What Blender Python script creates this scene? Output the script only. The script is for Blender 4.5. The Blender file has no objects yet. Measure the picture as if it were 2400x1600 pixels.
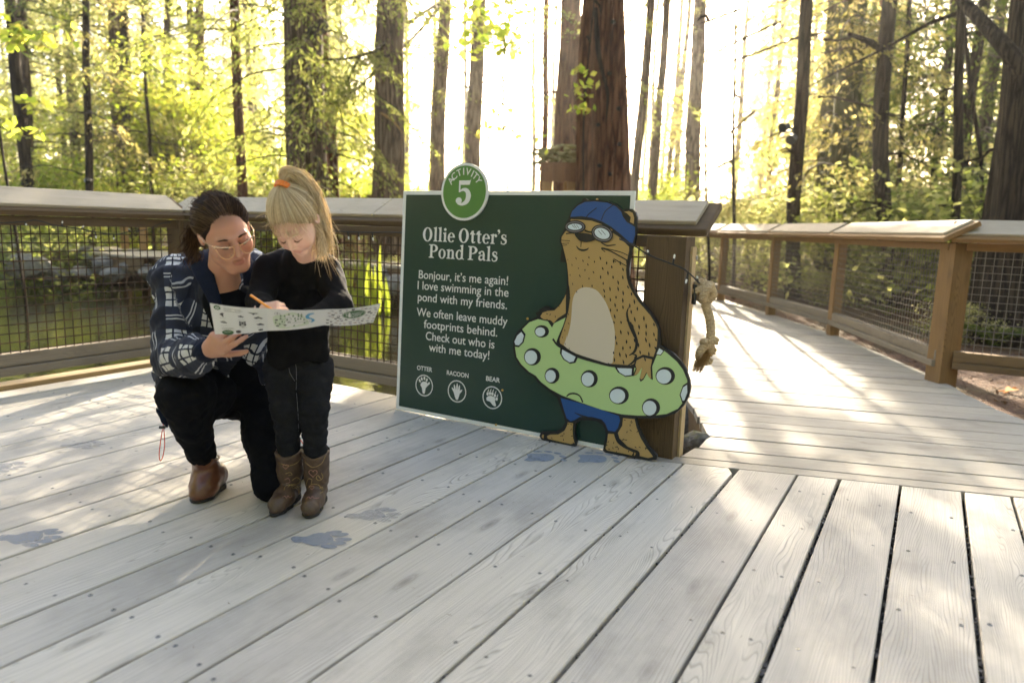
import bpy, bmesh, math, random
import numpy as np
from mathutils import Vector, Matrix

# ------------------------------------------------------------------ camera, world, sun, exposure
SC = bpy.context.scene
COL = SC.collection
F_PX = 1688.0
PITCH, ROLL, CAM_H = math.radians(9.0), math.radians(1.7), 1.05
_fw = np.array([0, math.cos(PITCH), -math.sin(PITCH)])
_up = np.array([0, math.sin(PITCH), math.cos(PITCH)])
_ri = np.array([1.0, 0, 0])
CR = math.cos(ROLL) * _ri + math.sin(ROLL) * _up
CU = -math.sin(ROLL) * _ri + math.cos(ROLL) * _up
CF = _fw
CO = np.array([0, 0, CAM_H])
cam_data = bpy.data.cameras.new('camera')
cam = bpy.data.objects.new('camera', cam_data)
COL.objects.link(cam)
cam.matrix_world = Matrix(((CR[0], CU[0], -CF[0], 0), (CR[1], CU[1], -CF[1], 0), (CR[2], CU[2], -CF[2], CAM_H), (0, 0, 0, 1)))
cam_data.sensor_width = 36.0
cam_data.sensor_fit = 'HORIZONTAL'
cam_data.lens = 36.0 * F_PX / 2400.0
cam_data.clip_start = 0.05
cam_data.clip_end = 600.0
cam_data.dof.use_dof = True
cam_data.dof.focus_distance = 3.05
cam_data.dof.aperture_fstop = 1.9
SC.camera = cam

SUN_AZ, SUN_EL = math.radians(8.3), math.radians(24.0)
W = bpy.data.worlds.new('World')
SC.world = W
W.use_nodes = True
_nt = W.node_tree
_sky = _nt.nodes.new('ShaderNodeTexSky')
_sky.sky_type = 'NISHITA'
_sky.sun_disc = False
_sky.sun_elevation = SUN_EL
_sky.sun_rotation = SUN_AZ
_sky.air_density = 0.9
_sky.dust_density = 3.0
_sky.ozone_density = 0.2
_bg = _nt.nodes['Background']
_bg.inputs[1].default_value = 0.15
_nt.links.new(_sky.outputs[0], _bg.inputs[0])
sun_data = bpy.data.lights.new('sun', 'SUN')
sun_data.energy = 5.0
sun_data.angle = math.radians(0.5)
sun_data.color = (1.0, 0.9, 0.72)
sun = bpy.data.objects.new('sun', sun_data)
COL.objects.link(sun)
_sd = Vector((math.sin(SUN_AZ) * math.cos(SUN_EL), math.cos(SUN_AZ) * math.cos(SUN_EL), math.sin(SUN_EL)))
sun.rotation_euler = (-_sd).to_track_quat('-Z', 'Y').to_euler()
sun.location = _sd * 60
vs = SC.view_settings
vs.view_transform = 'Standard'
vs.look = 'None'
vs.exposure = 2.38
vs.use_white_balance = True
vs.white_balance_temperature = 6850
vs.white_balance_tint = 12
vs.gamma = 1.0
vs.use_curve_mapping = False
cy = SC.cycles
cy.use_denoising = True
cy.denoiser = 'OPENIMAGEDENOISE'
cy.max_bounces = 8
cy.diffuse_bounces = 4
cy.glossy_bounces = 3
cy.transmission_bounces = 4
cy.transparent_max_bounces = 8
cy.volume_bounces = 0
cy.caustics_reflective = False
cy.caustics_refractive = False
cy.sample_clamp_indirect = 6.0

# ------------------------------------------------------------------ projection helpers
def ray(x, y):
    return CR * (x - 1200.0) / F_PX + CU * (800.0 - y) / F_PX + CF
def GZ(x, y, z=0.0):
    r = ray(x, y)
    return CO + r * ((z - CAM_H) / r[2])
def AT(x, y, Y):
    r = ray(x, y)
    return CO + r * (Y / r[1])
def ONP(x, y, p, n):
    r = ray(x, y)
    return CO + r * (((np.array(p) - CO) @ np.array(n)) / (r @ np.array(n)))
A30 = math.radians(30.0)
E1 = np.array([math.cos(A30), -math.sin(A30), 0.0])   # along the back railing, to the right
EB = np.array([math.sin(A30), math.cos(A30), 0.0])    # along the deck boards, away
EZ = np.array([0.0, 0.0, 1.0])
def OS(o, s, z=0.0):
    return E1 * o + EB * s + EZ * z

# ------------------------------------------------------------------ materials
def nodes_of(name):
    m = bpy.data.materials.new(name)
    m.use_nodes = True
    nt = m.node_tree
    return m, nt, nt.nodes['Principled BSDF']
class NB:
    def __init__(s, nt): s.nt = nt
    def n(s, t, **kw):
        nd = s.nt.nodes.new(t)
        for k, v in kw.items():
            if k.startswith('i_'):
                nd.inputs[int(k[2:])].default_value = v
            else:
                setattr(nd, k, v)
        return nd
    def l(s, a, b): s.nt.links.new(a, b)
    def ramp(s, fac, stops):
        r = s.n('ShaderNodeValToRGB')
        e = r.color_ramp.elements
        while len(e) < len(stops): e.new(0.5)
        for q, (p, c) in zip(e, stops):
            q.position = p
            q.color = (*c, 1) if len(c) == 3 else c
        s.l(fac, r.inputs[0])
        return r.outputs[0]
    def mix(s, fac, a, b, mode='MIX'):
        m = s.n('ShaderNodeMix', data_type='RGBA', blend_type=mode)
        for sock, v in ((m.inputs[0], fac), (m.inputs[6], a), (m.inputs[7], b)):
            if hasattr(v, 'is_output'): s.l(v, sock)
            else: sock.default_value = v if not isinstance(v, tuple) else (*v, 1)[:4]
        return m.outputs[2]
    def math(s, op, a, b=0.0):
        m = s.n('ShaderNodeMath', operation=op)
        for sock, v in ((m.inputs[0], a), (m.inputs[1], b)):
            if hasattr(v, 'is_output'): s.l(v, sock)
            else: sock.default_value = v
        return m.outputs[0]
    def noise(s, vec, scale, detail=3.0, rough=0.55, dist=0.0):
        t = s.n('ShaderNodeTexNoise')
        t.inputs['Scale'].default_value = scale
        t.inputs['Detail'].default_value = detail
        t.inputs['Roughness'].default_value = rough
        t.inputs['Distortion'].default_value = dist
        if vec is not None: s.l(vec, t.inputs['Vector'])
        return t.outputs[0]
    def mapping(s, vec, scale=(1, 1, 1), loc=(0, 0, 0), rot=(0, 0, 0)):
        m = s.n('ShaderNodeMapping')
        m.inputs['Scale'].default_value = scale
        m.inputs['Location'].default_value = loc
        m.inputs['Rotation'].default_value = rot
        s.l(vec, m.inputs['Vector'])
        return m.outputs[0]
    def bump(s, h, strength, dist=0.01):
        b = s.n('ShaderNodeBump')
        b.inputs['Strength'].default_value = strength
        b.inputs['Distance'].default_value = dist
        s.l(h, b.inputs['Height'])
        return b.outputs[0]
def plain(name, col, rough=0.6, metal=0.0, var=0.0, scale=8.0, spec=0.5, bump=0.0, coat=0.0):
    m, nt, p = nodes_of(name)
    b = NB(nt)
    p.inputs['Roughness'].default_value = rough
    p.inputs['Metallic'].default_value = metal
    p.inputs['Specular IOR Level'].default_value = spec
    p.inputs['Coat Weight'].default_value = coat
    if var > 0 or bump > 0:
        tc = b.n('ShaderNodeTexCoord').outputs['Object']
        nz = b.noise(tc, scale, 5)
        lo = tuple(max(0, c * (1 - var)) for c in col)
        hi = tuple(min(1, c * (1 + var)) for c in col)
        b.l(b.ramp(nz, [(0.3, lo), (0.7, hi)]), p.inputs['Base Color'])
        if bump: b.l(b.bump(nz, bump), p.inputs['Normal'])
    else:
        p.inputs['Base Color'].default_value = (*col, 1)
    return m
def wood(name, c0, c1, c2, rough=0.75, grain=1.0, knots=0.5, bump=0.25, dirt=0.25, spec=0.3):
    """c0 light face grain, c1 late-wood lines, c2 dirt.  UV: u along the board in metres, v across; random per board in attribute rnd."""
    m, nt, p = nodes_of(name)
    b = NB(nt)
    uv = b.n('ShaderNodeUVMap').outputs[0]
    at = b.n('ShaderNodeAttribute', attribute_name='rnd')
    rnd = at.outputs['Fac']
    sep = b.n('ShaderNodeSeparateXYZ'); b.l(uv, sep.inputs[0])
    comb = b.n('ShaderNodeCombineXYZ')
    b.l(sep.outputs[0], comb.inputs[0]); b.l(sep.outputs[1], comb.inputs[1]); b.l(b.math('MULTIPLY', rnd, 37.0), comb.inputs[2])
    v = comb.outputs[0]
    # cathedral grain: rings of a distorted distance field, stretched along the board
    warp = b.math('ADD', b.math('MULTIPLY', b.noise(b.mapping(v, (0.55, 3.6, 1)), 1.0, 3.0, 0.5), b.math('ADD', 0.55, rnd)), b.math('MULTIPLY', rnd, 3.0))
    ring = b.math('MULTIPLY', b.math('ADD', b.math('MULTIPLY', warp, 9.0), b.math('MULTIPLY', sep.outputs[1], 30.0)), 5.2 * grain)
    tri = b.math('FRACT', ring)
    line = b.ramp(tri, [(0.0, (0, 0, 0)), (0.62, (0.12, 0.12, 0.12)), (0.86, (1, 1, 1)), (1.0, (0, 0, 0))])
    fine = b.noise(b.mapping(v, (3.0, 160.0, 1)), 1.0, 4.0, 0.6)
    blot = b.noise(b.mapping(v, (1.3, 4.0, 1), (3, 1, 0)), 1.0, 4.0, 0.6)
    linefac = b.math('MULTIPLY', line, b.math('MULTIPLY', b.ramp(blot, [(0.32, (0.25,) * 3), (0.62, (1,) * 3)]), 1.0))
    base = b.mix(linefac, c0, c1)
    base = b.mix(b.math('MULTIPLY', b.ramp(fine, [(0.42, (0,) * 3), (0.75, (1,) * 3)]), 0.45), base, c1)
    dn = b.noise(b.mapping(v, (1.7, 3.0, 1), (9, 4, 0)), 1.3, 6.0, 0.65)
    base = b.mix(b.math('MULTIPLY', b.ramp(dn, [(0.5, (0,) * 3), (0.75, (1,) * 3)]), dirt), base, c2)
    # knots
    vor = b.n('ShaderNodeTexVoronoi', feature='F1', voronoi_dimensions='2D')
    vor.inputs['Scale'].default_value = 1.0
    kv = b.mapping(v, (1.9, 6.5, 1), (0.3, 0.7, 0))
    wv = b.noise(kv, 3.0, 2.0)
    b.l(kv, vor.inputs['Vector'])
    kd = b.math('ADD', vor.outputs['Distance'], b.math('MULTIPLY', wv, 0.09)); kd = b.math('SUBTRACT', kd, 0.04)
    kn = b.ramp(kd, [(0.0, (.95,) * 3), (0.045, (.7,) * 3), (0.07, (.4,) * 3), (0.085, (.6,) * 3), (0.12, (.2,) * 3), (0.19, (0,) * 3)])
    ksep = b.n('ShaderNodeSeparateColor'); b.l(vor.outputs['Color'], ksep.inputs[0])
    base = b.mix(b.math('MULTIPLY', b.math('MULTIPLY', kn, knots), b.math('MULTIPLY', b.math('GREATER_THAN', ksep.outputs[0], .70), b.math('ADD', b.math('MULTIPLY', ksep.outputs[1], .7), .3))), base, c2)
    # board-to-board tone
    tone = b.ramp(rnd, [(0.0, (0.88, 0.87, 0.86)), (0.5, (0.97, 0.965, 0.95)), (1.0, (1.08, 1.06, 1.02))])
    base = b.mix(1.0, base, tone, 'MULTIPLY')
    b.l(base, p.inputs['Base Color'])
    p.inputs['Roughness'].default_value = rough
    p.inputs['Specular IOR Level'].default_value = spec
    h = b.math('ADD', b.math('MULTIPLY', linefac, -0.7), b.math('MULTIPLY', fine, 0.7))
    b.l(b.bump(h, bump, 0.004), p.inputs['Normal'])
    return m
def leafmat(name, cols, trans, trans_w=0.55, rough=0.5):
    m, nt, p = nodes_of(name)
    b = NB(nt)
    geo = b.n('ShaderNodeNewGeometry')
    oi = b.n('ShaderNodeObjectInfo')
    r = geo.outputs['Random Per Island']
    f = b.math('ADD', b.math('MULTIPLY', r, 0.8), b.math('MULTIPLY', oi.outputs['Random'], 0.2))
    n = len(cols)
    c = b.ramp(f, [(i / max(1, n - 1), q) for i, q in enumerate(cols)])
    ct = b.ramp(f, [(i / max(1, n - 1), q) for i, q in enumerate(trans)])
    d = b.n('ShaderNodeBsdfDiffuse'); b.l(c, d.inputs[0])
    t = b.n('ShaderNodeBsdfTranslucent'); b.l(ct, t.inputs[0])
    g = b.n('ShaderNodeBsdfGlossy'); g.inputs['Roughness'].default_value = rough
    g.inputs[0].default_value = (0.5, 0.5, 0.45, 1)
    mx = b.n('ShaderNodeMixShader'); mx.inputs[0].default_value = trans_w
    b.l(d.outputs[0], mx.inputs[1]); b.l(t.outputs[0], mx.inputs[2])
    m2 = b.n('ShaderNodeMixShader'); m2.inputs[0].default_value = 0.06
    b.l(mx.outputs[0], m2.inputs[1]); b.l(g.outputs[0], m2.inputs[2])
    nt.nodes.remove(p)
    b.l(m2.outputs[0], nt.nodes['Material Output'].inputs[0])
    return m

# ------------------------------------------------------------------ mesh helpers
def V3(a): return np.asarray(a, float)
def nrm(a):
    a = V3(a); return a / (np.linalg.norm(a) + 1e-12)
class MB:
    """collects polygons with UVs, a material slot and a per-face random value; build() links them as ONE object"""
    def __init__(s): s.v = []; s.f = []; s.uv = []; s.mi = []; s.rn = []
    def add(s, verts, faces, uvs=None, mi=0, rnd=0.5):
        o = len(s.v)
        s.v.extend([tuple(map(float, q)) for q in verts])
        for k, f in enumerate(faces):
            s.f.append([o + i for i in f])
            s.uv.append(uvs[k] if uvs is not None else [(0, 0)] * len(f))
            s.mi.append(mi); s.rn.append(rnd)
    def box(s, c, ax, ay, az, mi=0, rnd=0.5, uo=None):
        """centre and three half-axis vectors; u of every face runs along ax"""
        c, ax, ay, az = V3(c), V3(ax), V3(ay), V3(az)
        la, lb, lc = (np.linalg.norm(q) for q in (ax, ay, az))
        P = [c + i * ax + j * ay + k * az for i in (-1, 1) for j in (-1, 1) for k in (-1, 1)]
        F = [(0, 1, 3, 2), (4, 6, 7, 5), (0, 4, 5, 1), (2, 3, 7, 6), (0, 2, 6, 4), (1, 5, 7, 3)]
        if np.dot(np.cross(ax, ay), az) < 0: F = [f[::-1] for f in F]
        u0, v0 = uo if uo is not None else (rnd * 17.3, rnd * 5.1)
        sg = [(i, j, k) for i in (-1, 1) for j in (-1, 1) for k in (-1, 1)]
        uvs = []
        for fi, f in enumerate(F):
            q = []
            for vi in f:
                i, j, k = sg[vi]
                base = set(sg[w][0] for w in f)
                if len(base) == 1: q.append((u0 + k * lc * 0.3, v0 + j * lb))
                elif len(set(sg[w][1] for w in f)) == 1: q.append((u0 + i * la, v0 + 0.37 + k * lc))
                else: q.append((u0 + i * la, v0 + j * lb))
            uvs.append(q)
        s.add(P, F, uvs, mi, rnd)
    def bar(s, p, q, w, h, upv=(0, 0, 1), **kw):
        """box from p to q, width w (sideways) and height h (along upv)"""
        p, q = V3(p), V3(q)
        d = q - p; L = np.linalg.norm(d); d = d / L
        side = nrm(np.cross(d, V3(upv))); up = np.cross(side, d)
        s.box((p + q) / 2, d * L / 2, side * w / 2, up * h / 2, **kw)
    def tube(s, pts, rad, n=8, mi=0, rnd=0.5, cap=True, flat=None):
        pts = [V3(p) for p in pts]
        m = len(pts)
        if not hasattr(rad, '__len__'): rad = [rad] * m
        t0 = nrm(pts[1] - pts[0])
        ref = V3((0, 0, 1)) if abs(t0[2]) < 0.9 else V3((1, 0, 0))
        a = nrm(np.cross(t0, ref)); verts = []
        acc = 0.0; us = []
        for i in range(m):
            t = nrm(pts[min(i + 1, m - 1)] - pts[max(i - 1, 0)])
            a = nrm(a - t * np.dot(a, t)); b = np.cross(t, a)
            if i: acc += np.linalg.norm(pts[i] - pts[i - 1])
            us.append(acc)
            for k in range(n):
                w = 2 * math.pi * k / n
                fb = 1.0 if flat is None else flat
                verts.append(pts[i] + rad[i] * (math.cos(w) * a + fb * math.sin(w) * b))
        F = []; UV = []
        for i in range(m - 1):
            for k in range(n):
                k2 = (k + 1) % n
                F.append((i * n + k, i * n + k2, (i + 1) * n + k2, (i + 1) * n + k))
                c = 2 * math.pi * rad[i]
                UV.append([(us[i], c * k / n), (us[i], c * (k + 1) / n), (us[i + 1], c * (k + 1) / n), (us[i + 1], c * k / n)])
        if cap:
            F.append(tuple(range(n))[::-1]); UV.append([(0, 0)] * n)
            F.append(tuple((m - 1) * n + k for k in range(n))); UV.append([(0, 0)] * n)
        s.add(verts, F, UV, mi, rnd)
    def build(s, name, mat, parent=None, smooth=False, bevel=0.0, bseg=2):
        me = bpy.data.meshes.new(name)
        me.from_pydata(s.v, [], s.f)
        mats = mat if isinstance(mat, (list, tuple)) else [mat]
        for m in mats: me.materials.append(m)
        if s.f:
            ul = me.uv_layers.new(name='UVMap')
            ul.data.foreach_set('uv', [c for q in s.uv for uvp in q for c in uvp])
            me.polygons.foreach_set('material_index', s.mi)
            at = me.attributes.new('rnd', 'FLOAT', 'FACE')
            at.data.foreach_set('value', s.rn)
            me.polygons.foreach_set('use_smooth', [bool(smooth)] * len(s.f))
        me.update()
        o = bpy.data.objects.new(name, me)
        COL.objects.link(o)
        if parent is not None: o.parent = parent
        if bevel > 0:
            bv = o.modifiers.new('bevel', 'BEVEL'); bv.width = bevel; bv.segments = bseg; bv.limit_method = 'ANGLE'; bv.angle_limit = math.radians(40)
        return o
def quads_obj(name, Q, mat, parent=None, mi=None):
    """Q: (N,4,3) array of loose quads, one island each"""
    N = len(Q)
    me = bpy.data.meshes.new(name)
    me.vertices.add(4 * N); me.loops.add(4 * N); me.polygons.add(N)
    me.vertices.foreach_set('co', np.ascontiguousarray(Q, dtype=np.float32).reshape(-1))
    me.loops.foreach_set('vertex_index', np.arange(4 * N, dtype=np.int32))
    me.polygons.foreach_set('loop_start', np.arange(0, 4 * N, 4, dtype=np.int32))
    try: me.polygons.foreach_set('loop_total', np.full(N, 4, dtype=np.int32))
    except Exception: pass
    for m in (mat if isinstance(mat, (list, tuple)) else [mat]): me.materials.append(m)
    if mi is not None: me.polygons.foreach_set('material_index', np.asarray(mi, dtype=np.int32))
    me.update(calc_edges=True); me.validate()
    o = bpy.data.objects.new(name, me)
    COL.objects.link(o)
    if parent is not None: o.parent = parent
    return o
def thing(name, label, cat, loc=(0, 0, 0), group=None):
    o = bpy.data.objects.new(name, None)
    o.empty_display_size = 0.1
    COL.objects.link(o)
    o.location = tuple(map(float, loc))
    return tag(o, label, cat, group)
def tag(o, label=None, cat=None, group=None, kind=None):
    if label: o['label'] = label
    if cat: o['category'] = cat
    if group: o['group'] = group
    if kind: o['kind'] = kind
    return o
def rel(parent, *objs):
    """parts were built in world coordinates: keep them there under a thing that stands elsewhere"""
    for o in objs:
        o.parent = parent
        o.matrix_parent_inverse = Matrix.Translation(parent.location).inverted()

# ================================================================== SETTING: ground, pond, decks, railings
rng = np.random.default_rng(7)
random.seed(7)
def vnoise(x, y, s=1.0, seed=0):
    x = np.asarray(x, float) / s; y = np.asarray(y, float) / s
    def h(i, j): 
        q = np.sin(i * 127.1 + j * 311.7 + seed * 74.7) * 43758.5453
        return q - np.floor(q)
    i = np.floor(x); j = np.floor(y); fx = x - i; fy = y - j
    fx = fx * fx * (3 - 2 * fx); fy = fy * fy * (3 - 2 * fy)
    return (h(i, j) * (1 - fx) + h(i + 1, j) * fx) * (1 - fy) + (h(i, j + 1) * (1 - fx) + h(i + 1, j + 1) * fx) * fy
def ground_h(x, y):
    x = np.asarray(x, float); y = np.asarray(y, float)
    base = -0.12 + 0.16 * (vnoise(x, y, 3.1, 1) - 0.5) + 0.5 * (vnoise(x, y, 11.0, 2) - 0.5) * np.clip((y - 9) / 8, 0, 1)
    base = base + 0.012 * np.clip(y - 18, 0, 60)
    d = np.sqrt(((x + 7.0) / 9.0) ** 2 + ((y - 6.9) / 7.0) ** 2)
    m = np.clip((1.12 - d) / 0.2, 0, 1); m = m * m * (3 - 2 * m)
    under = np.clip((3.6 - (x * E1[0] * 0 + x * EB[0] + y * EB[1])) / 0.5, 0, 1)   # below the main deck
    base = base * (1 - m) + (-1.05) * m
    path = ((x > 0.6) & (x < 3.05 + 0.05 * (y - 4)) & (y < 13)).astype(float)
    base = np.minimum(base, np.where(path > 0, -0.35, 9))
    return base * (1 - under) + (-0.6) * under

M_GROUND, _nt, _p = nodes_of('forest_floor')
_b = NB(_nt)
_tc = _b.n('ShaderNodeTexCoord').outputs['Object']
_n1 = _b.noise(_tc, 0.5, 6, 0.6); _n2 = _b.noise(_tc, 28, 5, 0.7)
_vor = _b.n('ShaderNodeTexVoronoi'); _vor.inputs['Scale'].default_value = 30; _b.l(_tc, _vor.inputs['Vector'])
_c = _b.ramp(_n2, [(0.25, (0.03, 0.016, 0.009)), (0.5, (0.11, 0.055, 0.03)), (0.75, (0.16, 0.085, 0.048))])
_c = _b.mix(_b.math('MULTIPLY', _b.ramp(_n1, [(0.48, (0,) * 3), (0.62, (1,) * 3)]), 0.55), _c, (0.05, 0.075, 0.018))
_b.l(_c, _p.inputs['Base Color']); _p.inputs['Roughness'].default_value = 0.95
_b.l(_b.bump(_b.math('ADD', _n2, _vor.outputs['Distance']), 0.9, 0.03), _p.inputs['Normal'])

def build_ground():
    xs = np.concatenate([np.arange(-90, -20, 5), np.arange(-20, 14, 0.4), np.arange(14, 91, 5)])
    ys = np.concatenate([np.arange(-30, -2, 4), np.arange(-2, 24, 0.4), np.arange(24, 131, 5)])
    X, Y = np.meshgrid(xs, ys)
    Z = ground_h(X, Y)
    v = np.stack([X, Y, Z], -1).reshape(-1, 3)
    nx = len(xs); f = []
    for j in range(len(ys) - 1):
        for i in range(nx - 1):
            a = j * nx + i
            f.append((a, a + 1, a + nx + 1, a + nx))
    mb = MB(); mb.add(v, f)
    o = mb.build('ground', M_GROUND, smooth=True)
    tag(o, kind='structure')
build_ground()

M_WATER, _nt, _p = nodes_of('pond_water')
_b = NB(_nt)
_tc = _b.n('ShaderNodeTexCoord').outputs['Object']
_p.inputs['Base Color'].default_value = (0.018, 0.017, 0.007, 1)
_p.inputs['Roughness'].default_value = 0.04
_p.inputs['IOR'].default_value = 1.4
_p.inputs['Specular IOR Level'].default_value = 0.9
_wn = _b.noise(_b.mapping(_tc, (1.0, 2.2, 1)), 3.2, 4, 0.55)
_b.l(_b.bump(_wn, 0.13, 0.05), _p.inputs['Normal'])
_mb = MB()
_mb.add([(-19, -1, -0.3), (1.9, -1, -0.3), (1.9, 18, -0.3), (-19, 18, -0.3)], [(0, 1, 2, 3)])
tag(_mb.build('pond_water', M_WATER), kind='structure')

# ---- wooden decks
M_DECK = wood('weathered_deck_wood', (0.52, 0.49, 0.44), (0.255, 0.238, 0.21), (0.16, 0.15, 0.135), rough=0.62, grain=0.9, knots=0.85, bump=0.3, dirt=0.5, spec=0.35)
M_PATHDECK = wood('path_deck_wood', (0.43, 0.40, 0.345), (0.22, 0.20, 0.165), (0.14, 0.125, 0.105), rough=0.65, grain=0.9, knots=0.7, bump=0.3, dirt=0.55)  # separate even wood tone for the path planks
M_DARK = plain('dark_gap_sheet', (0.02, 0.019, 0.017), 0.95, var=0.5, scale=60, bump=0.6)
M_EDGE = wood('new_curb_wood', (0.52, 0.40, 0.24), (0.33, 0.22, 0.11), (0.2, 0.14, 0.09), grain=1.2, dirt=0.3)

def clip(poly, n, d):
    """keep the part of a 2-D polygon with p.n <= d"""
    out = []
    for i in range(len(poly)):
        p, q = np.array(poly[i]), np.array(poly[(i + 1) % len(poly)])
        a, b = p @ n - d, q @ n - d
        if a <= 0: out.append(p)
        if (a < 0 < b) or (b < 0 < a): out.append(p + (q - p) * (a / (a - b)))
    return out
def board(mb, poly, along, thick, rnd, wob=0.0, dz=0.0):
    """a plank from a convex plan outline (list of 2-D points, counter-clockwise), with a small rounded arris"""
    along = V3((along[0], along[1], 0)); across = V3((-along[1], along[0], 0))
    n = len(poly)
    if n < 3: return
    c = np.mean(poly, 0)
    area = sum(poly[i][0] * poly[(i + 1) % n][1] - poly[(i + 1) % n][0] * poly[i][1] for i in range(n))
    if area < 0: poly = poly[::-1]
    ins = 0.003
    def inset(k, e):
        p = np.array(poly[k]); a = np.array(poly[k - 1]); b = np.array(poly[(k + 1) % n])
        d1 = (p - a) / (np.linalg.norm(p - a) + 1e-9); d2 = (b - p) / (np.linalg.norm(b - p) + 1e-9)
        n1 = np.array([-d1[1], d1[0]]); n2 = np.array([-d2[1], d2[0]])
        bis = n1 + n2; bis = bis / (bis @ bis + 1e-9) * 2
        return p + bis * e
    top = [(*inset(k, ins), dz) for k in range(n)]
    rim = [(*poly[k], dz - ins) for k in range(n)]
    bot = [(*poly[k], dz - thick) for k in range(n)]
    def uv(p): return (float(V3(p) @ along) + rnd * 31, float(V3(p) @ across) + rnd * 7 + p[2])
    vs_ = top + rim + bot
    F = [tuple(range(n))]
    for k in range(n):
        k2 = (k + 1) % n
        F.append((n + k, n + k2, k2, k)); F.append((2 * n + k, 2 * n + k2, n + k2, n + k))
    mb.add(vs_, F, [[uv(vs_[i]) for i in f] for f in F], 0, rnd)

E1_, EB_ = E1[:2], EB[:2]
L1a, L1b = GZ(1710, 1096)[:2], GZ(2400, 1165)[:2]
L1d = nrm(L1b - L1a); L1n = np.array([-L1d[1], L1d[0]])         # towards the path
SEAMS = [-4.70, -4.50, -4.27, -4.03, -3.80, -3.57, -3.335, -3.10, -2.79, -2.587, -2.37, -2.215, -1.972, -1.785, -1.56, -1.383, -1.147, -0.898, -0.668, -0.4255, -0.257, -0.022, 0.209, 0.385, 0.62, 0.80, 1.03, 1.27, 1.5, 1.74, 1.97, 2.2, 2.43]
GAPS = {-2.587: .007, -1.972: .008, -1.56: .008, -1.147: .008, -0.898: .012, -0.668: .013, -0.4255: .010, -0.257: .015, -0.022: .011, 0.209: .014, 0.385: .012}
def main_deck():
    mb = MB(); r = random.Random(3)
    for a, b in zip(SEAMS[:-1], SEAMS[1:]):
        ga, gb = GAPS.get(a, .0095) / 2, GAPS.get(b, .0095) / 2
        a2, b2 = a + ga, b - gb
        s1 = 3.43 + r.uniform(-0.012, 0.012)
        poly = [np.array(q) for q in (E1_ * a2 + EB_ * -3.2, E1_ * b2 + EB_ * -3.2, E1_ * b2 + EB_ * s1, E1_ * a2 + EB_ * s1)]
        poly = [p + 0 for p in poly]
        if b > -0.9:
            poly[2] = poly[2] + EB_ * 3; poly[3] = poly[3] + EB_ * 3
            poly = clip(poly, L1n, L1a @ L1n - 0.006)
        if abs(a + 0.898) < 0.01:                                    # the board with the sawn-off corner
            c = GZ(1700, 1086)[:2]; nn = nrm(E1_ * 0.9 + EB_ * 0.45)
            poly = clip(poly, nn, c @ nn)
        board(mb, poly, EB_, 0.038, r.random(), dz=r.uniform(-0.0012, 0.0012))
    o = mb.build('deck', M_DECK)
    tag(o, kind='structure')
    return o
DECK = main_deck()
_mb = MB()                                                            # near-black sheet below the boards, closing the gaps
_pl = [E1 * -4.68 + EB * -3.2, E1 * 2.4 + EB * -3.2, E1 * 2.4 + EB * 1.0, E1 * -0.9 + EB * 3.3, E1 * -4.68 + EB * 3.38]
_mb.add([p + EZ * -0.034 for p in _pl], [(0, 1, 2, 3, 4)])
rel(DECK, tag(_mb.build('gap_sheet', M_DARK)))
_mb = MB(); r_ = random.Random(11)                                    # gravel caught in the wide gaps
for s0, g in GAPS.items():
    if g < 0.0105: continue
    for k in range(int(90 * g / .015)):
        s = r_.uniform(0.8, 3.2); q = OS(s0 + r_.uniform(-g, g) * .35, s, -0.02 + r_.uniform(-.006, .010))
        w = r_.uniform(.003, .0065)
        a = r_.uniform(0, 6.28)
        ax = V3((math.cos(a), math.sin(a), r_.uniform(-.4, .4))) * w; ay = V3((-math.sin(a), math.cos(a), r_.uniform(-.4, .4))) * w * .8
        _mb.box(q, ax, ay, np.cross(ax, ay) / w * .7, rnd=r_.random())
M_GRIT = plain('grit', (0.09, 0.085, 0.08), 0.9, var=0.8, scale=90)
_o = _mb.build('gap_grit', M_GRIT); rel(DECK, tag(_o, kind='stuff'))

PN = np.array([.2283, .9736]); PD = np.array([.9736, -.2283])
PATH_L = [np.array(q) for q in ((0.80, 3.28), (1.04, 3.60), (1.12, 4.3), (1.2, 5.6), (1.8, 8.6), (2.0, 12.5), (1.2, 15.0), (-0.2, 17.5))]
PATH_R = [np.array(q) for q in ((3.06, 2.0), (3.06, 3.6), (3.10, 4.6), (3.30, 5.5), (3.52, 7.76), (3.48, 9.57), (3.40, 11.6), (2.9, 14.6), (1.6, 18.0))]
def edge_x(line, p0, d):
    """parameter along p0+t*d where it meets the polyline"""
    nn = np.array([-d[1], d[0]]); best = None
    for a, b in zip(line[:-1], line[1:]):
        fa, fb = (a - p0) @ nn, (b - p0) @ nn
        if fa * fb <= 0 and fa != fb:
            q = a + (b - a) * fa / (fa - fb); t = (q - p0) @ d
            if best is None or abs(t) < abs(best): best = t
    return best
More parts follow.
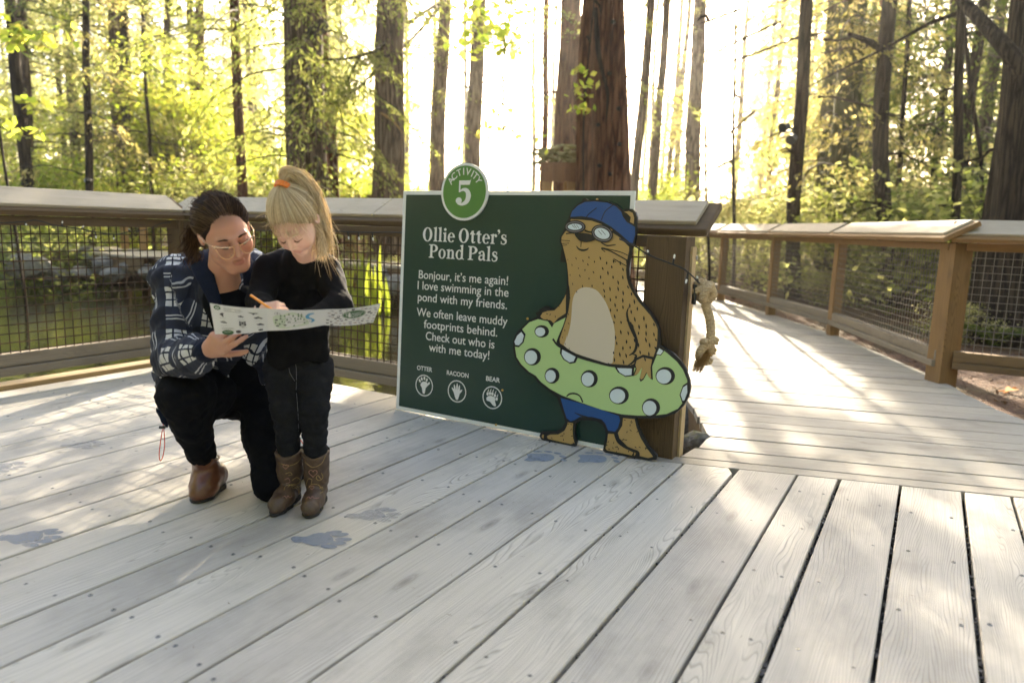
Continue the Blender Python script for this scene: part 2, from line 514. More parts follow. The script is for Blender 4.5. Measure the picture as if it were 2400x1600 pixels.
def path_deck():
    mb = MB(); r = random.Random(5)
    ts = [3.299, 3.40, 3.571, 3.803, 4.06, 4.203, 4.411, 4.699, 4.87, 5.085, 5.455]
    while ts[-1] < 16: ts.append(ts[-1] + r.choice((.14, .235, .235, .19)))
    for a, b in zip(ts[:-1], ts[1:]):
        a2, b2 = a + .0055, b - .0055
        if a < 3.35:
            # border plank runs from the end post to beyond the frame
            p = [PN * a2 + PD * t for t in (-0.17, 6.0)] + [PN * b2 + PD * t for t in (6.0, -0.12)]
        else:
            q = []
            for t in (a2, b2):
                l = edge_x(PATH_L, PN * t, PD); rr = edge_x(PATH_R, PN * t, PD)
                if l is None or rr is None: break
                if t < 4.4: rr = max(rr, 2.35)
                q.append((l + r.uniform(-.01, .01), rr + r.uniform(-.008, .008)))
            if len(q) < 2: continue
            p = [PN * a2 + PD * q[0][0], PN * a2 + PD * q[0][1], PN * b2 + PD * q[1][1], PN * b2 + PD * q[1][0]]
        board(mb, p, PD, 0.04, r.random(), dz=r.uniform(-.002, .002) - .002)
    o = mb.build('path', M_PATHDECK)
    tag(o, kind='structure')
    return o
PATH = path_deck()
_mb = MB()                                                            # joists and rim under the path edge
for (a, b) in list(zip(PATH_L[1:-1], PATH_L[2:])):
    _mb.bar((*(a + (0.03, 0)), -0.16), (*(b + (0.03, 0)), -0.16), 0.045, 0.23, rnd=0.3)
for (a, b) in list(zip(PATH_R[:-1], PATH_R[1:])):
    _mb.bar((*(a - (0.06, 0)), -0.17), (*(b - (0.06, 0)), -0.17), 0.045, 0.23, rnd=0.6)
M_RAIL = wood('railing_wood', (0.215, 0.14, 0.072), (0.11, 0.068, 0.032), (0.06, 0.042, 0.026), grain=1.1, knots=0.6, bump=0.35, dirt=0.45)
M_HONEY = wood('sunlit_honey_rail_wood', (0.29, 0.17, 0.072), (0.16, 0.088, 0.036), (0.10, 0.065, 0.035), grain=1.1, knots=0.6, bump=0.35, dirt=0.4)  # railing wood with the orange of the sunlight put into its colour
M_DARKP = wood('shaded_post_wood', (0.125, 0.082, 0.042), (0.065, 0.041, 0.02), (0.04, 0.028, 0.018), grain=1.1, knots=0.6, bump=0.4, dirt=0.4)  # railing wood again, with the shade on it put into the colour
M_CAP = wood('cap_wood', (0.52, 0.45, 0.345), (0.32, 0.26, 0.185), (0.25, 0.21, 0.16), grain=1.0, knots=0.7, bump=0.3, dirt=0.4)
M_GREYR = wood('grey_rail_wood', (0.26, 0.215, 0.16), (0.15, 0.12, 0.085), (0.09, 0.07, 0.05), grain=1.0, knots=0.6, bump=0.3, dirt=0.5)
rel(PATH, _mb.build('rim_joist', M_RAIL, bevel=0.003))

# curb at the pond edge and rim of the deck
_mb = MB()
_mb.bar(OS(-4.79, -3.2, -0.03), OS(-4.79, 3.5, -0.03), 0.13, 0.11, rnd=.4)
_o = _mb.build('curb', M_EDGE, bevel=.006); tag(_o, kind='structure')
_mb = MB()
_mb.bar(OS(-4.75, 3.40, -0.17), OS(-1.0, 3.40, -0.17), 0.05, 0.25, rnd=.2)
rel(DECK, _mb.build('rim_joist', M_RAIL, bevel=.004))

# ---- railings
M_WIRE, _nt, _p = nodes_of('mesh_wire')
_b = NB(_nt); _tc = _b.n('ShaderNodeTexCoord').outputs['Object']
_b.l(_b.ramp(_b.noise(_tc, 14, 3), [(0.4, (0.045, 0.032, 0.022)), (0.62, (0.09, 0.05, 0.03))]), _p.inputs['Base Color'])
_p.inputs['Roughness'].default_value = 0.8; _p.inputs['Specular IOR Level'].default_value = 0.15
M_WIREG, _nt, _p = nodes_of('galvanised_mesh_wire')
_p.inputs['Base Color'].default_value = (0.20, 0.17, 0.14, 1); _p.inputs['Roughness'].default_value = 0.5; _p.inputs['Metallic'].default_value = 0.3
M_STEEL = plain('steel_screw', (0.32, 0.32, 0.33), 0.35, 0.9)

def wire_panel(p, q, z0, z1, step=0.052, r=0.0034):
    """welded wire grid between two plan points"""
    p, q = V3(p), V3(q); d = q - p; L = np.linalg.norm(d); d = d / L
    nrml = np.cross(d, EZ)
    mb = MB()
    n = int(L / step)
    for k in range(n + 1):
        c = p + d * (k + 0.5) * L / (n + 1)
        mb.tube([c + EZ * z0, c + EZ * ((z0 + z1) / 2) + nrml * random.uniform(-.0015, .0015), c + EZ * z1], r, 4, cap=False)
    m = int((z1 - z0) / step)
    for k in range(m + 1):
        z = z0 + (k + 0.35) * (z1 - z0) / (m + 1)
        mb.tube([p + EZ * z + nrml * 2 * r, q + EZ * z + nrml * 2 * r], r, 4, cap=False)
    return mb
def railing(t, run, inner, z=0.0, post_at=(), wire=M_WIRE, cap_over=0.0, capw=0.25, post_w=0.14, rail_mat=None, step=0.052, ends=(0, 0), seam=None, capoff=0.0, post_mat=None):
    """run: plan points of the post line (list of 2-D); inner: +1/-1 which side people walk on (left normal of the run times inner)"""
    rail_mat = rail_mat or M_GREYR
    run = [np.array([*q[:2], 0.0]) for q in run]
    for i in range(len(run) - 1):
        p, q = run[i], run[i + 1]
        d = nrm(q - p); nn = np.array([-d[1], d[0], 0]) * inner
        pa = p - d * (ends[0] if i == 0 else 0); qa = q + d * (ends[1] if i == len(run) - 2 else 0)
        rn = random.random()
        # lower rails
        mb = MB()
        mb.bar(p + EZ * .205 + nn * 0.0, q + EZ * .205 + nn * 0.0, .085, .075, rnd=rn)
        mb.bar(p + EZ * .14 + nn * .012, q + EZ * .14 + nn * .012, .10, .05, rnd=rn * .7)
        rel(t, mb.build('lower_rail', rail_mat, bevel=.006))
        rel(t, wire_panel(p + d * .04 + nn * .03, q - d * .04 + nn * .03, .235, 1.015, step, .0034 if wire is M_WIRE else .0025).build('wire_panel', wire))
        mb = MB()                                                     # beam under the cap
        mb.bar(p + EZ * 1.005 + nn * .02, q + EZ * 1.005 + nn * .02, .05, .055, rnd=rn)
        rel(t, mb.build('top_beam', post_mat or M_RAIL, bevel=.004))
        # sloped cap: wide plank and a narrower one on it
        sl = math.radians(28)
        fwd = nn * math.cos(sl) - EZ * math.sin(sl); upn = np.cross(fwd, d); upn = upn if upn[2] > 0 else -upn
        mid = EZ * 1.112 + nn * capoff
        mb = MB()
        mb.box((pa + qa) / 2 + mid + nn * .02, (qa - pa) / 2, fwd * capw / 2, upn * .019, rnd=rn)
        rel(t, mb.build('cap_board', (post_mat or M_RAIL) if seam is None else seam, bevel=.008, bseg=3))
        mb = MB()
        ta, tb = pa + d * .055, qa - d * .055
        nb = max(1, int(round(np.linalg.norm(tb - ta) / 2.4)))
        for k in range(nb):
            a = ta + (tb - ta) * (k / nb) + d * .002; b2 = ta + (tb - ta) * ((k + 1) / nb) - d * .002
            mb.box((a + b2) / 2 + mid + nn * .005 + upn * .0325, (b2 - a) / 2, fwd * (capw - .055) / 2, upn * .0125, rnd=random.random())
        rel(t, mb.build('top_plank', M_CAP, bevel=.005))
    for q in post_at:
        mb = MB()
        c = np.array([q[0], q[1], 0.0]); ax = V3((q[2], q[3], 0)); ay = np.array([-ax[1], ax[0], 0]); w = q[4]
        z0 = q[5] if len(q) > 5 else -0.45
        mb.box(c + EZ * (z0 + 1.03) / 2, EZ * (1.03 - z0) / 2, ax * w / 2, ay * (q[6] if len(q) > 6 else w) / 2, rnd=random.random())
        rel(t, mb.build('post', post_mat or M_RAIL, bevel=.004))

# back railing (behind the sign), o from -4.6 to -0.96 at s = 3.27
RB = thing('railing', 'weathered wooden railing with square wire mesh running behind the green sign', 'railing', OS(-2.8, 3.27))
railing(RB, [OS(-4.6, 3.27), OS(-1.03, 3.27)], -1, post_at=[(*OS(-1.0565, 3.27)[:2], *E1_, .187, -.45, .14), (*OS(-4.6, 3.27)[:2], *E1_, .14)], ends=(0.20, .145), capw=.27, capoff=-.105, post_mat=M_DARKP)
_mb = MB(); _mb.bar(OS(-.9585, 3.305, -.4), OS(-.9585, 3.305, .985), .012, .06, upv=EB, rnd=.9)
rel(RB, _mb.build('post_batten', M_EDGE))
_mb = MB(); _q = ONP(1632, 604, OS(-.952, 0), E1); _mb.tube([_q - E1 * .004, _q + E1 * .006], .011, 8)
rel(RB, _mb.build('bolt', M_STEEL))
# left railing along the pond, s from -3 to 3.27 at o = -4.6
RA = thing('railing', 'weathered wooden railing with wire mesh along the pond on the left', 'railing', OS(-4.6, 1.5))
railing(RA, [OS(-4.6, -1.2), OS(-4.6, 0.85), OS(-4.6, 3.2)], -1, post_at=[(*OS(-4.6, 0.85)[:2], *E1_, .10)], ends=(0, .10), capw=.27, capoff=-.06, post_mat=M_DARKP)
# right railing, curving away along the path
RP = [np.array(q) for q in ((3.20, 5.30), (3.47, 7.74), (3.43, 9.56), (3.30, 11.46))]
RR = thing('railing', 'honey brown wooden railing with sunlit cap curving along the right of the boardwalk', 'railing', (*RP[1], 0))
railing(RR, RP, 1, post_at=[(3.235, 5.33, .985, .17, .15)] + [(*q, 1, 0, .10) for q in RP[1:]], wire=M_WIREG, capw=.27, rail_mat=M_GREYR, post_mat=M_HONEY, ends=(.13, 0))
_e = np.array([.80, -.60])
RN = thing('railing', 'shaded wooden railing panel with coarse mesh at the right edge beside ferns', 'railing', (4.0, 4.7, 0))
railing(RN, [(3.27, 5.27), (5.35, 4.02)], -1, post_at=[(5.35, 4.02, .84, -.54, .10)], wire=M_WIREG, capw=.27, rail_mat=M_RAIL, step=.055, post_mat=M_HONEY, ends=(.10, 0))
RF = thing('railing', 'far wooden railing with white sunlit cap where the boardwalk turns left', 'railing', (2.8, 14, 0))
railing(RF, [(3.30, 11.5), (2.75, 14.6), (1.45, 18.0), (-0.6, 20.5)], 1, post_at=[(2.75, 14.6, 1, 0, .10), (1.45, 18.0, 1, 0, .10), (-0.6, 20.5, 1, 0, .1)], wire=M_WIREG, capw=.27, post_mat=M_HONEY)

# ================================================================== FOREST
def bark(name, c0, c1, c2, scale=1.0, moss=0.0, mosscol=(0.06, 0.075, 0.015)):
    m, nt, p = nodes_of(name); b = NB(nt)
    uv = b.n('ShaderNodeTexCoord').outputs['Object']
    oi = b.n('ShaderNodeObjectInfo').outputs['Random']
    v = b.mapping(uv, (7 * scale, 7 * scale, 0.55 * scale))
    n1 = b.noise(v, 2.2, 6, 0.62, 0.6)
    vo = b.n('ShaderNodeTexVoronoi', feature='DISTANCE_TO_EDGE'); vo.inputs['Scale'].default_value = 2.3
    wv = b.n('ShaderNodeVectorMath', operation='ADD'); b.l(v, wv.inputs[0])
    cx = b.n('ShaderNodeCombineXYZ'); b.l(n1, cx.inputs[0]); b.l(n1, cx.inputs[1]); b.l(cx.outputs[0], wv.inputs[1])
    b.l(wv.outputs[0], vo.inputs['Vector'])
    h = b.math('ADD', b.math('MULTIPLY', n1, 0.6), b.ramp(vo.outputs['Distance'], [(0, (0,) * 3), (0.22, (0.6,) * 3)]))
    c = b.ramp(h, [(0.25, c2), (0.55, c0), (0.95, c1)])
    n2 = b.noise(uv, 1.1, 5, 0.6)
    if moss > 0:
        c = b.mix(b.math('MULTIPLY', b.ramp(n2, [(0.5 - 0.25 * moss, (0,) * 3), (0.68 - 0.15 * moss, (1,) * 3)]), moss), c, mosscol)
    b.l(c, p.inputs['Base Color']); p.inputs['Roughness'].default_value = 0.92; p.inputs['Specular IOR Level'].default_value = 0.2
    b.l(b.bump(h, 0.9, 0.04), p.inputs['Normal'])
    return m
M_BARK_RED = bark('reddish_cedar_bark', (0.12, 0.045, 0.022), (0.22, 0.10, 0.055), (0.032, 0.013, 0.008))
M_BARK_BRN = bark('brown_fir_bark', (0.105, 0.066, 0.044), (0.22, 0.16, 0.115), (0.03, 0.02, 0.014))
M_BARK_DRK = bark('dark_bark', (0.028, 0.02, 0.014), (0.065, 0.046, 0.032), (0.009, 0.006, 0.005))
M_BARK_MOS = bark('mossy_bark', (0.07, 0.055, 0.035), (0.14, 0.12, 0.08), (0.025, 0.02, 0.014), moss=0.85)
M_TWIG = plain('twig_bark', (0.055, 0.04, 0.028), 0.9, var=0.4)
L_HEML = leafmat('hemlock_needles', [(0.035, 0.06, 0.015), (0.06, 0.10, 0.02), (0.09, 0.12, 0.025)], [(0.20, 0.27, 0.04), (0.46, 0.50, 0.11), (0.72, 0.68, 0.24)], 0.68)
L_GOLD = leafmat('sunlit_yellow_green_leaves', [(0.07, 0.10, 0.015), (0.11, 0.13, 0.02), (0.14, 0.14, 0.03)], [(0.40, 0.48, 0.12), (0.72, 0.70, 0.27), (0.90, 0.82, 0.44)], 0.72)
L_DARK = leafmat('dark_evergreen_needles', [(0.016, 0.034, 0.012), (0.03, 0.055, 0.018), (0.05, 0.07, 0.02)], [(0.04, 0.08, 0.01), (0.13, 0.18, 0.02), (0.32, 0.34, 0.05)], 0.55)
L_OCHR = leafmat('ochre_green_needles', [(0.05, 0.06, 0.018), (0.09, 0.09, 0.025), (0.13, 0.10, 0.03)], [(0.28, 0.28, 0.06), (0.60, 0.53, 0.16), (0.84, 0.70, 0.32)], 0.68)
L_MAPLE = leafmat('lime_maple_leaves', [(0.07, 0.12, 0.012), (0.11, 0.15, 0.015), (0.16, 0.15, 0.02)], [(0.36, 0.56, 0.04), (0.66, 0.74, 0.10), (0.88, 0.76, 0.16)], 0.72)

def leaf_quads(C, D, N, ln, wd):
    """rhombic leaves: centres, directions, normals, lengths, widths"""
    D = D / (np.linalg.norm(D, axis=1, keepdims=True) + 1e-9)
    S = np.cross(D, N); S = S / (np.linalg.norm(S, axis=1, keepdims=True) + 1e-9)
    ln = ln[:, None]; wd = wd[:, None]
    return np.stack([C - D * ln * .5, C + S * wd * .5 + D * ln * .05, C + D * ln * .5, C - S * wd * .5 + D * ln * .05], 1)
def boughs(rg, nb, z0, z1, L0, L1, droop=0.35, dens=1.0, lq=0.13, wq=0.045, az=None, r0=0.1, taper=0.6, fluff=1.0):
    """conifer boughs round a vertical axis -> (leaf quads, branch polylines)"""
    Q = []; B = []
    for k in range(nb):
        fz = (k + rg.random()) / nb
        z = z0 + (z1 - z0) * fz
        th = rg.uniform(0, 2 * math.pi) if az is None else rg.uniform(*az)
        L = rg.uniform(L0, L1) * (1 - taper * fz)
        e0 = rg.uniform(-0.15, 0.35)
        bend = rg.normal(0, 0.25)
        t = np.linspace(0, 1, 9)
        ang = th + bend * t
        R = r0 + L * t
        P = np.stack([R * np.cos(ang), R * np.sin(ang), z + L * (e0 * t - droop * t ** 2) + rg.normal(0, .02, 9)], -1)
        B.append((P, 0.012 + 0.012 * L / 2.5))
        m = max(10, int(L * 92 * dens)); lq_, wq_ = lq * .78, wq * .74
        tt = rg.uniform(0.12, 1.0, m) ** 0.8
        ctr = np.stack([np.interp(tt, t, P[:, i]) for i in range(3)], -1)
        dirn = np.stack([np.cos(th + bend * tt), np.sin(th + bend * tt), np.full(m, -droop)], -1)
        side = np.stack([-np.sin(th + bend * tt), np.cos(th + bend * tt), np.zeros(m)], -1)
        s = rg.choice([-1, 1], m)
        off = rg.uniform(0, 1, m) ** 0.7 * (0.32 * L * (1 - 0.75 * tt) + 0.10) * fluff
        ctr = ctr + side * (s * off)[:, None] + dirn * (off * 0.5)[:, None]
        ctr[:, 2] -= off * rg.uniform(0.1, 0.75, m) + rg.uniform(0, 0.05, m)
        D = dirn * 0.6 + side * s[:, None] * rg.uniform(0.3, 1.0, m)[:, None] + rg.normal(0, 0.3, (m, 3)); D[:, 2] -= rg.uniform(0.1, 0.8, m)
        N = np.stack([rg.normal(0, .5, m), rg.normal(0, .5, m), np.ones(m)], -1)
        Q.append(leaf_quads(ctr, D, N, lq_ * rg.uniform(.6, 1.5, m), wq_ * rg.uniform(.6, 1.5, m)))
    return np.concatenate(Q), B
def shrub_leaves(rg, n, h, rad, lq=0.11, nclump=26, z0=0.2, flat=0.35):
    cl = np.stack([rg.normal(0, rad * .5, nclump), rg.normal(0, rad * .5, nclump), z0 + (h - z0) * rg.random(nclump) ** .8], -1)
    i = rg.integers(0, nclump, n)
    C = cl[i] + rg.normal(0, 1, (n, 3)) * np.array([rad * .22, rad * .22, rad * .22 * flat])
    D = rg.normal(0, 1, (n, 3)); D[:, 2] *= .5
    N = np.stack([rg.normal(0, .45, n), rg.normal(0, .45, n), np.ones(n)], -1)
    return leaf_quads(C, D, N, lq * rg.uniform(.6, 1.4, n), lq * .75 * rg.uniform(.6, 1.3, n)), cl
def limb_mesh(B, name, mat, n=5):
    mb = MB()
    for P, r in B:
        k = len(P)
        mb.tube(P, [r * (1 - .8 * i / (k - 1)) for i in range(k)], n, cap=False)
    o = mb.build(name, mat, smooth=True)
    me = o.data
    bpy.data.objects.remove(o)
    return me
def leaf_mesh(Q, name, mat):
    o = quads_obj(name, Q, mat); me = o.data
    bpy.data.objects.remove(o)
    return me
_rg = np.random.default_rng(21)
CR_LIB = {}
for nm, mat, args in (
        ('hemlock', L_HEML, dict(nb=62, z0=0.8, z1=13, L0=1.6, L1=3.2, droop=.35, dens=.85)),
        ('hemlock2', L_HEML, dict(nb=75, z0=1.6, z1=14, L0=1.2, L1=2.8, droop=.45)),
        ('gold', L_GOLD, dict(nb=60, z0=0.8, z1=12, L0=1.5, L1=3.0, droop=.3, lq=.15, wq=.06, dens=.85)),
        ('ochre', L_OCHR, dict(nb=62, z0=1.0, z1=12, L0=1.5, L1=3.2, droop=.4, lq=.14, wq=.05, dens=.9)),
        ('dark', L_DARK, dict(nb=85, z0=0.5, z1=13, L0=1.5, L1=3.4, droop=.35, lq=.14, wq=.05)),
        ('high', L_HEML, dict(nb=46, z0=5.2, z1=15, L0=2.0, L1=3.6, droop=.3, dens=1.2, taper=.4)),
        ('highdark', L_DARK, dict(nb=40, z0=5.0, z1=15, L0=1.6, L1=3.2, droop=.3, dens=1.1, taper=.4)),
        ('column', L_HEML, dict(nb=80, z0=7.3, z1=14, L0=0.7, L1=1.3, droop=.3, dens=3.0, taper=.2, wq=.06)),  # dense crown above the frame, shaped to shade the deck
        ('sparse', L_OCHR, dict(nb=26, z0=2.0, z1=13, L0=0.8, L1=2.2, droop=.4, dens=.8))):
    Q, B = boughs(_rg, **args)
    CR_LIB[nm] = (leaf_mesh(Q, 'crown_' + nm, mat), limb_mesh(B, 'limbs_' + nm, M_TWIG))
SH_LIB = {}
for nm, mat, args in (('maple', L_MAPLE, dict(n=4200, h=2.6, rad=1.5, lq=.095)), ('goldbush', L_GOLD, dict(n=3000, h=1.8, rad=1.5, lq=.10)), ('tallmaple', L_MAPLE, dict(n=5200, h=4.6, rad=1.7, lq=.10, nclump=46, z0=.8)), ('greenbush', L_HEML, dict(n=2600, h=1.5, rad=1.2, lq=.09))):
    Q, cl = shrub_leaves(_rg, **args)
    B = [(np.stack([np.array([0.02 * math.cos(i), 0.02 * math.sin(i), 0]) * (1 - t) + c * t + np.array([0, 0, .25 * t * (1 - t)]) for t in np.linspace(0, 1, 5)]), .012) for i, c in enumerate(cl)]
    SH_LIB[nm] = (leaf_mesh(Q, 'leaves_' + nm, mat), limb_mesh(B, 'stems_' + nm, M_TWIG, 4))

def inst(name, me, parent, rot=0.0, sc=1.0, loc=(0, 0, 0)):
    o = bpy.data.objects.new(name, me); COL.objects.link(o); o.parent = parent
    o.rotation_euler = (0, 0, rot); o.scale = (sc, sc, sc) if not hasattr(sc, '__len__') else sc; o.location = loc
    return o
def trunk_mb(H, r0, lean, rg, flare=1.35, n=18, wob=.03, seg=16):
    mb = MB(); pts = []; rad = []
    ph = rg.uniform(0, 6, 4)
    for i in range(seg + 1):
        t = i / seg; z = H * t ** 1.4
        w = wob * np.array([math.sin(z * .8 + ph[0]) + .5 * math.sin(z * 1.9 + ph[1]), math.sin(z * .7 + ph[2]) + .5 * math.sin(z * 2.1 + ph[3])])
        pts.append((lean[0] * z + w[0], lean[1] * z + w[1], z - (0.3 if i == 0 else 0)))
        rad.append(r0 * ((1 - .55 * z / H) + (flare - 1) * math.exp(-z / (r0 * 2.4))))
    mb.tube(pts, rad, n, cap=False)
    # fluted bark outline
    V = np.array(mb.v); c = np.repeat(np.array(pts), n, 0)
    k = np.tile(np.arange(n), seg + 1); d = V - c
    f = 1 + .07 * np.sin(k * 2.1 + ph[0]) * np.sin(V[:, 2] * .35 + k) + .035 * rg.normal(0, 1, n)[k]
    mb.v = [tuple(q) for q in (c + d * f[:, None])]
    for k in range(int(rg.integers(5, 11)) if r0 > .06 else 3):           # broken branch stubs
        z = rg.uniform(1.2, 7.0); a = rg.uniform(0, 6.28); L = rg.uniform(.08, .38) * (1 + r0); i = int(np.argmin([abs(p[2] - z) for p in pts])); p = V3(pts[i]); rr = rad[i] * .9
        d_ = V3((math.cos(a), math.sin(a), rg.uniform(-.3, .25))); mb.tube([p + d_ * rr, p + d_ * (rr + L * .6) , p + d_ * (rr + L) - EZ * L * .25], [.022 + .03 * r0, .015 + .02 * r0, .006], 6)
    return mb
def tree(label, xb, yb, xt, w, Y, mat, crown=None, H=17, csc=1.0, crot=None, group=None, name='tree', cz=0.0, seed=0, wob=.03, flare=1.3, cat='tree'):
    """trunk seen at pixel column xb on row yb and column xt on the top edge; w = its width in pixels; Y = metres away"""
    rg = np.random.default_rng(1000 + seed)
    p, q = AT(xb, yb, Y), AT(xt, 0, Y)
    lean = (q - p)[:2] / (q - p)[2]
    g = float(ground_h(p[0], p[1]))
    base = np.array([p[0] - lean[0] * (p[2] - g), Y, g])
    t = thing(name, label, cat, base, group)
    r0 = w * Y / F_PX / 2
    trunk_mb(H, r0 * 1.08, (lean[0], 0.0), rg, wob=wob, flare=flare).build('trunk', mat, t, smooth=True)
    if crown:
        lm, bm = CR_LIB[crown]
        rot = crot if crot is not None else rg.uniform(0, 6.28)
        o = inst('crown', lm, t, rot, csc, (0, 0, cz)); o2 = inst('limbs', bm, t, rot, csc, (0, 0, cz))
    return t
TR = [
 # label, xb, yb, xt, w, Y, mat, crown, kwargs
 ('dark leaning trunk at the far left edge of the forest', 48, 250, 18, 25, 16, M_BARK_DRK, 'highdark', {}),
 ('faint brown trunk just right of the dark leaning one at far left', 66, 300, 50, 20, 19, M_BARK_BRN, 'gold', {}),
 ('slim dark mossy trunk with a small lamp near its foot', 213, 440, 198, 17, 15.6, M_BARK_DRK, 'sparse', {}),
 ('mid brown trunk half hidden by leaves behind the pond', 308, 380, 282, 30, 24, M_BARK_BRN, 'gold', {}),
 ('thin sapling trunk leaning beside the half hidden brown trunk', 352, 430, 336, 8, 18, M_BARK_DRK, 'sparse', {}),
 ('narrow straight trunk left of the broad-footed stump-like tree', 398, 390, 392, 16, 22, M_BARK_BRN, 'hemlock', {}),
 ('reddish trunk with leafy top above the woman', 470, 380, 466, 23, 24, M_BARK_RED, 'gold', {}),
 ('clean reddish brown trunk standing above the woman and girl', 563, 370, 550, 23, 15, M_BARK_RED, 'high', dict(csc=.9)),
 ('massive dark double trunk draped with drooping mossy boughs', 722, 440, 712, 92, 13.5, M_BARK_BRN, 'high', dict(csc=1.1)),
 ('slender tan trunk hugging the right side of the massive draped tree', 775, 440, 752, 34, 14.2, M_BARK_RED, None, {}),
 ('thick brown trunk left of the sign with a torn bark scar', 907, 440, 918, 68, 14, M_BARK_BRN, 'high', dict(csc=1.0)),
 ('pale slim trunk in the glare above the activity badge', 1028, 390, 1042, 33, 19, M_BARK_BRN, 'high', dict(csc=1.0)),
 ('pale brown trunk right of the activity badge', 1112, 380, 1122, 36, 19, M_BARK_BRN, 'high', dict(csc=.9)),
 ('thin reddish trunk left of the wooden tree platform', 1272, 400, 1282, 15, 18, M_BARK_RED, None, {}),
 ('tan trunk rising behind the wooden tree platform', 1328, 400, 1336, 52, 17, M_BARK_RED, 'high', dict(csc=.9)),
 ('narrow reddish trunk tucked behind the big cedar', 1372, 400, 1385, 42, 13, M_BARK_RED, None, {}),
 ('big reddish cedar trunk rising behind the sign', 1433, 420, 1425, 82, 10.5, M_BARK_RED, 'high', dict(csc=1.0, wob=.015, cz=1.6)),
 ('pale leaning trunk in the glare right of the big cedar', 1485, 430, 1530, 22, 17, M_BARK_BRN, 'column', {}),
 ('pale trunk leaning right beside the other leaning one', 1532, 440, 1562, 20, 19, M_BARK_BRN, 'column', {}),
 ('leafy covered trunk in the gold foliage right of the glare', 1622, 430, 1640, 36, 24, M_BARK_BRN, 'ochre', {}),
 ('dark trunk carrying two black floodlights', 1866, 510, 1888, 29, 12.5, M_BARK_DRK, 'sparse', {}),
 ('mossy trunk just right of the floodlight tree', 1938, 500, 1960, 44, 17, M_BARK_MOS, 'hemlock', {}),
 ('broad mossy leaning trunk behind the right railing', 1958, 500, 2010, 58, 15, M_BARK_MOS, 'ochre', {}),
 ('black curved trunk with a sunlit edge behind the right railing', 2072, 510, 2090, 34, 12, M_BARK_DRK, 'highdark', dict(wob=.07)),
 ('thin brown trunk hugging the black curved one', 2052, 510, 2068, 14, 15, M_BARK_RED, None, {}),
 ('thin bent trunk right of the black curved trunk', 2112, 300, 2128, 11, 14, M_BARK_DRK, 'sparse', {}),
 ('slim dark trunk between the black curved trunk and the right edge', 2236, 510, 2258, 20, 11, M_BARK_DRK, 'highdark', {}),
 ('very thin wavy trunk near the right edge', 2284, 480, 2268, 9, 12, M_BARK_DRK, None, dict(wob=.06)),
 ('leaning dark trunk left of the massive trunk at the right edge', 2318, 510, 2392, 30, 9.5, M_BARK_DRK, None, {}),
 ('massive dark trunk filling the right edge behind the ferns', 2400, 500, 2440, 125, 8.6, M_BARK_DRK, 'highdark', dict(csc=1.1)),
 ('bare young trunk left of a twin in the gold bushes', 1657, 440, 1662, 7, 11, M_BARK_DRK, None, dict(H=4.5)),
 ('forked bare young trunk in the gold bushes beyond the boardwalk', 1721, 490, 1718, 8, 12, M_BARK_DRK, None, dict(H=5.5)),
]
for i, (lab, xb, yb, xt, w, Y, mat, cr, kw) in enumerate(TR):
    tree(lab, xb, yb, xt, w, Y, mat, cr, seed=i, **kw)

# filler trees deeper in the forest, told apart by nothing in the photo
def fill(label, group, crown, barkm, spots, sc=(.8, 1.25), seed=5, name='tree'):
    rg = np.random.default_rng(seed)
    for (x, y) in spots:
        g = float(ground_h(x, y))
        t = thing(name, label, 'tree', (x, y, g), group)
        s = rg.uniform(*sc)
        trunk_mb(15, rg.uniform(.10, .2), (rg.normal(0, .012), rg.normal(0, .012)), rg, n=10, seg=8).build('trunk', barkm, t, smooth=True)
        rot = rg.uniform(0, 6.28)
        inst('crown', CR_LIB[crown][0], t, rot, s); inst('limbs', CR_LIB[crown][1], t, rot, s)
def scatter(rg, n, ax0, ax1, Y0, Y1, mind=1.6):
    out = []; k = 0
    while len(out) < n and k < 4000:
        k += 1
        Y = rg.uniform(Y0, Y1); x = Y * rg.uniform(ax0, ax1)
        if all((x - a) ** 2 + (Y - b) ** 2 > mind ** 2 for a, b in out): out.append((x, Y))
    return out
_r = np.random.default_rng(77)
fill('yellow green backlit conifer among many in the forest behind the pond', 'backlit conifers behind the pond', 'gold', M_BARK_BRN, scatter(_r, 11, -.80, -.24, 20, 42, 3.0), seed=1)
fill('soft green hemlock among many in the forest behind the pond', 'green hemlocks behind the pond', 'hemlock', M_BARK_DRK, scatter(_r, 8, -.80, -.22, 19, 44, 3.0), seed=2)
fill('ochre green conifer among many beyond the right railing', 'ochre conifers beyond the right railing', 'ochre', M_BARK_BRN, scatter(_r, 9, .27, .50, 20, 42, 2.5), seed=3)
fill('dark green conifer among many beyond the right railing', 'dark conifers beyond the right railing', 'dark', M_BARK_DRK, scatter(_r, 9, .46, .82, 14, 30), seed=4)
fill('pale thin conifer lost in the glare at the centre of the forest', 'pale conifers in the central glare', 'hemlock2', M_BARK_BRN, scatter(_r, 22, -.19, .27, 27, 52, 1.8), sc=(.5, .72), seed=6)

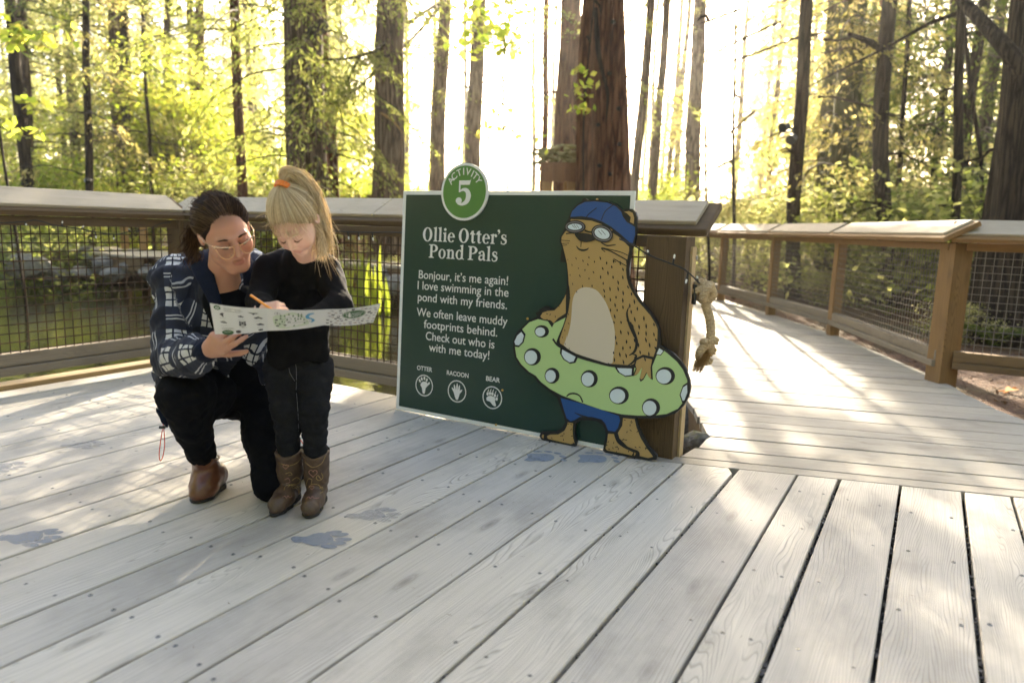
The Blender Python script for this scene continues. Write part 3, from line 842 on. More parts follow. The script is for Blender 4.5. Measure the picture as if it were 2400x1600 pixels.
def shrub(label, kind, x, y, sc, rot, group=None, name='shrub'):
    t = thing(name, label, 'shrub', (x, y, float(ground_h(x, y)) - .05), group)
    inst('foliage', SH_LIB[kind][0], t, rot, sc); inst('stems', SH_LIB[kind][1], t, rot, sc)
    return t
_r = np.random.default_rng(31)
for (x, y) in scatter(_r, 16, -.80, -.22, 17.5, 27, 1.8):
    shrub('lime yellow maple bush among many at the far side of the pond', 'tallmaple' if _r.random() < .5 else 'maple', x, y, _r.uniform(.8, 1.3), _r.uniform(0, 6), 'lime maple bushes across the pond')
for (x, y) in scatter(_r, 9, .23, .50, 13, 22, 1.5):
    if x < 4.2: continue
    shrub('gold sunlit bush among many beyond the curving boardwalk', 'goldbush', x, y, _r.uniform(.8, 1.2), _r.uniform(0, 6), 'gold bushes beyond the boardwalk')
for (x, y) in scatter(_r, 9, .48, .80, 10, 18, 1.5):
    shrub('dark green bush among many beyond the right railing', 'greenbush', x, y, _r.uniform(.9, 1.5), _r.uniform(0, 6), 'green bushes beyond the right railing')
for (x, y) in scatter(_r, 16, -.22, .22, 19, 30, 1.6):
    shrub('pale yellow bush among many in the glare behind the sign', 'maple', x, y, _r.uniform(.7, 1.1), _r.uniform(0, 6), 'pale bushes in the glare')

def far_wood():
    rg = np.random.default_rng(99); Q = []
    for k in range(150):
        Y = rg.uniform(42, 85); a = rg.uniform(-.95, .95)
        cen = -.20 < a < .28
        if cen and rg.random() < .82: continue
        x = a * Y; h = rg.uniform(12, 26); n = int(rg.uniform(350, 800) * (.5 if cen else 1))
        z = rg.random(n) ** .8 * h
        r = (1.0 - .75 * z / h) * rg.uniform(1.8, 3.6)
        th = rg.uniform(0, 6.28, n); rr = r * np.sqrt(rg.random(n))
        C = np.stack([x + rr * np.cos(th), Y + rr * np.sin(th), .5 + z - .3 * rr], -1)
        D = np.stack([np.cos(th), np.sin(th), -.6 * np.ones(n)], -1) + rg.normal(0, .4, (n, 3))
        N = np.stack([rg.normal(0, .6, n), rg.normal(0, .6, n), np.ones(n)], -1)
        Q.append(leaf_quads(C, D, N, rg.uniform(.4, 1.0, n), rg.uniform(.15, .4, n)))
    for k in range(85):                                                 # the same forest, unseen behind the viewer, added to cut the sky light
        th0 = rg.uniform(math.radians(55), math.radians(305)); R_ = rg.uniform(13, 26); x, Y = R_ * math.sin(th0), R_ * math.cos(th0)
        if Y > 6: continue
        h = rg.uniform(10, 18); n = 520; z = rg.random(n) ** .8 * h; r = (1.1 - .7 * z / h) * rg.uniform(2.2, 3.6)
        th = rg.uniform(0, 6.28, n); rr = r * np.sqrt(rg.random(n)); C = np.stack([x + rr * np.cos(th), Y + rr * np.sin(th), .3 + z], -1)
        D = np.stack([np.cos(th), np.sin(th), -.6 * np.ones(n)], -1) + rg.normal(0, .4, (n, 3)); N = rg.normal(0, 1, (n, 3))
        Q.append(leaf_quads(C, D, N, rg.uniform(.5, 1.1, n), rg.uniform(.3, .6, n)))
    o = quads_obj('far_off_wood', np.concatenate(Q), L_GOLD)
    tag(o, 'hazy yellow green wood far behind the trunks', 'wood', kind='stuff')
far_wood()

# ================================================================== THE GREEN SIGN
SG_A = math.radians(30.5); SG_T = math.radians(2.6)
SE1 = np.array([math.cos(SG_A), -math.sin(SG_A), 0]); _sb = np.array([math.sin(SG_A), math.cos(SG_A), 0])
SE2 = _sb * math.sin(SG_T) + EZ * math.cos(SG_T); SN = -np.cross(SE1, SE2); SN = SN if SN[1] < 0 else -SN
SO = GZ(928, 958, 0.004)
def SP(s, t, d=0.0): return SO + SE1 * s + SE2 * t + SN * d
def S_px(x, y, d=0.0):
    p = ONP(x, y, SO + SN * d, SN) - SO
    return np.array([p @ SE1, p @ SE2])
M_WHITE = plain('sign_white', (0.74, 0.76, 0.74), 0.35, var=.04)
M_SGREEN, _nt, _p = nodes_of('sign_dark_green')
_b = NB(_nt); _tc = _b.n('ShaderNodeTexCoord').outputs['Object']
_sc = _b.noise(_b.mapping(_tc, (3, 3, 60), rot=(0.3, 0.2, 0.4)), 1.2, 5, .7)
_c = _b.mix(_b.ramp(_sc, [(.66, (0,) * 3), (.78, (.5,) * 3)]), (0.010, 0.042, 0.032), (0.07, 0.12, 0.10))
_c = _b.mix(_b.math('MULTIPLY', _b.noise(_tc, 2.5, 4), .25), _c, (0.045, 0.075, 0.055))
_b.l(_c, _p.inputs['Base Color']); _p.inputs['Roughness'].default_value = .34; _p.inputs['Specular IOR Level'].default_value = .5
M_BADGE = plain('badge_green', (0.095, 0.235, 0.055), 0.35)
M_BLACK = plain('print_black', (0.012, 0.013, 0.014), 0.4)
M_TAN = plain('print_tan', (0.43, 0.285, 0.105), 0.4)
M_CREAM = plain('print_cream', (0.60, 0.53, 0.42), 0.4)
M_BLUE = plain('print_blue', (0.012, 0.075, 0.26), 0.4)
M_RINGG = plain('print_light_green', (0.42, 0.60, 0.26), 0.4)
M_LENS = plain('print_pale_blue', (0.62, 0.71, 0.74), 0.4)
M_GREY = plain('print_grey', (0.17, 0.16, 0.17), 0.4)
SIGN = thing('sign_board', 'large dark green activity board with white lettering leaning against the railing', 'sign', SP(.68, 0))

class Flat:
    """flat print: polygons on a plane, each a hair above the last so that no two share a plane"""
    def __init__(s, place, d0, step=6e-5): s.mb = MB(); s.place = place; s.d = d0; s.step = step
    def poly(s, pts, mi=0, d=None):
        s.d += s.step
        dd = s.d if d is None else d
        pts = [np.asarray(p, float) for p in pts]
        ar = sum(pts[i][0] * pts[(i + 1) % len(pts)][1] - pts[(i + 1) % len(pts)][0] * pts[i][1] for i in range(len(pts)))
        if ar < 0: pts = pts[::-1]
        s.mb.add([s.place(p[0], p[1], dd) for p in pts], [tuple(range(len(pts)))], [[(p[0], p[1]) for p in pts]], mi)
    def ell(s, c, rx, ry, rot=0.0, mi=0, n=28):
        cr, sr = math.cos(rot), math.sin(rot)
        s.poly([(c[0] + rx * math.cos(a) * cr - ry * math.sin(a) * sr, c[1] + rx * math.cos(a) * sr + ry * math.sin(a) * cr) for a in np.linspace(0, 2 * math.pi, n, endpoint=False)], mi)
    def ring(s, c, rx, ry, ix, iy, a0=0.0, a1=2 * math.pi, n=40, mi=0, ic=None):
        s.d += s.step; ic = ic or c
        A = np.linspace(a0, a1, n + 1); P = []; F = []
        for a in A:
            P.append(s.place(c[0] + rx * math.cos(a), c[1] + ry * math.sin(a), s.d)); P.append(s.place(ic[0] + ix * math.cos(a), ic[1] + iy * math.sin(a), s.d))
        for i in range(n): F.append((2 * i + 1, 2 * i, 2 * i + 2, 2 * i + 3))
        s.mb.add(P, F, None, mi)
    def stroke(s, pts, w, mi=0, smooth=True):
        pts = [np.asarray(p, float) for p in pts]
        if smooth and len(pts) > 2: pts, w = cr_spline(pts, w, 5)
        m = len(pts); w = w if hasattr(w, '__len__') else [w] * m
        L = []; R = []
        for i in range(m):
            t = pts[min(i + 1, m - 1)] - pts[max(i - 1, 0)]; t = t / (np.linalg.norm(t) + 1e-9); q = np.array([-t[1], t[0]])
            L.append(pts[i] + q * w[i] / 2); R.append(pts[i] - q * w[i] / 2)
        s.d += s.step
        P = [s.place(*p, s.d) for p in L] + [s.place(*p, s.d) for p in R]
        s.mb.add(P, [(m + i, m + i + 1, i + 1, i) for i in range(m - 1)], None, mi)
def cr_spline(pts, w=None, sub=5):
    pts = [np.asarray(p, float) for p in pts]; m = len(pts); out = []; wo = []
    ww = list(w) if hasattr(w, '__len__') else [w or 0] * m
    for i in range(m - 1):
        p0, p1, p2, p3 = pts[max(i - 1, 0)], pts[i], pts[i + 1], pts[min(i + 2, m - 1)]
        for k in range(sub):
            t = k / sub
            out.append(.5 * (2 * p1 + (p2 - p0) * t + (2 * p0 - 5 * p1 + 4 * p2 - p3) * t * t + (3 * p1 - p0 - 3 * p2 + p3) * t ** 3))
            wo.append(ww[i] * (1 - t) + ww[i + 1] * t)
    out.append(pts[-1]); wo.append(ww[-1])
    return out, wo
def closed_spline(pts, sub=4):
    pts = [np.asarray(p, float) for p in pts]; m = len(pts); out = []
    for i in range(m):
        p0, p1, p2, p3 = pts[i - 1], pts[i], pts[(i + 1) % m], pts[(i + 2) % m]
        for k in range(sub):
            t = k / sub
            out.append(.5 * (2 * p1 + (p2 - p0) * t + (2 * p0 - 5 * p1 + 4 * p2 - p3) * t * t + (3 * p1 - p0 - 3 * p2 + p3) * t ** 3))
    return out
def sans_mesh(text, bold=0.0):
    """outline of a line of text in the built-in sans face as (verts 2-D, faces), baseline at 0"""
    cu = bpy.data.curves.new('t', 'FONT'); cu.body = text; cu.size = 1.0; cu.offset = bold; cu.resolution_u = 4
    o = bpy.data.objects.new('t', cu); COL.objects.link(o)
    me = bpy.data.meshes.new_from_object(o.evaluated_get(bpy.context.evaluated_depsgraph_get()))
    V = np.array([v.co[:2] for v in me.vertices]); F = [tuple(p.vertices) for p in me.polygons]
    bpy.data.objects.remove(o); bpy.data.curves.remove(cu); bpy.data.meshes.remove(me)
    return V, F
def sans(fl, text, p, width, hscale=None, bold=0.0, mi=0, ang=0.0, capref=None):
    """set text from p (left end of the baseline) over the given width"""
    V, F = sans_mesh(text, bold)
    x0, x1 = V[:, 0].min(), V[:, 0].max()
    sx = width / (x1 - x0); sy = sx if hscale is None else hscale
    fl.d += fl.step
    ca, sa = math.cos(ang), math.sin(ang)
    P = []
    for x, y in V:
        X, Y = (x - x0) * sx, y * sy
        P.append(fl.place(p[0] + X * ca - Y * sa, p[1] + X * sa + Y * ca, fl.d))
    n = np.cross(np.array(fl.place(1, 0, 0)) - fl.place(0, 0, 0), np.array(fl.place(0, 1, 0)) - fl.place(0, 0, 0))
    out = np.array(fl.place(0, 0, 1)) - fl.place(0, 0, 0)
    if np.dot(n, out) < 0: F = [f[::-1] for f in F]
    fl.mb.add(P, F, None, mi)
class Serif:
    """a bold old-style serif drawn letter by letter: cap height 1, x-height .68"""
    ADV = dict(O=.90, l=.37, i=.37, e=.60, t=.46, r=.50, s=.50, P=.80, o=.66, n=.74, d=.72, a=.64)
    def __init__(s, fl, x, y, sx, sy, mi=0): s.fl = fl; s.x, s.y, s.sx, s.sy, s.mi = x, y, sx, sy, mi
    def q(s, p): return (s.x + p[0] * s.sx, s.y + p[1] * s.sy)
    def P(s, *pts): s.fl.poly([s.q(p) for p in pts], s.mi)
    def R(s, x0, y0, x1, y1): s.P((x0, y0), (x1, y0), (x1, y1), (x0, y1))
    def S(s, pts, w): s.fl.stroke([s.q(p) for p in pts], [k * (s.sx + s.sy) / 2 for k in w], s.mi)
    def E(s, x, y, rx, ry=None): s.fl.ell(s.q((x, y)), rx * s.sx, (ry or rx) * s.sy, 0, s.mi, 18)
    def RG(s, c, rx, ry, ix, iy, a0=0, a1=360): s.fl.ring(s.q(c), rx * s.sx, ry * s.sy, ix * s.sx, iy * s.sy, math.radians(a0), math.radians(a1), 28, s.mi)
    def foot(s, x0, x1, y=0.0): s.P((x0, y), (x1, y), (x1, y + .045), (x1 - .07, y + .085), (x0 + .07, y + .085), (x0, y + .045))
    def flag(s, x, y, w=.17): s.P((x - .11, y - .06), (x + .01, y - .17), (x + w, y - .16), (x + w, y + .02), (x + .06, y - .015))
    def stem(s, x, top, w=.17, foot=True):
        s.R(x, 0, x + w, top - .05); s.flag(x, top, w)
        if foot: s.foot(x - .085, x + w + .085)
    def draw(s, ch):
        if ch == 'O': s.RG((.43, .5), .41, .53, .20, .455)
        elif ch == 'o': s.RG((.32, .335), .31, .36, .14, .295)
        elif ch == 'l': s.stem(.1, 1.06)
        elif ch == 'i': s.stem(.1, .70); s.E(.185, .90, .105)
        elif ch == 'e':
            s.RG((.31, .335), .30, .36, .13, .30, 8, 322); s.P((.12, .33), (.60, .33), (.61, .40), (.12, .40)); s.R(.44, .34, .605, .44)
        elif ch == 't':
            s.R(.13, .12, .30, .86); s.P((.0, .60), (.42, .60), (.42, .68), (.13, .68), (.0, .64)); s.S([(.215, .2), (.24, .06), (.34, .04), (.44, .10)], [.17, .14, .08, .03]); s.P((.0, .64), (.13, .68), (.30, .90), (.13, .86))
        elif ch == 'r':
            s.stem(.1, .70); s.S([(.22, .50), (.30, .62), (.41, .65), (.46, .60)], [.05, .07, .09, .10]); s.E(.43, .57, .095)
        elif ch == 's':
            s.S([(.42, .50), (.36, .63), (.22, .66), (.11, .57), (.16, .44), (.30, .36), (.42, .26), (.40, .10), (.26, .015), (.12, .05), (.06, .19)], [.02, .07, .08, .11, .15, .18, .15, .11, .08, .07, .02])
            s.P((.38, .47), (.44, .47), (.43, .69), (.38, .64)); s.P((.04, .21), (.10, .21), (.10, .06), (.05, .0))
        elif ch == "'":
            s.E(.10, .93, .095); s.S([(.15, .93), (.16, .82), (.06, .68)], [.10, .08, .02])
        elif ch == 'P':
            s.R(.12, .05, .31, .95); s.foot(.0, .45); s.P((.0, 1.0), (.45, 1.0), (.42, .92), (.07, .92), (.0, .955)); s.RG((.38, .72), .40, .285, .19, .21, -90, 90); s.R(.30, .93, .39, 1.004); s.R(.30, .437, .39, .505)
        elif ch == 'n':
            s.stem(.1, .70); s.S([(.24, .50), (.34, .62), (.47, .62), (.545, .50), (.545, .3)], [.05, .08, .12, .17, .17]); s.R(.46, 0, .63, .42); s.foot(.375, .715)
        elif ch == 'd':
            s.RG((.31, .335), .30, .36, .14, .29, 40, 320); s.R(.45, .02, .62, 1.0); s.flag(.45, 1.06); s.P((.6, .0), (.72, .0), (.72, .05), (.6, .09)); s.R(.40, .03, .46, .09); s.R(.40, .58, .46, .64)
        elif ch == 'a':
            s.R(.38, .08, .545, .48); s.S([(.46, .46), (.42, .61), (.29, .66), (.14, .60)], [.16, .11, .08, .07]); s.E(.135, .535, .095); s.S([(.42, .40), (.27, .37), (.13, .30), (.12, .12), (.24, .05), (.40, .12)], [.04, .07, .12, .16, .12, .05]); s.P((.53, .12), (.62, .05), (.62, .0), (.47, .0), (.40, .08))
        elif ch == '5':
            s.P((.14, .98), (.60, .98), (.64, 1.04), (.58, .80), (.17, .80)); s.R(.135, .50, .20, .97)
            s.S([(.15, .50), (.30, .60), (.47, .56), (.55, .36), (.48, .12), (.28, .0), (.10, .06)], [.03, .10, .17, .23, .19, .10, .10]); s.E(.15, .15, .13)
    def text(s, t):
        for ch in t:
            if ch == ' ': s.x += .27 * s.sx; continue
            if ch == 's' and s.prev == "'": s.x -= .0
            s.draw(ch); s.x += (s.ADV.get(ch, .22) + .035) * s.sx; s.prev = ch
    prev = ''
    @classmethod
    def width(c, t): return sum(.27 if ch == ' ' else c.ADV.get(ch, .22) + .035 for ch in t) - .035

SW, SH = 1.357, 1.228
# board: a white sheet with a cut edge, the dark green print 20 mm inside its border
_mb = MB(); _mb.box(SP(SW / 2, SH / 2, -.006), SE1 * SW / 2, SE2 * SH / 2, SN * .006)
rel(SIGN, _mb.build('board', M_WHITE, bevel=.0015))
_fl = Flat(SP, .0006); _bw = .021
_fl.poly([(_bw, _bw), (SW - _bw, _bw), (SW - _bw, SH - _bw), (_bw, SH - _bw)])
rel(SIGN, _fl.mb.build('green_panel', M_SGREEN))
# badge
_bc = S_px(1091, 450.4); _bry = .148; _brx = .148
_mb = MB(); _n = 56
_P = [SP(_bc[0] + _brx * math.cos(a), _bc[1] + _bry * math.sin(a), dd) for dd in (.001, .012) for a in np.linspace(0, 2 * math.pi, _n, endpoint=False)]
_mb.add(_P, [tuple(range(_n))[::-1], tuple(range(_n, 2 * _n))] + [(i, (i + 1) % _n, _n + (i + 1) % _n, _n + i) for i in range(_n)])
_badge = _mb.build('badge', M_WHITE); rel(SIGN, _badge)
_fl = Flat(SP, .0128); _fl.ell(_bc, _brx - .013, _bry - .013, n=56)
rel(_badge, _fl.mb.build('badge_face', M_BADGE))
_fl = Flat(SP, .0138)
for i, ch in enumerate('ACTIVITY'):
    a = math.radians(90 + 56 - i * 16 - (4 if i > 1 else 0) - (-4 if i > 5 else 0))
    V, F = sans_mesh(ch, .015)
    w = (V[:, 0].max() - V[:, 0].min()) * .050; c, s_ = math.cos(a), math.sin(a); r = .088
    sans(_fl, ch, (_bc[0] + r * c - s_ * (w / 2), _bc[1] + r * s_ + c * (w / 2)), w, .050, .015, ang=a - math.pi / 2)
_sf = Serif(_fl, _bc[0] - .053, _bc[1] - .064, .150, .125); _sf.draw('5')
rel(_badge, _fl.mb.build('badge_lettering', M_WHITE))
# heading
_fl = Flat(SP, .0016)
for txt, pl, pr in (("Ollie Otter's", (990.5, 566.1), (1188.5, 571.6)), ('Pond Pals', (1005.6, 604.5), (1167.4, 612.2))):
    a, b = S_px(*pl), S_px(*pr)
    sx = (b[0] - a[0]) / Serif.width(txt)
    Serif(_fl, a[0], (a[1] + b[1]) / 2, sx, .0725).text(txt)
rel(SIGN, _fl.mb.build('heading', M_WHITE))
_fl = Flat(SP, .0016)
for txt, pl, pr in (("Bonjour, it\u2019s me again!", (981.7, 652.5), (1190.7, 667.6)), ('I love swimming in the', (979, 677.7), (1192, 695)), ('pond with my friends.', (979.5, 706), (1188.5, 723)),
                    ('We often leave muddy', (976.8, 740.3), (1189.4, 762.2)), ('footprints behind.', (993.8, 767), (1165.5, 789.6)), ('Check out who is', (998, 796.3), (1159, 815.8)), ('with me today!', (1005.6, 822.3), (1147, 841.8))):
    a, b = S_px(*pl), S_px(*pr)
    sans(_fl, txt, (a[0], (a[1] + b[1]) / 2), b[0] - a[0], .0655, .006)
rel(SIGN, _fl.mb.build('body_text', M_WHITE))
def pad(fl, pts, f=lambda p: p): fl.poly(closed_spline([f(np.array(p)) for p in pts], 4))
for txt, pl, pr, cen, kind in (('OTTER', (977.4, 865.6), (1013.2, 871.5), (994.5, 903), 0), ('RACOON', (1047.4, 877.6), (1098.4, 885.2), (1071.3, 916.6), 1), ('BEAR', (1139.6, 890.6), (1172, 897), (1154.1, 931.3), 2)):
    fl = Flat(SP, .0016); a, b, c = S_px(*pl), S_px(*pr), S_px(*cen)
    sans(fl, txt, (a[0], (a[1] + b[1]) / 2), b[0] - a[0], .0345, .02)
    fl.ring(c, .0605, .0605, .0545, .0545, n=48)
    k = .0605
    if kind == 0:
        pad(fl, [(c + k * np.array(p)) for p in ((-.12, -.72), (.06, -.76), (.14, -.5), (.2, -.2), (.42, .05), (.32, .30), (.0, .38), (-.3, .25), (-.42, 0), (-.25, -.25), (-.2, -.5))])
        for x, y, r in ((-.52, .38, -.5), (-.30, .58, -.25), (0, .68, 0), (.28, .55, .3), (.52, .25, .6)): fl.ell(c + k * np.array((x, y)), k * .10, k * .17, -r)
    elif kind == 1:
        pad(fl, [(c + k * np.array(p)) for p in ((-.06, -.74), (.14, -.72), (.26, -.35), (.36, 0), (.2, .12), (-.18, .12), (-.36, .0), (-.26, -.35))])
        for p0, p1 in (((-.28, -.05), (-.56, .28)), ((-.2, .05), (-.32, .58)), ((0, .08), (0, .72)), ((.2, .05), (.26, .60)), ((.3, -.05), (.56, .22))):
            fl.stroke([c + k * np.array(p0), c + k * (np.array(p0) * .4 + np.array(p1) * .6), c + k * np.array(p1)], [k * .2, k * .17, k * .04])
    else:
        pad(fl, [(c + k * np.array(p)) for p in ((.3, -.72), (.42, -.6), (.3, -.3), (.32, -.05), (.05, .12), (-.3, .12), (-.58, -.08), (-.55, -.32), (-.2, -.4), (.05, -.62))])
        for x, y in ((-.5, .26), (-.25, .34), (.0, .34), (.26, .22), (.46, -.05)):
            fl.ell(c + k * np.array((x, y)), k * .115, k * .15, -.1); fl.stroke([c + k * np.array((x + .03, y + .18)), c + k * np.array((x + .12, y + .44))], [k * .12, k * .02], smooth=False)
    rel(SIGN, fl.mb.build('track_icon', M_WHITE))

# the otter: a cut-out sheet 25 mm proud of the board; outlines in two grids read off the photograph, laid on that plane
OD = .030
def _a(p): return S_px(1180 + p[0] * .22958, 440 + p[1] * .22958, OD)
def _bq(p): return S_px(1180 + p[0] * .24231, 740 + p[1] * .24231, OD)
def PA(*pts): return [_a(p) for p in pts]
def PB(*pts): return [_bq(p) for p in pts]
SIL = PA((660, 320), (690, 240), (740, 180), (795, 142), (808, 115), (835, 108), (862, 124), (960, 124), (1060, 138), (1150, 172), (1215, 225), (1260, 213), (1312, 217), (1347, 246), (1362, 300), (1357, 380), (1362, 420), (1350, 500), (1335, 570), (1305, 640), (1287, 740), (1272, 820), (1277, 900), (1292, 960), (1332, 1050), (1392, 1140), (1452, 1210), (1512, 1280), (1562, 1360), (1592, 1440)) \
    + PB((1512, 180), (1516, 285), (1560, 308), (1640, 358), (1712, 430), (1768, 520), (1802, 620), (1808, 700), (1792, 780), (1742, 870), (1662, 942), (1552, 982), (1400, 992), (1284, 987), (1302, 1060), (1342, 1150), (1402, 1260), (1484, 1350), (1472, 1392), (1400, 1397), (1280, 1374), (1150, 1353), (1000, 1334), (963, 1302), (973, 1230), (988, 1160), (983, 1100), (958, 1052), (900, 1017), (800, 1008), (740, 1010), (702, 1040), (690, 1080), (692, 1150), (707, 1220), (692, 1267), (600, 1262), (450, 1228), (370, 1198), (348, 1160), (363, 1120), (420, 1117), (500, 1118), (560, 1088), (598, 1030), (580, 960), (550, 880), (518, 790), (430, 722), (340, 653), (290, 588), (228, 552), (148, 472), (108, 400), (92, 310), (97, 230), (128, 158), (188, 98), (260, 38)) \
    + PA((345, 1312), (333, 1292), (328, 1274), (368, 1258), (365, 1244), (418, 1212), (430, 1207), (500, 1233), (545, 1210), (600, 1150), (630, 1090), (645, 1020), (653, 900), (640, 780), (618, 680), (593, 600), (573, 550), (578, 500), (608, 450), (625, 400), (640, 350))
_mb = MB(); _n = len(SIL)
_ar = sum(SIL[i][0] * SIL[(i + 1) % _n][1] - SIL[(i + 1) % _n][0] * SIL[i][1] for i in range(_n))
if _ar < 0: SIL = SIL[::-1]
_mb.add([SP(*p, d) for d in (OD - .018, OD) for p in SIL], [tuple(range(_n))[::-1], tuple(range(_n, 2 * _n))] + [(i, (i + 1) % _n, _n + (i + 1) % _n, _n + i) for i in range(_n)])
OTTER = _mb.build('otter_cutout', M_BLACK); rel(SIGN, OTTER)
_mb = MB()                                                           # blocks behind it
for q in ((1330, 600), (1330, 900), (1400, 760)): _mb.box(SP(*S_px(*q), OD / 2 - .0085), SE1 * .03, SE2 * .03, SN * (OD / 2 - .0092))
rel(OTTER, _mb.build('mounting_block', M_BLACK))
def opart(name, mat, draw, d0):
    fl = Flat(SP, OD + d0, 2.5e-5); draw(fl)
    o = fl.mb.build(name, mat); rel(OTTER, o); return o
BODY = PA((690, 322), (800, 327), (900, 337), (1000, 372), (1100, 422), (1200, 502), (1282, 582), (1283, 640), (1270, 700), (1257, 780), (1250, 840), (1258, 920), (1278, 990), (1318, 1070), (1378, 1160), (1438, 1230), (1498, 1300), (1548, 1380), (1573, 1440)) \
    + PB((1490, 190), (1485, 280), (1467, 350), (1442, 420), (1300, 440), (1235, 478), (1050, 466), (900, 430), (700, 364), (600, 300), (548, 265), (543, 230), (562, 170), (592, 80), (618, 0)) \
    + PA((642, 1300), (662, 1200), (670, 1100), (667, 1000), (662, 900), (650, 780), (630, 690), (607, 600), (590, 548), (595, 502), (625, 457), (650, 430))
ARM_L = PA((638, 1085), (636, 1280), (556, 1332), (512, 1382), (482, 1352), (400, 1340), (377, 1312), (400, 1274), (450, 1257), (520, 1252), (580, 1192), (620, 1125))
HAND = PB((1290, 430), (1350, 400), (1440, 420), (1424, 500), (1430, 604), (1408, 592), (1384, 545), (1354, 602), (1330, 618), (1322, 596), (1346, 492), (1300, 562), (1266, 574), (1290, 512), (1278, 474))
FOOT_L = PB((622, 1027), (673, 1037), (669, 1100), (674, 1180), (688, 1230), (650, 1238), (560, 1218), (432, 1188), (417, 1162), (450, 1147), (530, 1145), (590, 1110), (615, 1062))
FOOT_R = PB((1012, 1137), (1068, 1142), (1080, 1182), (1130, 1250), (1200, 1290), (1258, 1320), (1240, 1348), (1150, 1328), (1002, 1300), (987, 1280), (1002, 1220))
TAIL = PB((1157, 987), (1268, 997), (1288, 1080), (1328, 1180), (1388, 1280), (1448, 1360), (1400, 1373), (1312, 1352), (1290, 1300), (1200, 1262), (1122, 1182), (1107, 1130), (1150, 1060))
EAR = PA((1232, 247), (1280, 238), (1320, 257), (1335, 310), (1330, 370), (1292, 350), (1300, 300), (1262, 262))
def d_fur(fl):
    for p in (BODY, ARM_L, FOOT_L, FOOT_R, TAIL, EAR, PB((378, 1145), (392, 1150), (388, 1185), (368, 1170)), PB((1268, 1318), (1290, 1325), (1282, 1352), (1262, 1348))): fl.poly(p)
opart('fur', M_TAN, d_fur, .0004)
opart('belly', M_CREAM, lambda fl: fl.poly(closed_spline(PA((850, 1015), (780, 1030), (730, 1080), (705, 1160), (695, 1300), (680, 1420), (645, 1540)) + PB((615, 180), (600, 240), (590, 290), (700, 362), (900, 428), (1040, 463), (1062, 400), (1075, 300), (1080, 200), (1070, 100), (1045, 10)) + PA((1145, 1500), (1110, 1350), (1060, 1200), (1000, 1100), (940, 1040)), 3)), .0007)
def d_cap(fl):
    fl.poly(PA((682, 298), (700, 242), (760, 182), (830, 147), (930, 140), (1060, 153), (1150, 193), (1203, 247), (1218, 292), (1260, 352), (1318, 385), (1343, 402), (1343, 480), (1320, 565), (1290, 558), (1200, 478), (1100, 398), (1000, 342), (900, 307), (800, 292), (722, 296)))
opart('swim_cap', M_BLUE, d_cap, .0004)
opart('shorts', M_BLUE, lambda fl: fl.poly(PB((552, 792), (720, 838), (900, 892), (1118, 967), (1128, 1010), (1108, 1080), (1080, 1118), (1012, 1108), (985, 1040), (950, 1000), (850, 975), (740, 975), (690, 1005), (650, 1018), (612, 990), (582, 900))), .0004)
RINGP = PB((335, 32), (250, 62), (182, 130), (127, 200), (112, 300), (127, 398), (172, 468), (250, 542), (312, 578), (362, 638), (450, 706), (560, 766), (750, 838), (950, 907), (1150, 952), (1300, 963), (1450, 963), (1580, 947), (1688, 897), (1757, 808), (1782, 720), (1777, 620), (1738, 522), (1678, 442), (1598, 372), (1540, 324), (1482, 382), (1442, 480), (1425, 505), (1300, 500), (1240, 504), (1050, 494), (900, 458), (700, 392), (560, 316), (512, 252), (535, 190), (575, 100), (602, 15), (490, 72), (470, 112), (430, 52))
opart('swim_ring', M_RINGG, lambda fl: fl.poly(RINGP), .0005)
DOTS = ((365, 150, 60, 56), (275, 395, 72, 80), (465, 577, 62, 72), (825, 607, 72, 80), (1112, 768, 86, 82), (1560, 580, 84, 82), (1422, 885, 78, 84))
HALF = (((118, 280), (108, 250), (135, 190), (175, 155), (200, 190), (185, 250), (150, 285)), ((570, 325), (700, 395), (680, 440), (640, 448), (590, 415), (565, 370)), ((1100, 504), (1245, 508), (1240, 570), (1180, 578), (1125, 545)), ((1778, 665), (1740, 690), (1715, 760), (1735, 820), (1752, 815), (1780, 740)), ((1508, 312), (1548, 338), (1520, 375), (1482, 368)))
def d_dotk(fl):
    for x, y, rx, ry in DOTS: fl.poly(closed_spline(PB(*[(x + (rx + 10) * math.cos(a) + 6, y + (ry + 4) * math.sin(a)) for a in np.linspace(0, 6.283, 10, endpoint=False)]), 3))
    for h in HALF:
        c = np.mean(np.array(h, float), 0); fl.poly(PB(*[tuple(c + (np.array(p) - c) * 1.32) for p in h]))
    fl.stroke(PB((612, 778), (640, 755), (690, 750), (740, 775), (768, 835)), [.006, .008, .008, .007, .008])
    for w, p in ((.010, ((478, 222), (520, 280), (565, 308))), (.011, ((510, 262), (560, 306), (700, 386), (900, 448), (1050, 482), (1245, 494)))): fl.stroke(PB(*p), w)
    hp = HAND; c = np.mean(hp, 0); fl.poly([c + (p - c) * 1.2 for p in hp])
opart('ring_outlines', M_BLACK, d_dotk, .0009)
for x, y, rx, ry in DOTS:
    opart('ring_dot', M_LENS, lambda fl: fl.poly(closed_spline(PB(*[(x - 7 + (rx - 12) * math.cos(a), y + 2 + (ry - 13) * math.sin(a) * (1.06 if math.sin(a) > 0 else .95)) for a in np.linspace(.3, 6.583, 9, endpoint=False)]), 3)), .0024)
for h in HALF: opart('ring_dot', M_LENS, lambda fl: fl.poly(PB(*h)), .0024)
opart('paw', M_TAN, lambda fl: fl.poly(HAND), .0024)
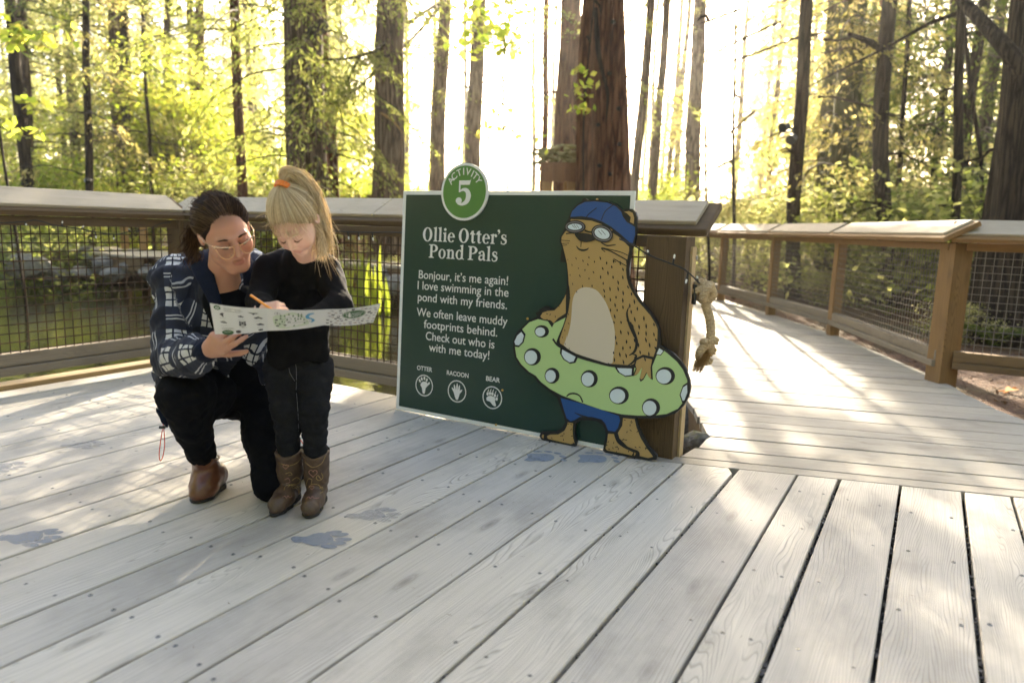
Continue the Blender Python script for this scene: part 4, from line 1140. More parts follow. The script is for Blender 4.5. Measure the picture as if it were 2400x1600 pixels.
def d_lines(fl):
    ls = ((PA((952, 205), (880, 262), (845, 302)), .004), (PA((1118, 178), (1040, 242), (1000, 332)), .004), (PA((830, 435), (870, 450), (915, 455)), .008), (PA((1110, 440), (1200, 500), (1290, 590)), .013),
          (PA((795, 548), (793, 580), (790, 606)), .0035), (PA((745, 594), (770, 625), (810, 638), (850, 631), (872, 614)), [.003, .008, .010, .008, .003]), (PA((580, 535), (680, 543)), .003), (PA((582, 572), (670, 566)), .003), (PA((590, 592), (650, 584)), .003),
          (PA((640, 470), (700, 462), (760, 470)), .006), (PA((1000, 615), (1100, 650), (1270, 745)), .006), (PA((1005, 612), (1190, 655), (1270, 690)), .004), (PA((1000, 622), (1040, 655)), .004), (PA((1125, 725), (1260, 800)), .004), (PA((1120, 735), (1150, 760)), .003), (PA((1000, 560), (1060, 590), (1150, 580)), [.004, .007, .003]),
          (PA((1280, 1215), (1262, 1290), (1290, 1400), (1345, 1520)), [.002, .010, .012, .013]), (PB((1225, 60), (1275, 190), (1290, 270), (1268, 345), (1215, 382)), [.010, .013, .014, .012, .003]), (PB((1250, 370), (1285, 385), (1260, 440), (1205, 480)), [.003, .010, .010, .004]),
          (PA((668, 1000), (672, 1120), (655, 1260), (640, 1310)), [.005, .009, .009, .006]), (PB((690, 935), (760, 965), (850, 990), (960, 1010)), [.003, .008, .010, .004]), (PB((1265, 1300), (1285, 1330), (1270, 1360)), .005), (PB((395, 1145), (402, 1170), (392, 1195)), .005),
          (PB((1075, 1140), (1110, 1220), (1200, 1280), (1300, 1310), (1310, 1360)), [.006, .009, .010, .008, .008]), (PA((1240, 262), (1262, 285), (1255, 320)), [.003, .008, .003]))
    for p, w in ls: fl.stroke(p, w)
    rg = random.Random(4)
    def inside(p, poly):
        c = False
        for i in range(len(poly)):
            a, b = poly[i], poly[i - 1]
            if (a[1] > p[1]) != (b[1] > p[1]) and p[0] < (b[0] - a[0]) * (p[1] - a[1]) / (b[1] - a[1]) + a[0]: c = not c
        return c
    belly = PA((850, 1000), (760, 1030), (705, 1120), (685, 1300), (620, 1560), (900, 1900), (1120, 1700), (1150, 1450), (1070, 1180), (960, 1030))
    pts = []
    for k in range(5000):
        p = (rg.uniform(600, 1590), rg.uniform(700, 1950)); q = _a(p)
        if not inside(q, BODY) or inside(q, belly): continue
        if any((p[0] - a) ** 2 + (p[1] - b) ** 2 < 62 ** 2 for a, b in pts): continue
        if p[0] < 680 and rg.random() < .5: continue
        pts.append(p)
        if len(pts) >= 120: break
    for x, y in pts:
        big = .5 + .7 * min(1, max(0, (x - 650) / 600)); L = rg.uniform(24, 46) * big; dx = rg.uniform(0, 14)
        fl.stroke(PA((x, y), (x + dx * .6, y + L * .5), (x + dx, y + L)), [.0015, .0058 * big + .001, .0015])
    for pol, n in ((FOOT_L, 11), (FOOT_R, 10), (TAIL, 14), (ARM_L, 6)):
        P = np.array(pol); lo, hi = P.min(0), P.max(0); k = 0
        for _ in range(400):
            q = np.array([rg.uniform(lo[0], hi[0]), rg.uniform(lo[1], hi[1])])
            if inside(q, pol) and k < n:
                k += 1; a = rg.uniform(0, 3); v = np.array([math.cos(a), math.sin(a)]) * .006
                fl.stroke([q - v, q, q + v], [.001, .0045, .001])
opart('ink_lines', M_BLACK, d_lines, .0012)
opart('nose', M_BLACK, lambda fl: fl.poly(closed_spline(PA((735, 470), (820, 463), (900, 478), (945, 510), (930, 536), (860, 556), (790, 546), (752, 512)), 3)), .005)
def d_gog(fl, e, w=2):
    if w != 1: fl.poly(closed_spline(PA(*[(735 + (108 - e) * math.cos(a), 400 + (66 - e) * math.sin(a) * 1.02) for a in np.linspace(0, 6.283, 10, endpoint=False)]), 3))
    c, s_ = math.cos(.35), math.sin(.35)
    if w != 0: fl.poly(closed_spline(PA(*[(1012 + (114 - e) * math.cos(a) * c - (88 - e) * math.sin(a) * s_, 468 + (114 - e) * math.cos(a) * s_ + (88 - e) * math.sin(a) * c) for a in np.linspace(0, 6.283, 10, endpoint=False)]), 3))
for w_ in (0, 1):
    opart('goggle_rim', M_BLACK, lambda fl: d_gog(fl, 0, w_), .0052)
    opart('goggle_frame', M_GREY, lambda fl: d_gog(fl, 12, w_), .0055)
    opart('goggle_seal', M_BLACK, lambda fl: d_gog(fl, 24, w_), .0058)
    opart('goggle_lens', M_LENS, lambda fl: d_gog(fl, 35, w_), .0061)
opart('goggle_glints', M_BLACK, lambda fl: [fl.stroke(PA(p, q), .0022, smooth=False) for p, q in (((705, 382), (735, 410)), ((725, 375), (752, 415)), ((750, 380), (775, 412)), ((975, 440), (1010, 480)), ((1005, 432), (1048, 482)))], .0064)
for q in ((1237, 746.5), (1400, 468), (1163, 995), (1178, 914)):      # brass screws through the board
    c = S_px(*q)
    _mb = MB(); _mb.tube([SP(*c, .0005), SP(*c, .004), SP(*c, .0055)], [.006, .006, .003], 10)
    rel(SIGN, _mb.build('screw', plain('brass', (0.5, 0.33, 0.10), .35, .9)))

# ---- paw prints painted on the deck
M_PAW, _nt, _p = nodes_of('worn_blue_grey_paint')
_b = NB(_nt); _tc = _b.n('ShaderNodeTexCoord').outputs['Object']
_nz = _b.noise(_b.mapping(_tc, (1, 1, 1)), 55, 6, .75)
_n2 = _b.noise(_tc, 6, 3, .6)
_p.inputs['Base Color'].default_value = (0.22, 0.25, 0.30, 1); _p.inputs['Roughness'].default_value = .6
_oi = _b.n('ShaderNodeObjectInfo')
_al = _b.n('ShaderNodeSeparateColor'); _b.l(_oi.outputs['Color'], _al.inputs[0])
_f = _b.math('MULTIPLY', _b.ramp(_b.math('ADD', _b.math('MULTIPLY', _nz, .55), _b.math('MULTIPLY', _n2, .45)), [(.36, (.35,) * 3), (.52, (1,) * 3)]), _al.outputs[0])
_b.l(_f, _p.inputs['Alpha'])
_z7 = lambda p: GZ(p[0] * .5102, 900 + p[1] * .5102)[:2]
PAW_PAD = [(1328, 712), (1345, 700), (1400, 701), (1440, 687), (1480, 683), (1515, 694), (1530, 714), (1520, 730), (1480, 738), (1440, 745), (1410, 738), (1380, 728), (1345, 728)]
PAW_TOES = [(1530, 682), (1562, 692), (1577, 714), (1550, 731), (1508, 748)]
_pc = _z7((1440, 714)); _px = nrm(_z7((1530, 714)) - _z7((1340, 714))); _py = np.array([-_px[1], _px[0]])
def loc2(p): q = _z7(p) - _pc; return np.array([q @ _px, q @ _py])
PADL = closed_spline([loc2(p) for p in PAW_PAD], 4); TOEL = [loc2(p) for p in PAW_TOES]
BEARL = closed_spline([np.array(p) for p in ((-.075, -.05), (-.06, .0), (-.07, .045), (-.02, .06), (.035, .062), (.06, .03), (.055, -.02), (.02, -.05), (-.02, -.045), (-.05, -.06))], 4)
BTOE = [np.array(p) for p in ((-.02, .09), (.03, .098), (.075, .08), (.10, .035), (.105, -.015))]
def paw(label, px, rot, sc, alpha, bear=False, z=.0006):
    c = GZ(*px)[:2]; ca, sa = math.cos(rot), math.sin(rot)
    f = lambda x, y, d: (c[0] + sc * (x * ca - y * sa), c[1] + sc * (x * sa + y * ca), .0012 + d)
    fl = Flat(f, z); fl.poly(BEARL if bear else PADL)
    for i, t in enumerate(BTOE if bear else TOEL): fl.ell(t, .021 if bear else .030, .013 if bear else .016, (.2 - .35 * i) if bear else 0.15 * (2 - i))
    o = fl.mb.build('paw_print', M_PAW); o.color = (alpha, 1, 1, 1)
    tag(o, label, 'paw print', 'paw prints painted on the deck')
_base_rot = math.atan2(_px[1], _px[0])
paw('dark long paw print in front of the girl with a knot beside it', (737, 1264), _base_rot, .97, .8)
paw('faded long paw print right of the cowboy boots', (862, 1208), _base_rot + .12, .95, .36)
paw('long blue grey paw print at the left edge of the deck', (52, 1260), _base_rot, .98, .62)
paw('pale worn paw print in the sun patch left of the woman', (182, 1044), _base_rot + .2, .9, .3)
paw('pale paw print near the pond railing behind the woman', (316, 930), _base_rot + .1, .9, .28)
paw('cut off paw print at the far left edge in the sun patch', (-6, 1094), _base_rot, .9, .5)
paw('broad blue paw print left of its pair under the otter foot', (1268, 1073), _base_rot - .15, 1.0, .95, True)
paw('broad blue paw print right of its pair near the otter tail', (1391, 1076), _base_rot - .15, 1.0, .95, True)
paw('faint paw print behind the girl near the bottom of the sign', (771, 928), _base_rot + .1, .95, .35)

# ================================================================== PEOPLE
class SDF:
    """a body as one smooth implicit surface: tapered limbs and ellipsoids blended together, then meshed"""
    def __init__(s): s.pr = []
    def cap(s, a, b, ra, rb, k=.02, sq=None, op='+'):
        s.pr.append(('c', V3(a), V3(b), ra, rb, k, sq, op)); return s
    def chain(s, pts, rad, k=.02, sq=None, op='+'):
        for i in range(len(pts) - 1): s.cap(pts[i], pts[i + 1], rad[i], rad[i + 1], k, sq, op)
        return s
    def ell(s, c, r, M=None, k=.02, op='+'):
        s.pr.append(('e', V3(c), V3(r), np.eye(3) if M is None else M, None, k, None, op)); return s
    def field(s, xs, ys, zs):
        D = np.full((len(xs), len(ys), len(zs)), 1.0, np.float32)
        for kind, A, B, ra, rb, k, sq, op in s.pr:
            if kind == 'c': lo = np.minimum(A - ra, B - rb); hi = np.maximum(A + ra, B + rb)
            else: m = B.max(); lo = A - m; hi = A + m
            mg = k + .03
            I = [slice(int(np.searchsorted(q, l - mg)), int(np.searchsorted(q, h + mg))) for q, l, h in zip((xs, ys, zs), lo, hi)]
            if any(i.stop <= i.start for i in I): continue
            X = xs[I[0]][:, None, None].astype(np.float32); Y = ys[I[1]][None, :, None].astype(np.float32); Z = zs[I[2]][None, None, :].astype(np.float32)
            if kind == 'c':
                if sq is not None:
                    w, f = V3(sq[0]), sq[1] - 1.0
                    t = (X - A[0]) * w[0] + (Y - A[1]) * w[1] + (Z - A[2]) * w[2]
                    X = X + f * t * w[0]; Y = Y + f * t * w[1]; Z = Z + f * t * w[2]
                    Bq = B + f * ((B - A) @ w) * w
                else: Bq = B
                d = Bq - A; L2 = float(d @ d) + 1e-12
                t = np.clip(((X - A[0]) * d[0] + (Y - A[1]) * d[1] + (Z - A[2]) * d[2]) / L2, 0, 1)
                v = np.sqrt((X - A[0] - t * d[0]) ** 2 + (Y - A[1] - t * d[1]) ** 2 + (Z - A[2] - t * d[2]) ** 2) - (ra + t * (rb - ra))
                if sq is not None and sq[1] > 1: v = v / (1 + .5 * (sq[1] - 1))
            else:
                M = ra
                x, y, z = X - A[0], Y - A[1], Z - A[2]
                p = [(x * M[0, i] + y * M[1, i] + z * M[2, i]) / B[i] for i in range(3)]
                k0 = np.sqrt(p[0] ** 2 + p[1] ** 2 + p[2] ** 2); k1 = np.sqrt((p[0] / B[0]) ** 2 + (p[1] / B[1]) ** 2 + (p[2] / B[2]) ** 2) + 1e-6
                v = k0 * (k0 - 1) / k1
            S = D[I[0], I[1], I[2]]
            if op == '+':
                h = np.maximum(k - np.abs(S - v), 0) / k
                D[I[0], I[1], I[2]] = np.minimum(S, v) - h * h * k * .25
            else:
                h = np.maximum(k - np.abs(S + v), 0) / k
                D[I[0], I[1], I[2]] = np.maximum(S, -v) + h * h * k * .25
        return D
    def bounds(s):
        lo = np.full(3, 1e9); hi = -lo
        for kind, A, B, ra, rb, k, sq, op in s.pr:
            if op != '+': continue
            if kind == 'c': lo = np.minimum(lo, np.minimum(A - ra, B - rb)); hi = np.maximum(hi, np.maximum(A + ra, B + rb))
            else: lo = np.minimum(lo, A - B.max()); hi = np.maximum(hi, A + B.max())
        return lo - .03, hi + .03
def axis_grid(lo, hi, coarse, fine=()):
    """spacing `coarse`, refined inside the given (lo, hi, step) intervals"""
    out = [lo]
    while out[-1] < hi:
        st = coarse
        for a, b, f in fine:
            if a - coarse <= out[-1] <= b: st = min(st, f)
        out.append(out[-1] + st)
    return np.array(out)
def surface_nets(D, xs, ys, zs):
    s = D < 0
    nx, ny, nz = D.shape
    cnt = np.zeros((nx - 1, ny - 1, nz - 1), np.uint8)
    for i in (0, 1):
        for j in (0, 1):
            for k in (0, 1): cnt += s[i:nx - 1 + i, j:ny - 1 + j, k:nz - 1 + k]
    ci, cj, ck = np.nonzero((cnt > 0) & (cnt < 8))
    idx = np.full((nx - 1, ny - 1, nz - 1), -1, np.int64); idx[ci, cj, ck] = np.arange(len(ci))
    P = np.zeros((len(ci), 3)); W = np.zeros(len(ci))
    co = (xs, ys, zs)
    for ax in range(3):
        o1, o2 = [(1, 2), (0, 2), (0, 1)][ax]
        for a in (0, 1):
            for b in (0, 1):
                q0 = [ci.copy(), cj.copy(), ck.copy()]; q0[o1] = q0[o1] + a; q0[o2] = q0[o2] + b
                q1 = [q.copy() for q in q0]; q1[ax] = q1[ax] + 1
                d0, d1 = D[q0[0], q0[1], q0[2]], D[q1[0], q1[1], q1[2]]
                m = (d0 < 0) != (d1 < 0)
                t = np.where(m, d0 / np.where(m, d0 - d1, 1), 0)
                p = np.stack([co[c][q0[c]] for c in range(3)], -1).astype(float)
                p[:, ax] += t * (co[ax][q1[ax]] - co[ax][q0[ax]])
                P += p * m[:, None]; W += m
    P /= np.maximum(W, 1)[:, None]
    F = []
    for ax in range(3):
        o1, o2 = [(1, 2), (2, 0), (0, 1)][ax]
        sl0 = [slice(None)] * 3; sl1 = [slice(None)] * 3
        sl0[ax] = slice(0, -1); sl1[ax] = slice(1, None)
        ch = s[tuple(sl0)] != s[tuple(sl1)]
        e = list(np.nonzero(ch))
        ok = (e[o1] > 0) & (e[o2] > 0) & (e[o1] < idx.shape[o1]) & (e[o2] < idx.shape[o2]) & (e[ax] < idx.shape[ax])
        e = [q[ok] for q in e]
        sg = s[e[0], e[1], e[2]]
        def g(a, b):
            q = [x.copy() for x in e]; q[o1] = q[o1] - a; q[o2] = q[o2] - b
            return idx[q[0], q[1], q[2]]
        quad = np.stack([g(1, 1), g(0, 1), g(0, 0), g(1, 0)], -1)
        quad[~sg] = quad[~sg][:, ::-1]
        F.append(quad[(quad >= 0).all(1)])
    return P, np.concatenate(F)
def wrinkle(P, amp, freq, seed, stretch=(1, 1, 1)):
    rg = np.random.default_rng(seed); o = 0
    for k in range(6):
        d = rg.normal(0, 1, 3) * np.array(stretch) * freq * rg.uniform(.6, 1.6); e = rg.normal(0, 1, 3) * freq * .6
        o = o + np.sin(P @ d + 1.5 * np.sin(P @ e + rg.uniform(0, 6)) + rg.uniform(0, 6))
    return o * amp / 2.2
def solid(name, sdf, mat, parent, vox=.008, fine=((), (), ()), bones=None, paint=None, wr=None, smooth_it=1, cut=None):
    lo, hi = sdf.bounds()
    xs, ys, zs = (axis_grid(lo[i], hi[i], vox, fine[i]) for i in range(3))
    D = sdf.field(xs, ys, zs)
    if cut is not None: D = cut(D, xs[:, None, None], ys[None, :, None], zs[None, None, :])
    P, F = surface_nets(D, xs, ys, zs)
    if wr is not None or smooth_it:
        E = np.concatenate([F[:, [0, 1]], F[:, [1, 2]], F[:, [2, 3]], F[:, [3, 0]]]); E = np.concatenate([E, E[:, ::-1]])
        deg = np.bincount(E[:, 0], minlength=len(P))[:, None]
        for _ in range(smooth_it):
            A = np.zeros_like(P); np.add.at(A, E[:, 0], P[E[:, 1]]); P = .45 * P + .55 * A / np.maximum(deg, 1)
    if wr is not None:
        n = np.cross(P[F[:, 2]] - P[F[:, 0]], P[F[:, 3]] - P[F[:, 1]]); N = np.zeros_like(P)
        for k in range(4): np.add.at(N, F[:, k], n)
        N /= np.linalg.norm(N, axis=1, keepdims=True) + 1e-9
        for amp, freq, seed, st in wr: P = P + N * wrinkle(P, amp, freq, seed, st)[:, None]
    me = bpy.data.meshes.new(name); me.from_pydata(P.tolist(), [], F.tolist()); me.materials.append(mat)
    me.polygons.foreach_set('use_smooth', [True] * len(F))
    if bones is not None:
        best = np.full(len(P), 1e9); UV = np.zeros((len(P), 2))
        for a, b, ref, ru in bones:
            a, b = V3(a), V3(b); d = b - a; L = np.linalg.norm(d); d = d / L
            t = (P - a) @ d; q = P - a - np.clip(t, 0, L)[:, None] * d; dist = np.linalg.norm(q, axis=1) - ru
            e1 = nrm(np.cross(d, V3(ref))); e2 = np.cross(d, e1)
            ang = np.arctan2(q @ e2, q @ e1)
            m = dist < best; best[m] = dist[m]; UV[m] = np.stack([(q @ e1) * 1.1 if ru > .12 else ang * ru, t + .031], -1)[m]
        ul = me.uv_layers.new(name='UVMap'); ul.data.foreach_set('uv', UV[F.reshape(-1)].astype(np.float32).reshape(-1))
    if paint is not None:
        C = np.tile(np.array([*paint[0], 1.0]), (len(P), 1))
        for c, r, col, w in paint[1]:
            c = V3(c); rr = V3(r) if hasattr(r, '__len__') else V3((r, r, r))
            M = paint[2] if len(paint) > 2 else np.eye(3)
            q = ((P - c) @ M) / rr; f = np.clip(1.35 - np.linalg.norm(q, axis=1), 0, 1) ** 1.0
            f = (np.clip(f / .5, 0, 1) * w)[:, None]
            C[:, :3] = C[:, :3] * (1 - f) + np.array(col) * f
        at = me.color_attributes.new('Col', 'FLOAT_COLOR', 'POINT'); at.data.foreach_set('color', C.astype(np.float32).reshape(-1))
    me.update()
    o = bpy.data.objects.new(name, me); COL.objects.link(o); rel(parent, o)
    return o
def frame(yaw, pitch, roll):
    y, p, r = (math.radians(q) for q in (yaw, pitch, roll))
    f = V3((math.sin(y) * math.cos(p), -math.cos(y) * math.cos(p), -math.sin(p))); rt = V3((math.cos(y), math.sin(y), 0)); u = np.cross(f, rt)
    return np.stack([math.cos(r) * rt + math.sin(r) * u, -math.sin(r) * rt + math.cos(r) * u, f], 1)
def strands(mb, paths, r, n=3, taper=.25, rg=None, mi=0):
    for P in paths:
        k = len(P)
        mb.tube(P, [r * (1 - (1 - taper) * (i / (k - 1)) ** 2) * min(1, .3 + 3.0 * i / (k - 1)) for i in range(k)], n, mi=mi, cap=False, rnd=random.random())

def skin(name, rough=.5):
    m, nt, p = nodes_of(name); b = NB(nt)
    at = b.n('ShaderNodeAttribute', attribute_name='Col')
    tc = b.n('ShaderNodeTexCoord').outputs['Object']
    nz = b.noise(tc, 90, 4, .6)
    c = b.mix(b.math('MULTIPLY', nz, .16), at.outputs['Color'], (0.38, 0.14, 0.09))
    b.l(c, p.inputs['Base Color']); p.inputs['Roughness'].default_value = rough
    p.inputs['Subsurface Weight'].default_value = .25; p.inputs['Subsurface Radius'].default_value = (.012, .005, .003); p.inputs['Subsurface Scale'].default_value = .6
    p.inputs['Specular IOR Level'].default_value = .4
    b.l(b.bump(nz, .12, .002), p.inputs['Normal'])
    return m
def hairmat(name, c0, c1, c2):
    m, nt, p = nodes_of(name); b = NB(nt)
    at = b.n('ShaderNodeAttribute', attribute_name='rnd').outputs['Fac']
    tc = b.n('ShaderNodeTexCoord').outputs['Object']
    f = b.math('ADD', b.math('MULTIPLY', at, .75), b.math('MULTIPLY', b.noise(tc, 60, 3), .25))
    c = b.ramp(f, [(.1, c0), (.5, c1), (.95, c2)])
    d = b.n('ShaderNodeBsdfDiffuse'); b.l(c, d.inputs[0]); t = b.n('ShaderNodeBsdfTranslucent'); b.l(c, t.inputs[0])
    g = b.n('ShaderNodeBsdfGlossy'); g.inputs['Roughness'].default_value = .38; b.l(b.mix(.5, c, (1, 1, 1)), g.inputs[0])
    m1 = b.n('ShaderNodeMixShader'); m1.inputs[0].default_value = .42; b.l(d.outputs[0], m1.inputs[1]); b.l(t.outputs[0], m1.inputs[2])
    m2 = b.n('ShaderNodeMixShader'); m2.inputs[0].default_value = .03; b.l(m1.outputs[0], m2.inputs[1]); b.l(g.outputs[0], m2.inputs[2])
    nt.nodes.remove(p); b.l(m2.outputs[0], nt.nodes['Material Output'].inputs[0])
    return m
def cloth(name, c0, c1, rough=.9, scale=900, fuzz=.3, bump=.25):
    m, nt, p = nodes_of(name); b = NB(nt)
    tc = b.n('ShaderNodeTexCoord').outputs['Object']
    n1 = b.noise(tc, scale * .35, 3, .7); n2 = b.noise(tc, 9, 4)
    c = b.ramp(b.math('ADD', b.math('MULTIPLY', n1, .6), b.math('MULTIPLY', n2, .4)), [(.35, c0), (.65, c1)])
    b.l(c, p.inputs['Base Color']); p.inputs['Roughness'].default_value = rough; p.inputs['Specular IOR Level'].default_value = .12
    p.inputs['Sheen Weight'].default_value = fuzz; p.inputs['Sheen Roughness'].default_value = .4
    p.inputs['Sheen Tint'].default_value = (.5, .5, .55, 1)
    b.l(b.bump(n1, bump, .002), p.inputs['Normal'])
    return m
M_SKIN_W = skin('woman_skin'); M_SKIN_G = skin('girl_skin', .45)
M_HAIR_W = hairmat('dark_brown_hair', (.026, .013, .006), (.088, .045, .022), (.21, .13, .08))
M_HAIR_G = hairmat('blonde_hair', (.46, .34, .19), (.82, .67, .43), (.97, .89, .71))
M_BLACKKNIT = cloth('black_knit', (.003, .003, .0035), (.0075, .0075, .0085), fuzz=.015)
M_TEE = cloth('navy_black_jersey', (.003, .0035, .0055), (.006, .007, .010), fuzz=.01)
M_PANTS = cloth('black_stretch_cloth', (.0028, .003, .0045), (.006, .0065, .009), fuzz=.01)
M_JEANS = cloth('washed_black_denim', (.007, .0075, .009), (.020, .021, .025), scale=700, fuzz=.02)
M_COLLAR = cloth('navy_fleece', (.005, .008, .02), (.012, .017, .036), fuzz=.06)
def leather(name, c0, c1, rough, coat=0.0):
    m, nt, p = nodes_of(name); b = NB(nt); tc = b.n('ShaderNodeTexCoord').outputs['Object']
    n = b.noise(tc, 22, 6, .65); n2 = b.noise(tc, 160, 4, .6)
    b.l(b.ramp(n, [(.32, c0), (.68, c1)]), p.inputs['Base Color']); p.inputs['Roughness'].default_value = rough
    p.inputs['Coat Weight'].default_value = coat; p.inputs['Coat Roughness'].default_value = .25
    b.l(b.bump(b.math('ADD', n, b.math('MULTIPLY', n2, .4)), .25, .004), p.inputs['Normal'])
    return m
M_BOOT_W = leather('polished_brown_leather', (.085, .026, .012), (.17, .06, .026), .32, .35)
M_BOOT_G = leather('matt_brown_leather', (.055, .032, .02), (.115, .07, .045), .5, .05)
M_SOLE = plain('dark_rubber_sole', (.018, .015, .013), .7)
M_PLAID, _nt, _p = nodes_of('navy_white_plaid_fleece')
_b = NB(_nt); _uv = _b.n('ShaderNodeUVMap').outputs[0]; _tc = _b.n('ShaderNodeTexCoord').outputs['Object']
_sep = _b.n('ShaderNodeSeparateXYZ'); _b.l(_b.mapping(_uv, (1 / .15, 1 / .15, 1), (.21, .37, 0)), _sep.inputs[0])
def _band(t, edges):
    """1 inside the given intervals of the repeat"""
    out = None
    for a, c in edges:
        q = _b.math('MULTIPLY', _b.math('GREATER_THAN', t, a), _b.math('LESS_THAN', t, c))
        out = q if out is None else _b.math('MAXIMUM', out, q)
    return out
_U, _V = _b.math('FRACT', _sep.outputs[0]), _b.math('FRACT', _sep.outputs[1])
_wu, _wv = _band(_U, [(0, .45)]), _band(_V, [(0, .45)])
_lu, _lv = _band(_U, [(.09, .13), (.29, .33)]), _band(_V, [(.09, .13), (.27, .31)])
_tu, _tv = _band(_U, [(.68, .71), (.76, .79)]), _band(_V, [(.66, .69), (.74, .77)])
_c = _b.mix(_b.math('MULTIPLY', _b.math('ADD', _wu, _wv), .5), (.004, .006, .015), (.034, .042, .07))
_c = _b.mix(_b.math('MULTIPLY', _wu, _wv), _c, (.66, .66, .65))
_c = _b.mix(_b.math('MAXIMUM', _b.math('MULTIPLY', _lu, _wv), _b.math('MULTIPLY', _lv, _wu)), _c, (.010, .013, .03))
_c = _b.mix(_b.math('MAXIMUM', _b.math('MULTIPLY', _tu, _wv), _b.math('MULTIPLY', _tv, _wu)), _c, (.55, .56, .58))
_c = _b.mix(_b.math('MULTIPLY', _b.noise(_tc, 420, 3, .7), .35), _c, (.03, .035, .06))
_b.l(_c, _p.inputs['Base Color']); _p.inputs['Roughness'].default_value = .95; _p.inputs['Sheen Weight'].default_value = .05
_b.l(_b.bump(_b.noise(_tc, 300, 3, .7), .4, .003), _p.inputs['Normal'])

def head_sdf(s, c, M, k, child=False):
    """head in its own frame: x right, y up, z to the front; k scales it"""
    T = lambda x, y, z: V3(c) + M @ (np.array([x, y, z]) * k)
    E = lambda p, r, kk=.02, op='+': s.ell(T(*p), np.array(r) * k, M, kk * k, op)
    C = lambda p, q, ra, rb, kk=.015, op='+': s.cap(T(*p), T(*q), ra * k, rb * k, kk * k, None, op)
    if child:
        E((0, .022, -.012), (.074, .086, .092)); E((0, -.045, .03), (.055, .062, .056), .03); E((0, -.02, .045), (.060, .05, .044), .03)
        for sx in (-1, 1): E((sx * .034, -.042, .062), (.026, .024, .024), .02)
        C((0, -.094, .062), (0, -.094, .058), .020, .020, .02)
    else:
        E((0, .026, -.012), (.076, .092, .098)); E((0, -.055, .03), (.055, .068, .060), .03); E((0, -.02, .045), (.062, .055, .044), .03)
        for sx in (-1, 1): E((sx * .040, -.034, .064), (.023, .024, .022), .022)
        C((-.012, -.110, .068), (.012, -.110, .068), .018, .018, .022); C((-.05, -.075, .0), (-.02, -.108, .055), .014, .014, .03); C((.05, -.075, .0), (.02, -.108, .055), .014, .014, .03)
    zf = .087 if child else .091
    for sx in (-1, 1):
        E((sx * .031, -.004, zf + .004), (.018, .011, .013), .012, '-')               # sockets
        E((sx * .030, -.006, zf - .009), (.0155, .0115, .012), .004)                   # lids over the eyes
        C((sx * .014, .012, zf + .002), (sx * .046, .013, zf - .014), .006, .005, .014)  # brow
        E((sx * (.074 if child else .077), -.004, -.006), (.010, .029, .019), .006)     # ear
        E((sx * (.082 if child else .086), -.004, .0), (.006, .017, .009), .004, '-')
    if child:
        C((0, .002, zf - .002), (0, -.032, zf + .017), .0075, .0100, .010); 
        for sx in (-1, 1): E((sx * .010, -.037, zf + .006), (.008, .0065, .008), .006)
        E((0, -.065, zf + .000), (.017, .0045, .008), .007); E((0, -.073, zf - .001), (.014, .005, .008), .007); C((-.02, -.069, zf + .006), (.02, -.069, zf + .006), .0014, .0014, .004, '-')
    else:
        C((0, .008, zf + .001), (0, -.038, zf + .027), .0080, .0115, .010)
        for sx in (-1, 1): E((sx * .012, -.044, zf + .011), (.0095, .0075, .009), .007)
        E((0, -.073, zf + .004), (.022, .0045, .008), .007); E((0, -.0825, zf + .003), (.019, .0055, .008), .007); C((-.026, -.077, zf + .007), (.026, -.0775, zf + .007), .0014, .0014, .004, '-')
    return T
def hand_sdf(s, w, d, nrm_, side, sc, curls, thumb=(.9, .4), spread=.16, kk=.004):
    """wrist point, direction of the palm, its back normal, side the thumb leaves from; curls: per finger three joint bends"""
    d = nrm(d); n = nrm(V3(nrm_) - d * (V3(nrm_) @ d)); t = np.cross(d, n) * side; w = V3(w)
    s.cap(w - d * .05 * sc, w + d * .01 * sc, .026 * sc, .024 * sc, .015 * sc, (n, 1.25))
    L = (.040, .044, .041, .032); seg = ((.44, .31, .25),) * 4; off = (.030, .010, -.010, -.028); base = (.084, .088, .084, .076); rad = (.0092, .0095, .0090, .0078)
    for i in range(4):
        b0 = w + (d * base[i] + t * off[i]) * sc
        s.cap(w + (d * .012 + t * off[i] * .55) * sc, b0, .0155 * sc, .0125 * sc, .012 * sc)
        di = nrm(d + t * spread * (1.5 - i) * .5); p = b0; LL = L[i] * 2.05 * sc; ang = 0
        for j in range(3):
            ang += curls[i][j]
            q = p + (di * math.cos(ang) - n * math.sin(ang)) * LL * seg[i][j]
            s.cap(p, q, rad[i] * sc * (1.06 - .09 * j), rad[i] * sc * (.98 - .09 * j), kk * sc); p = q
    p0 = w + (d * .022 + t * .020) * sc; dt = nrm(d * .55 + t * thumb[0] - n * thumb[1])
    p1 = p0 + dt * .040 * sc; p2 = p1 + nrm(dt + d * .55 - n * .25) * .034 * sc; p3 = p2 + nrm(dt * .6 + d * .9 - n * .3) * .026 * sc
    s.cap(p0, p1, .0155 * sc, .0115 * sc, .010 * sc); s.cap(p1, p2, .0108 * sc, .0100 * sc, kk * sc); s.cap(p2, p3, .0098 * sc, .0078 * sc, kk * sc)
    return p3

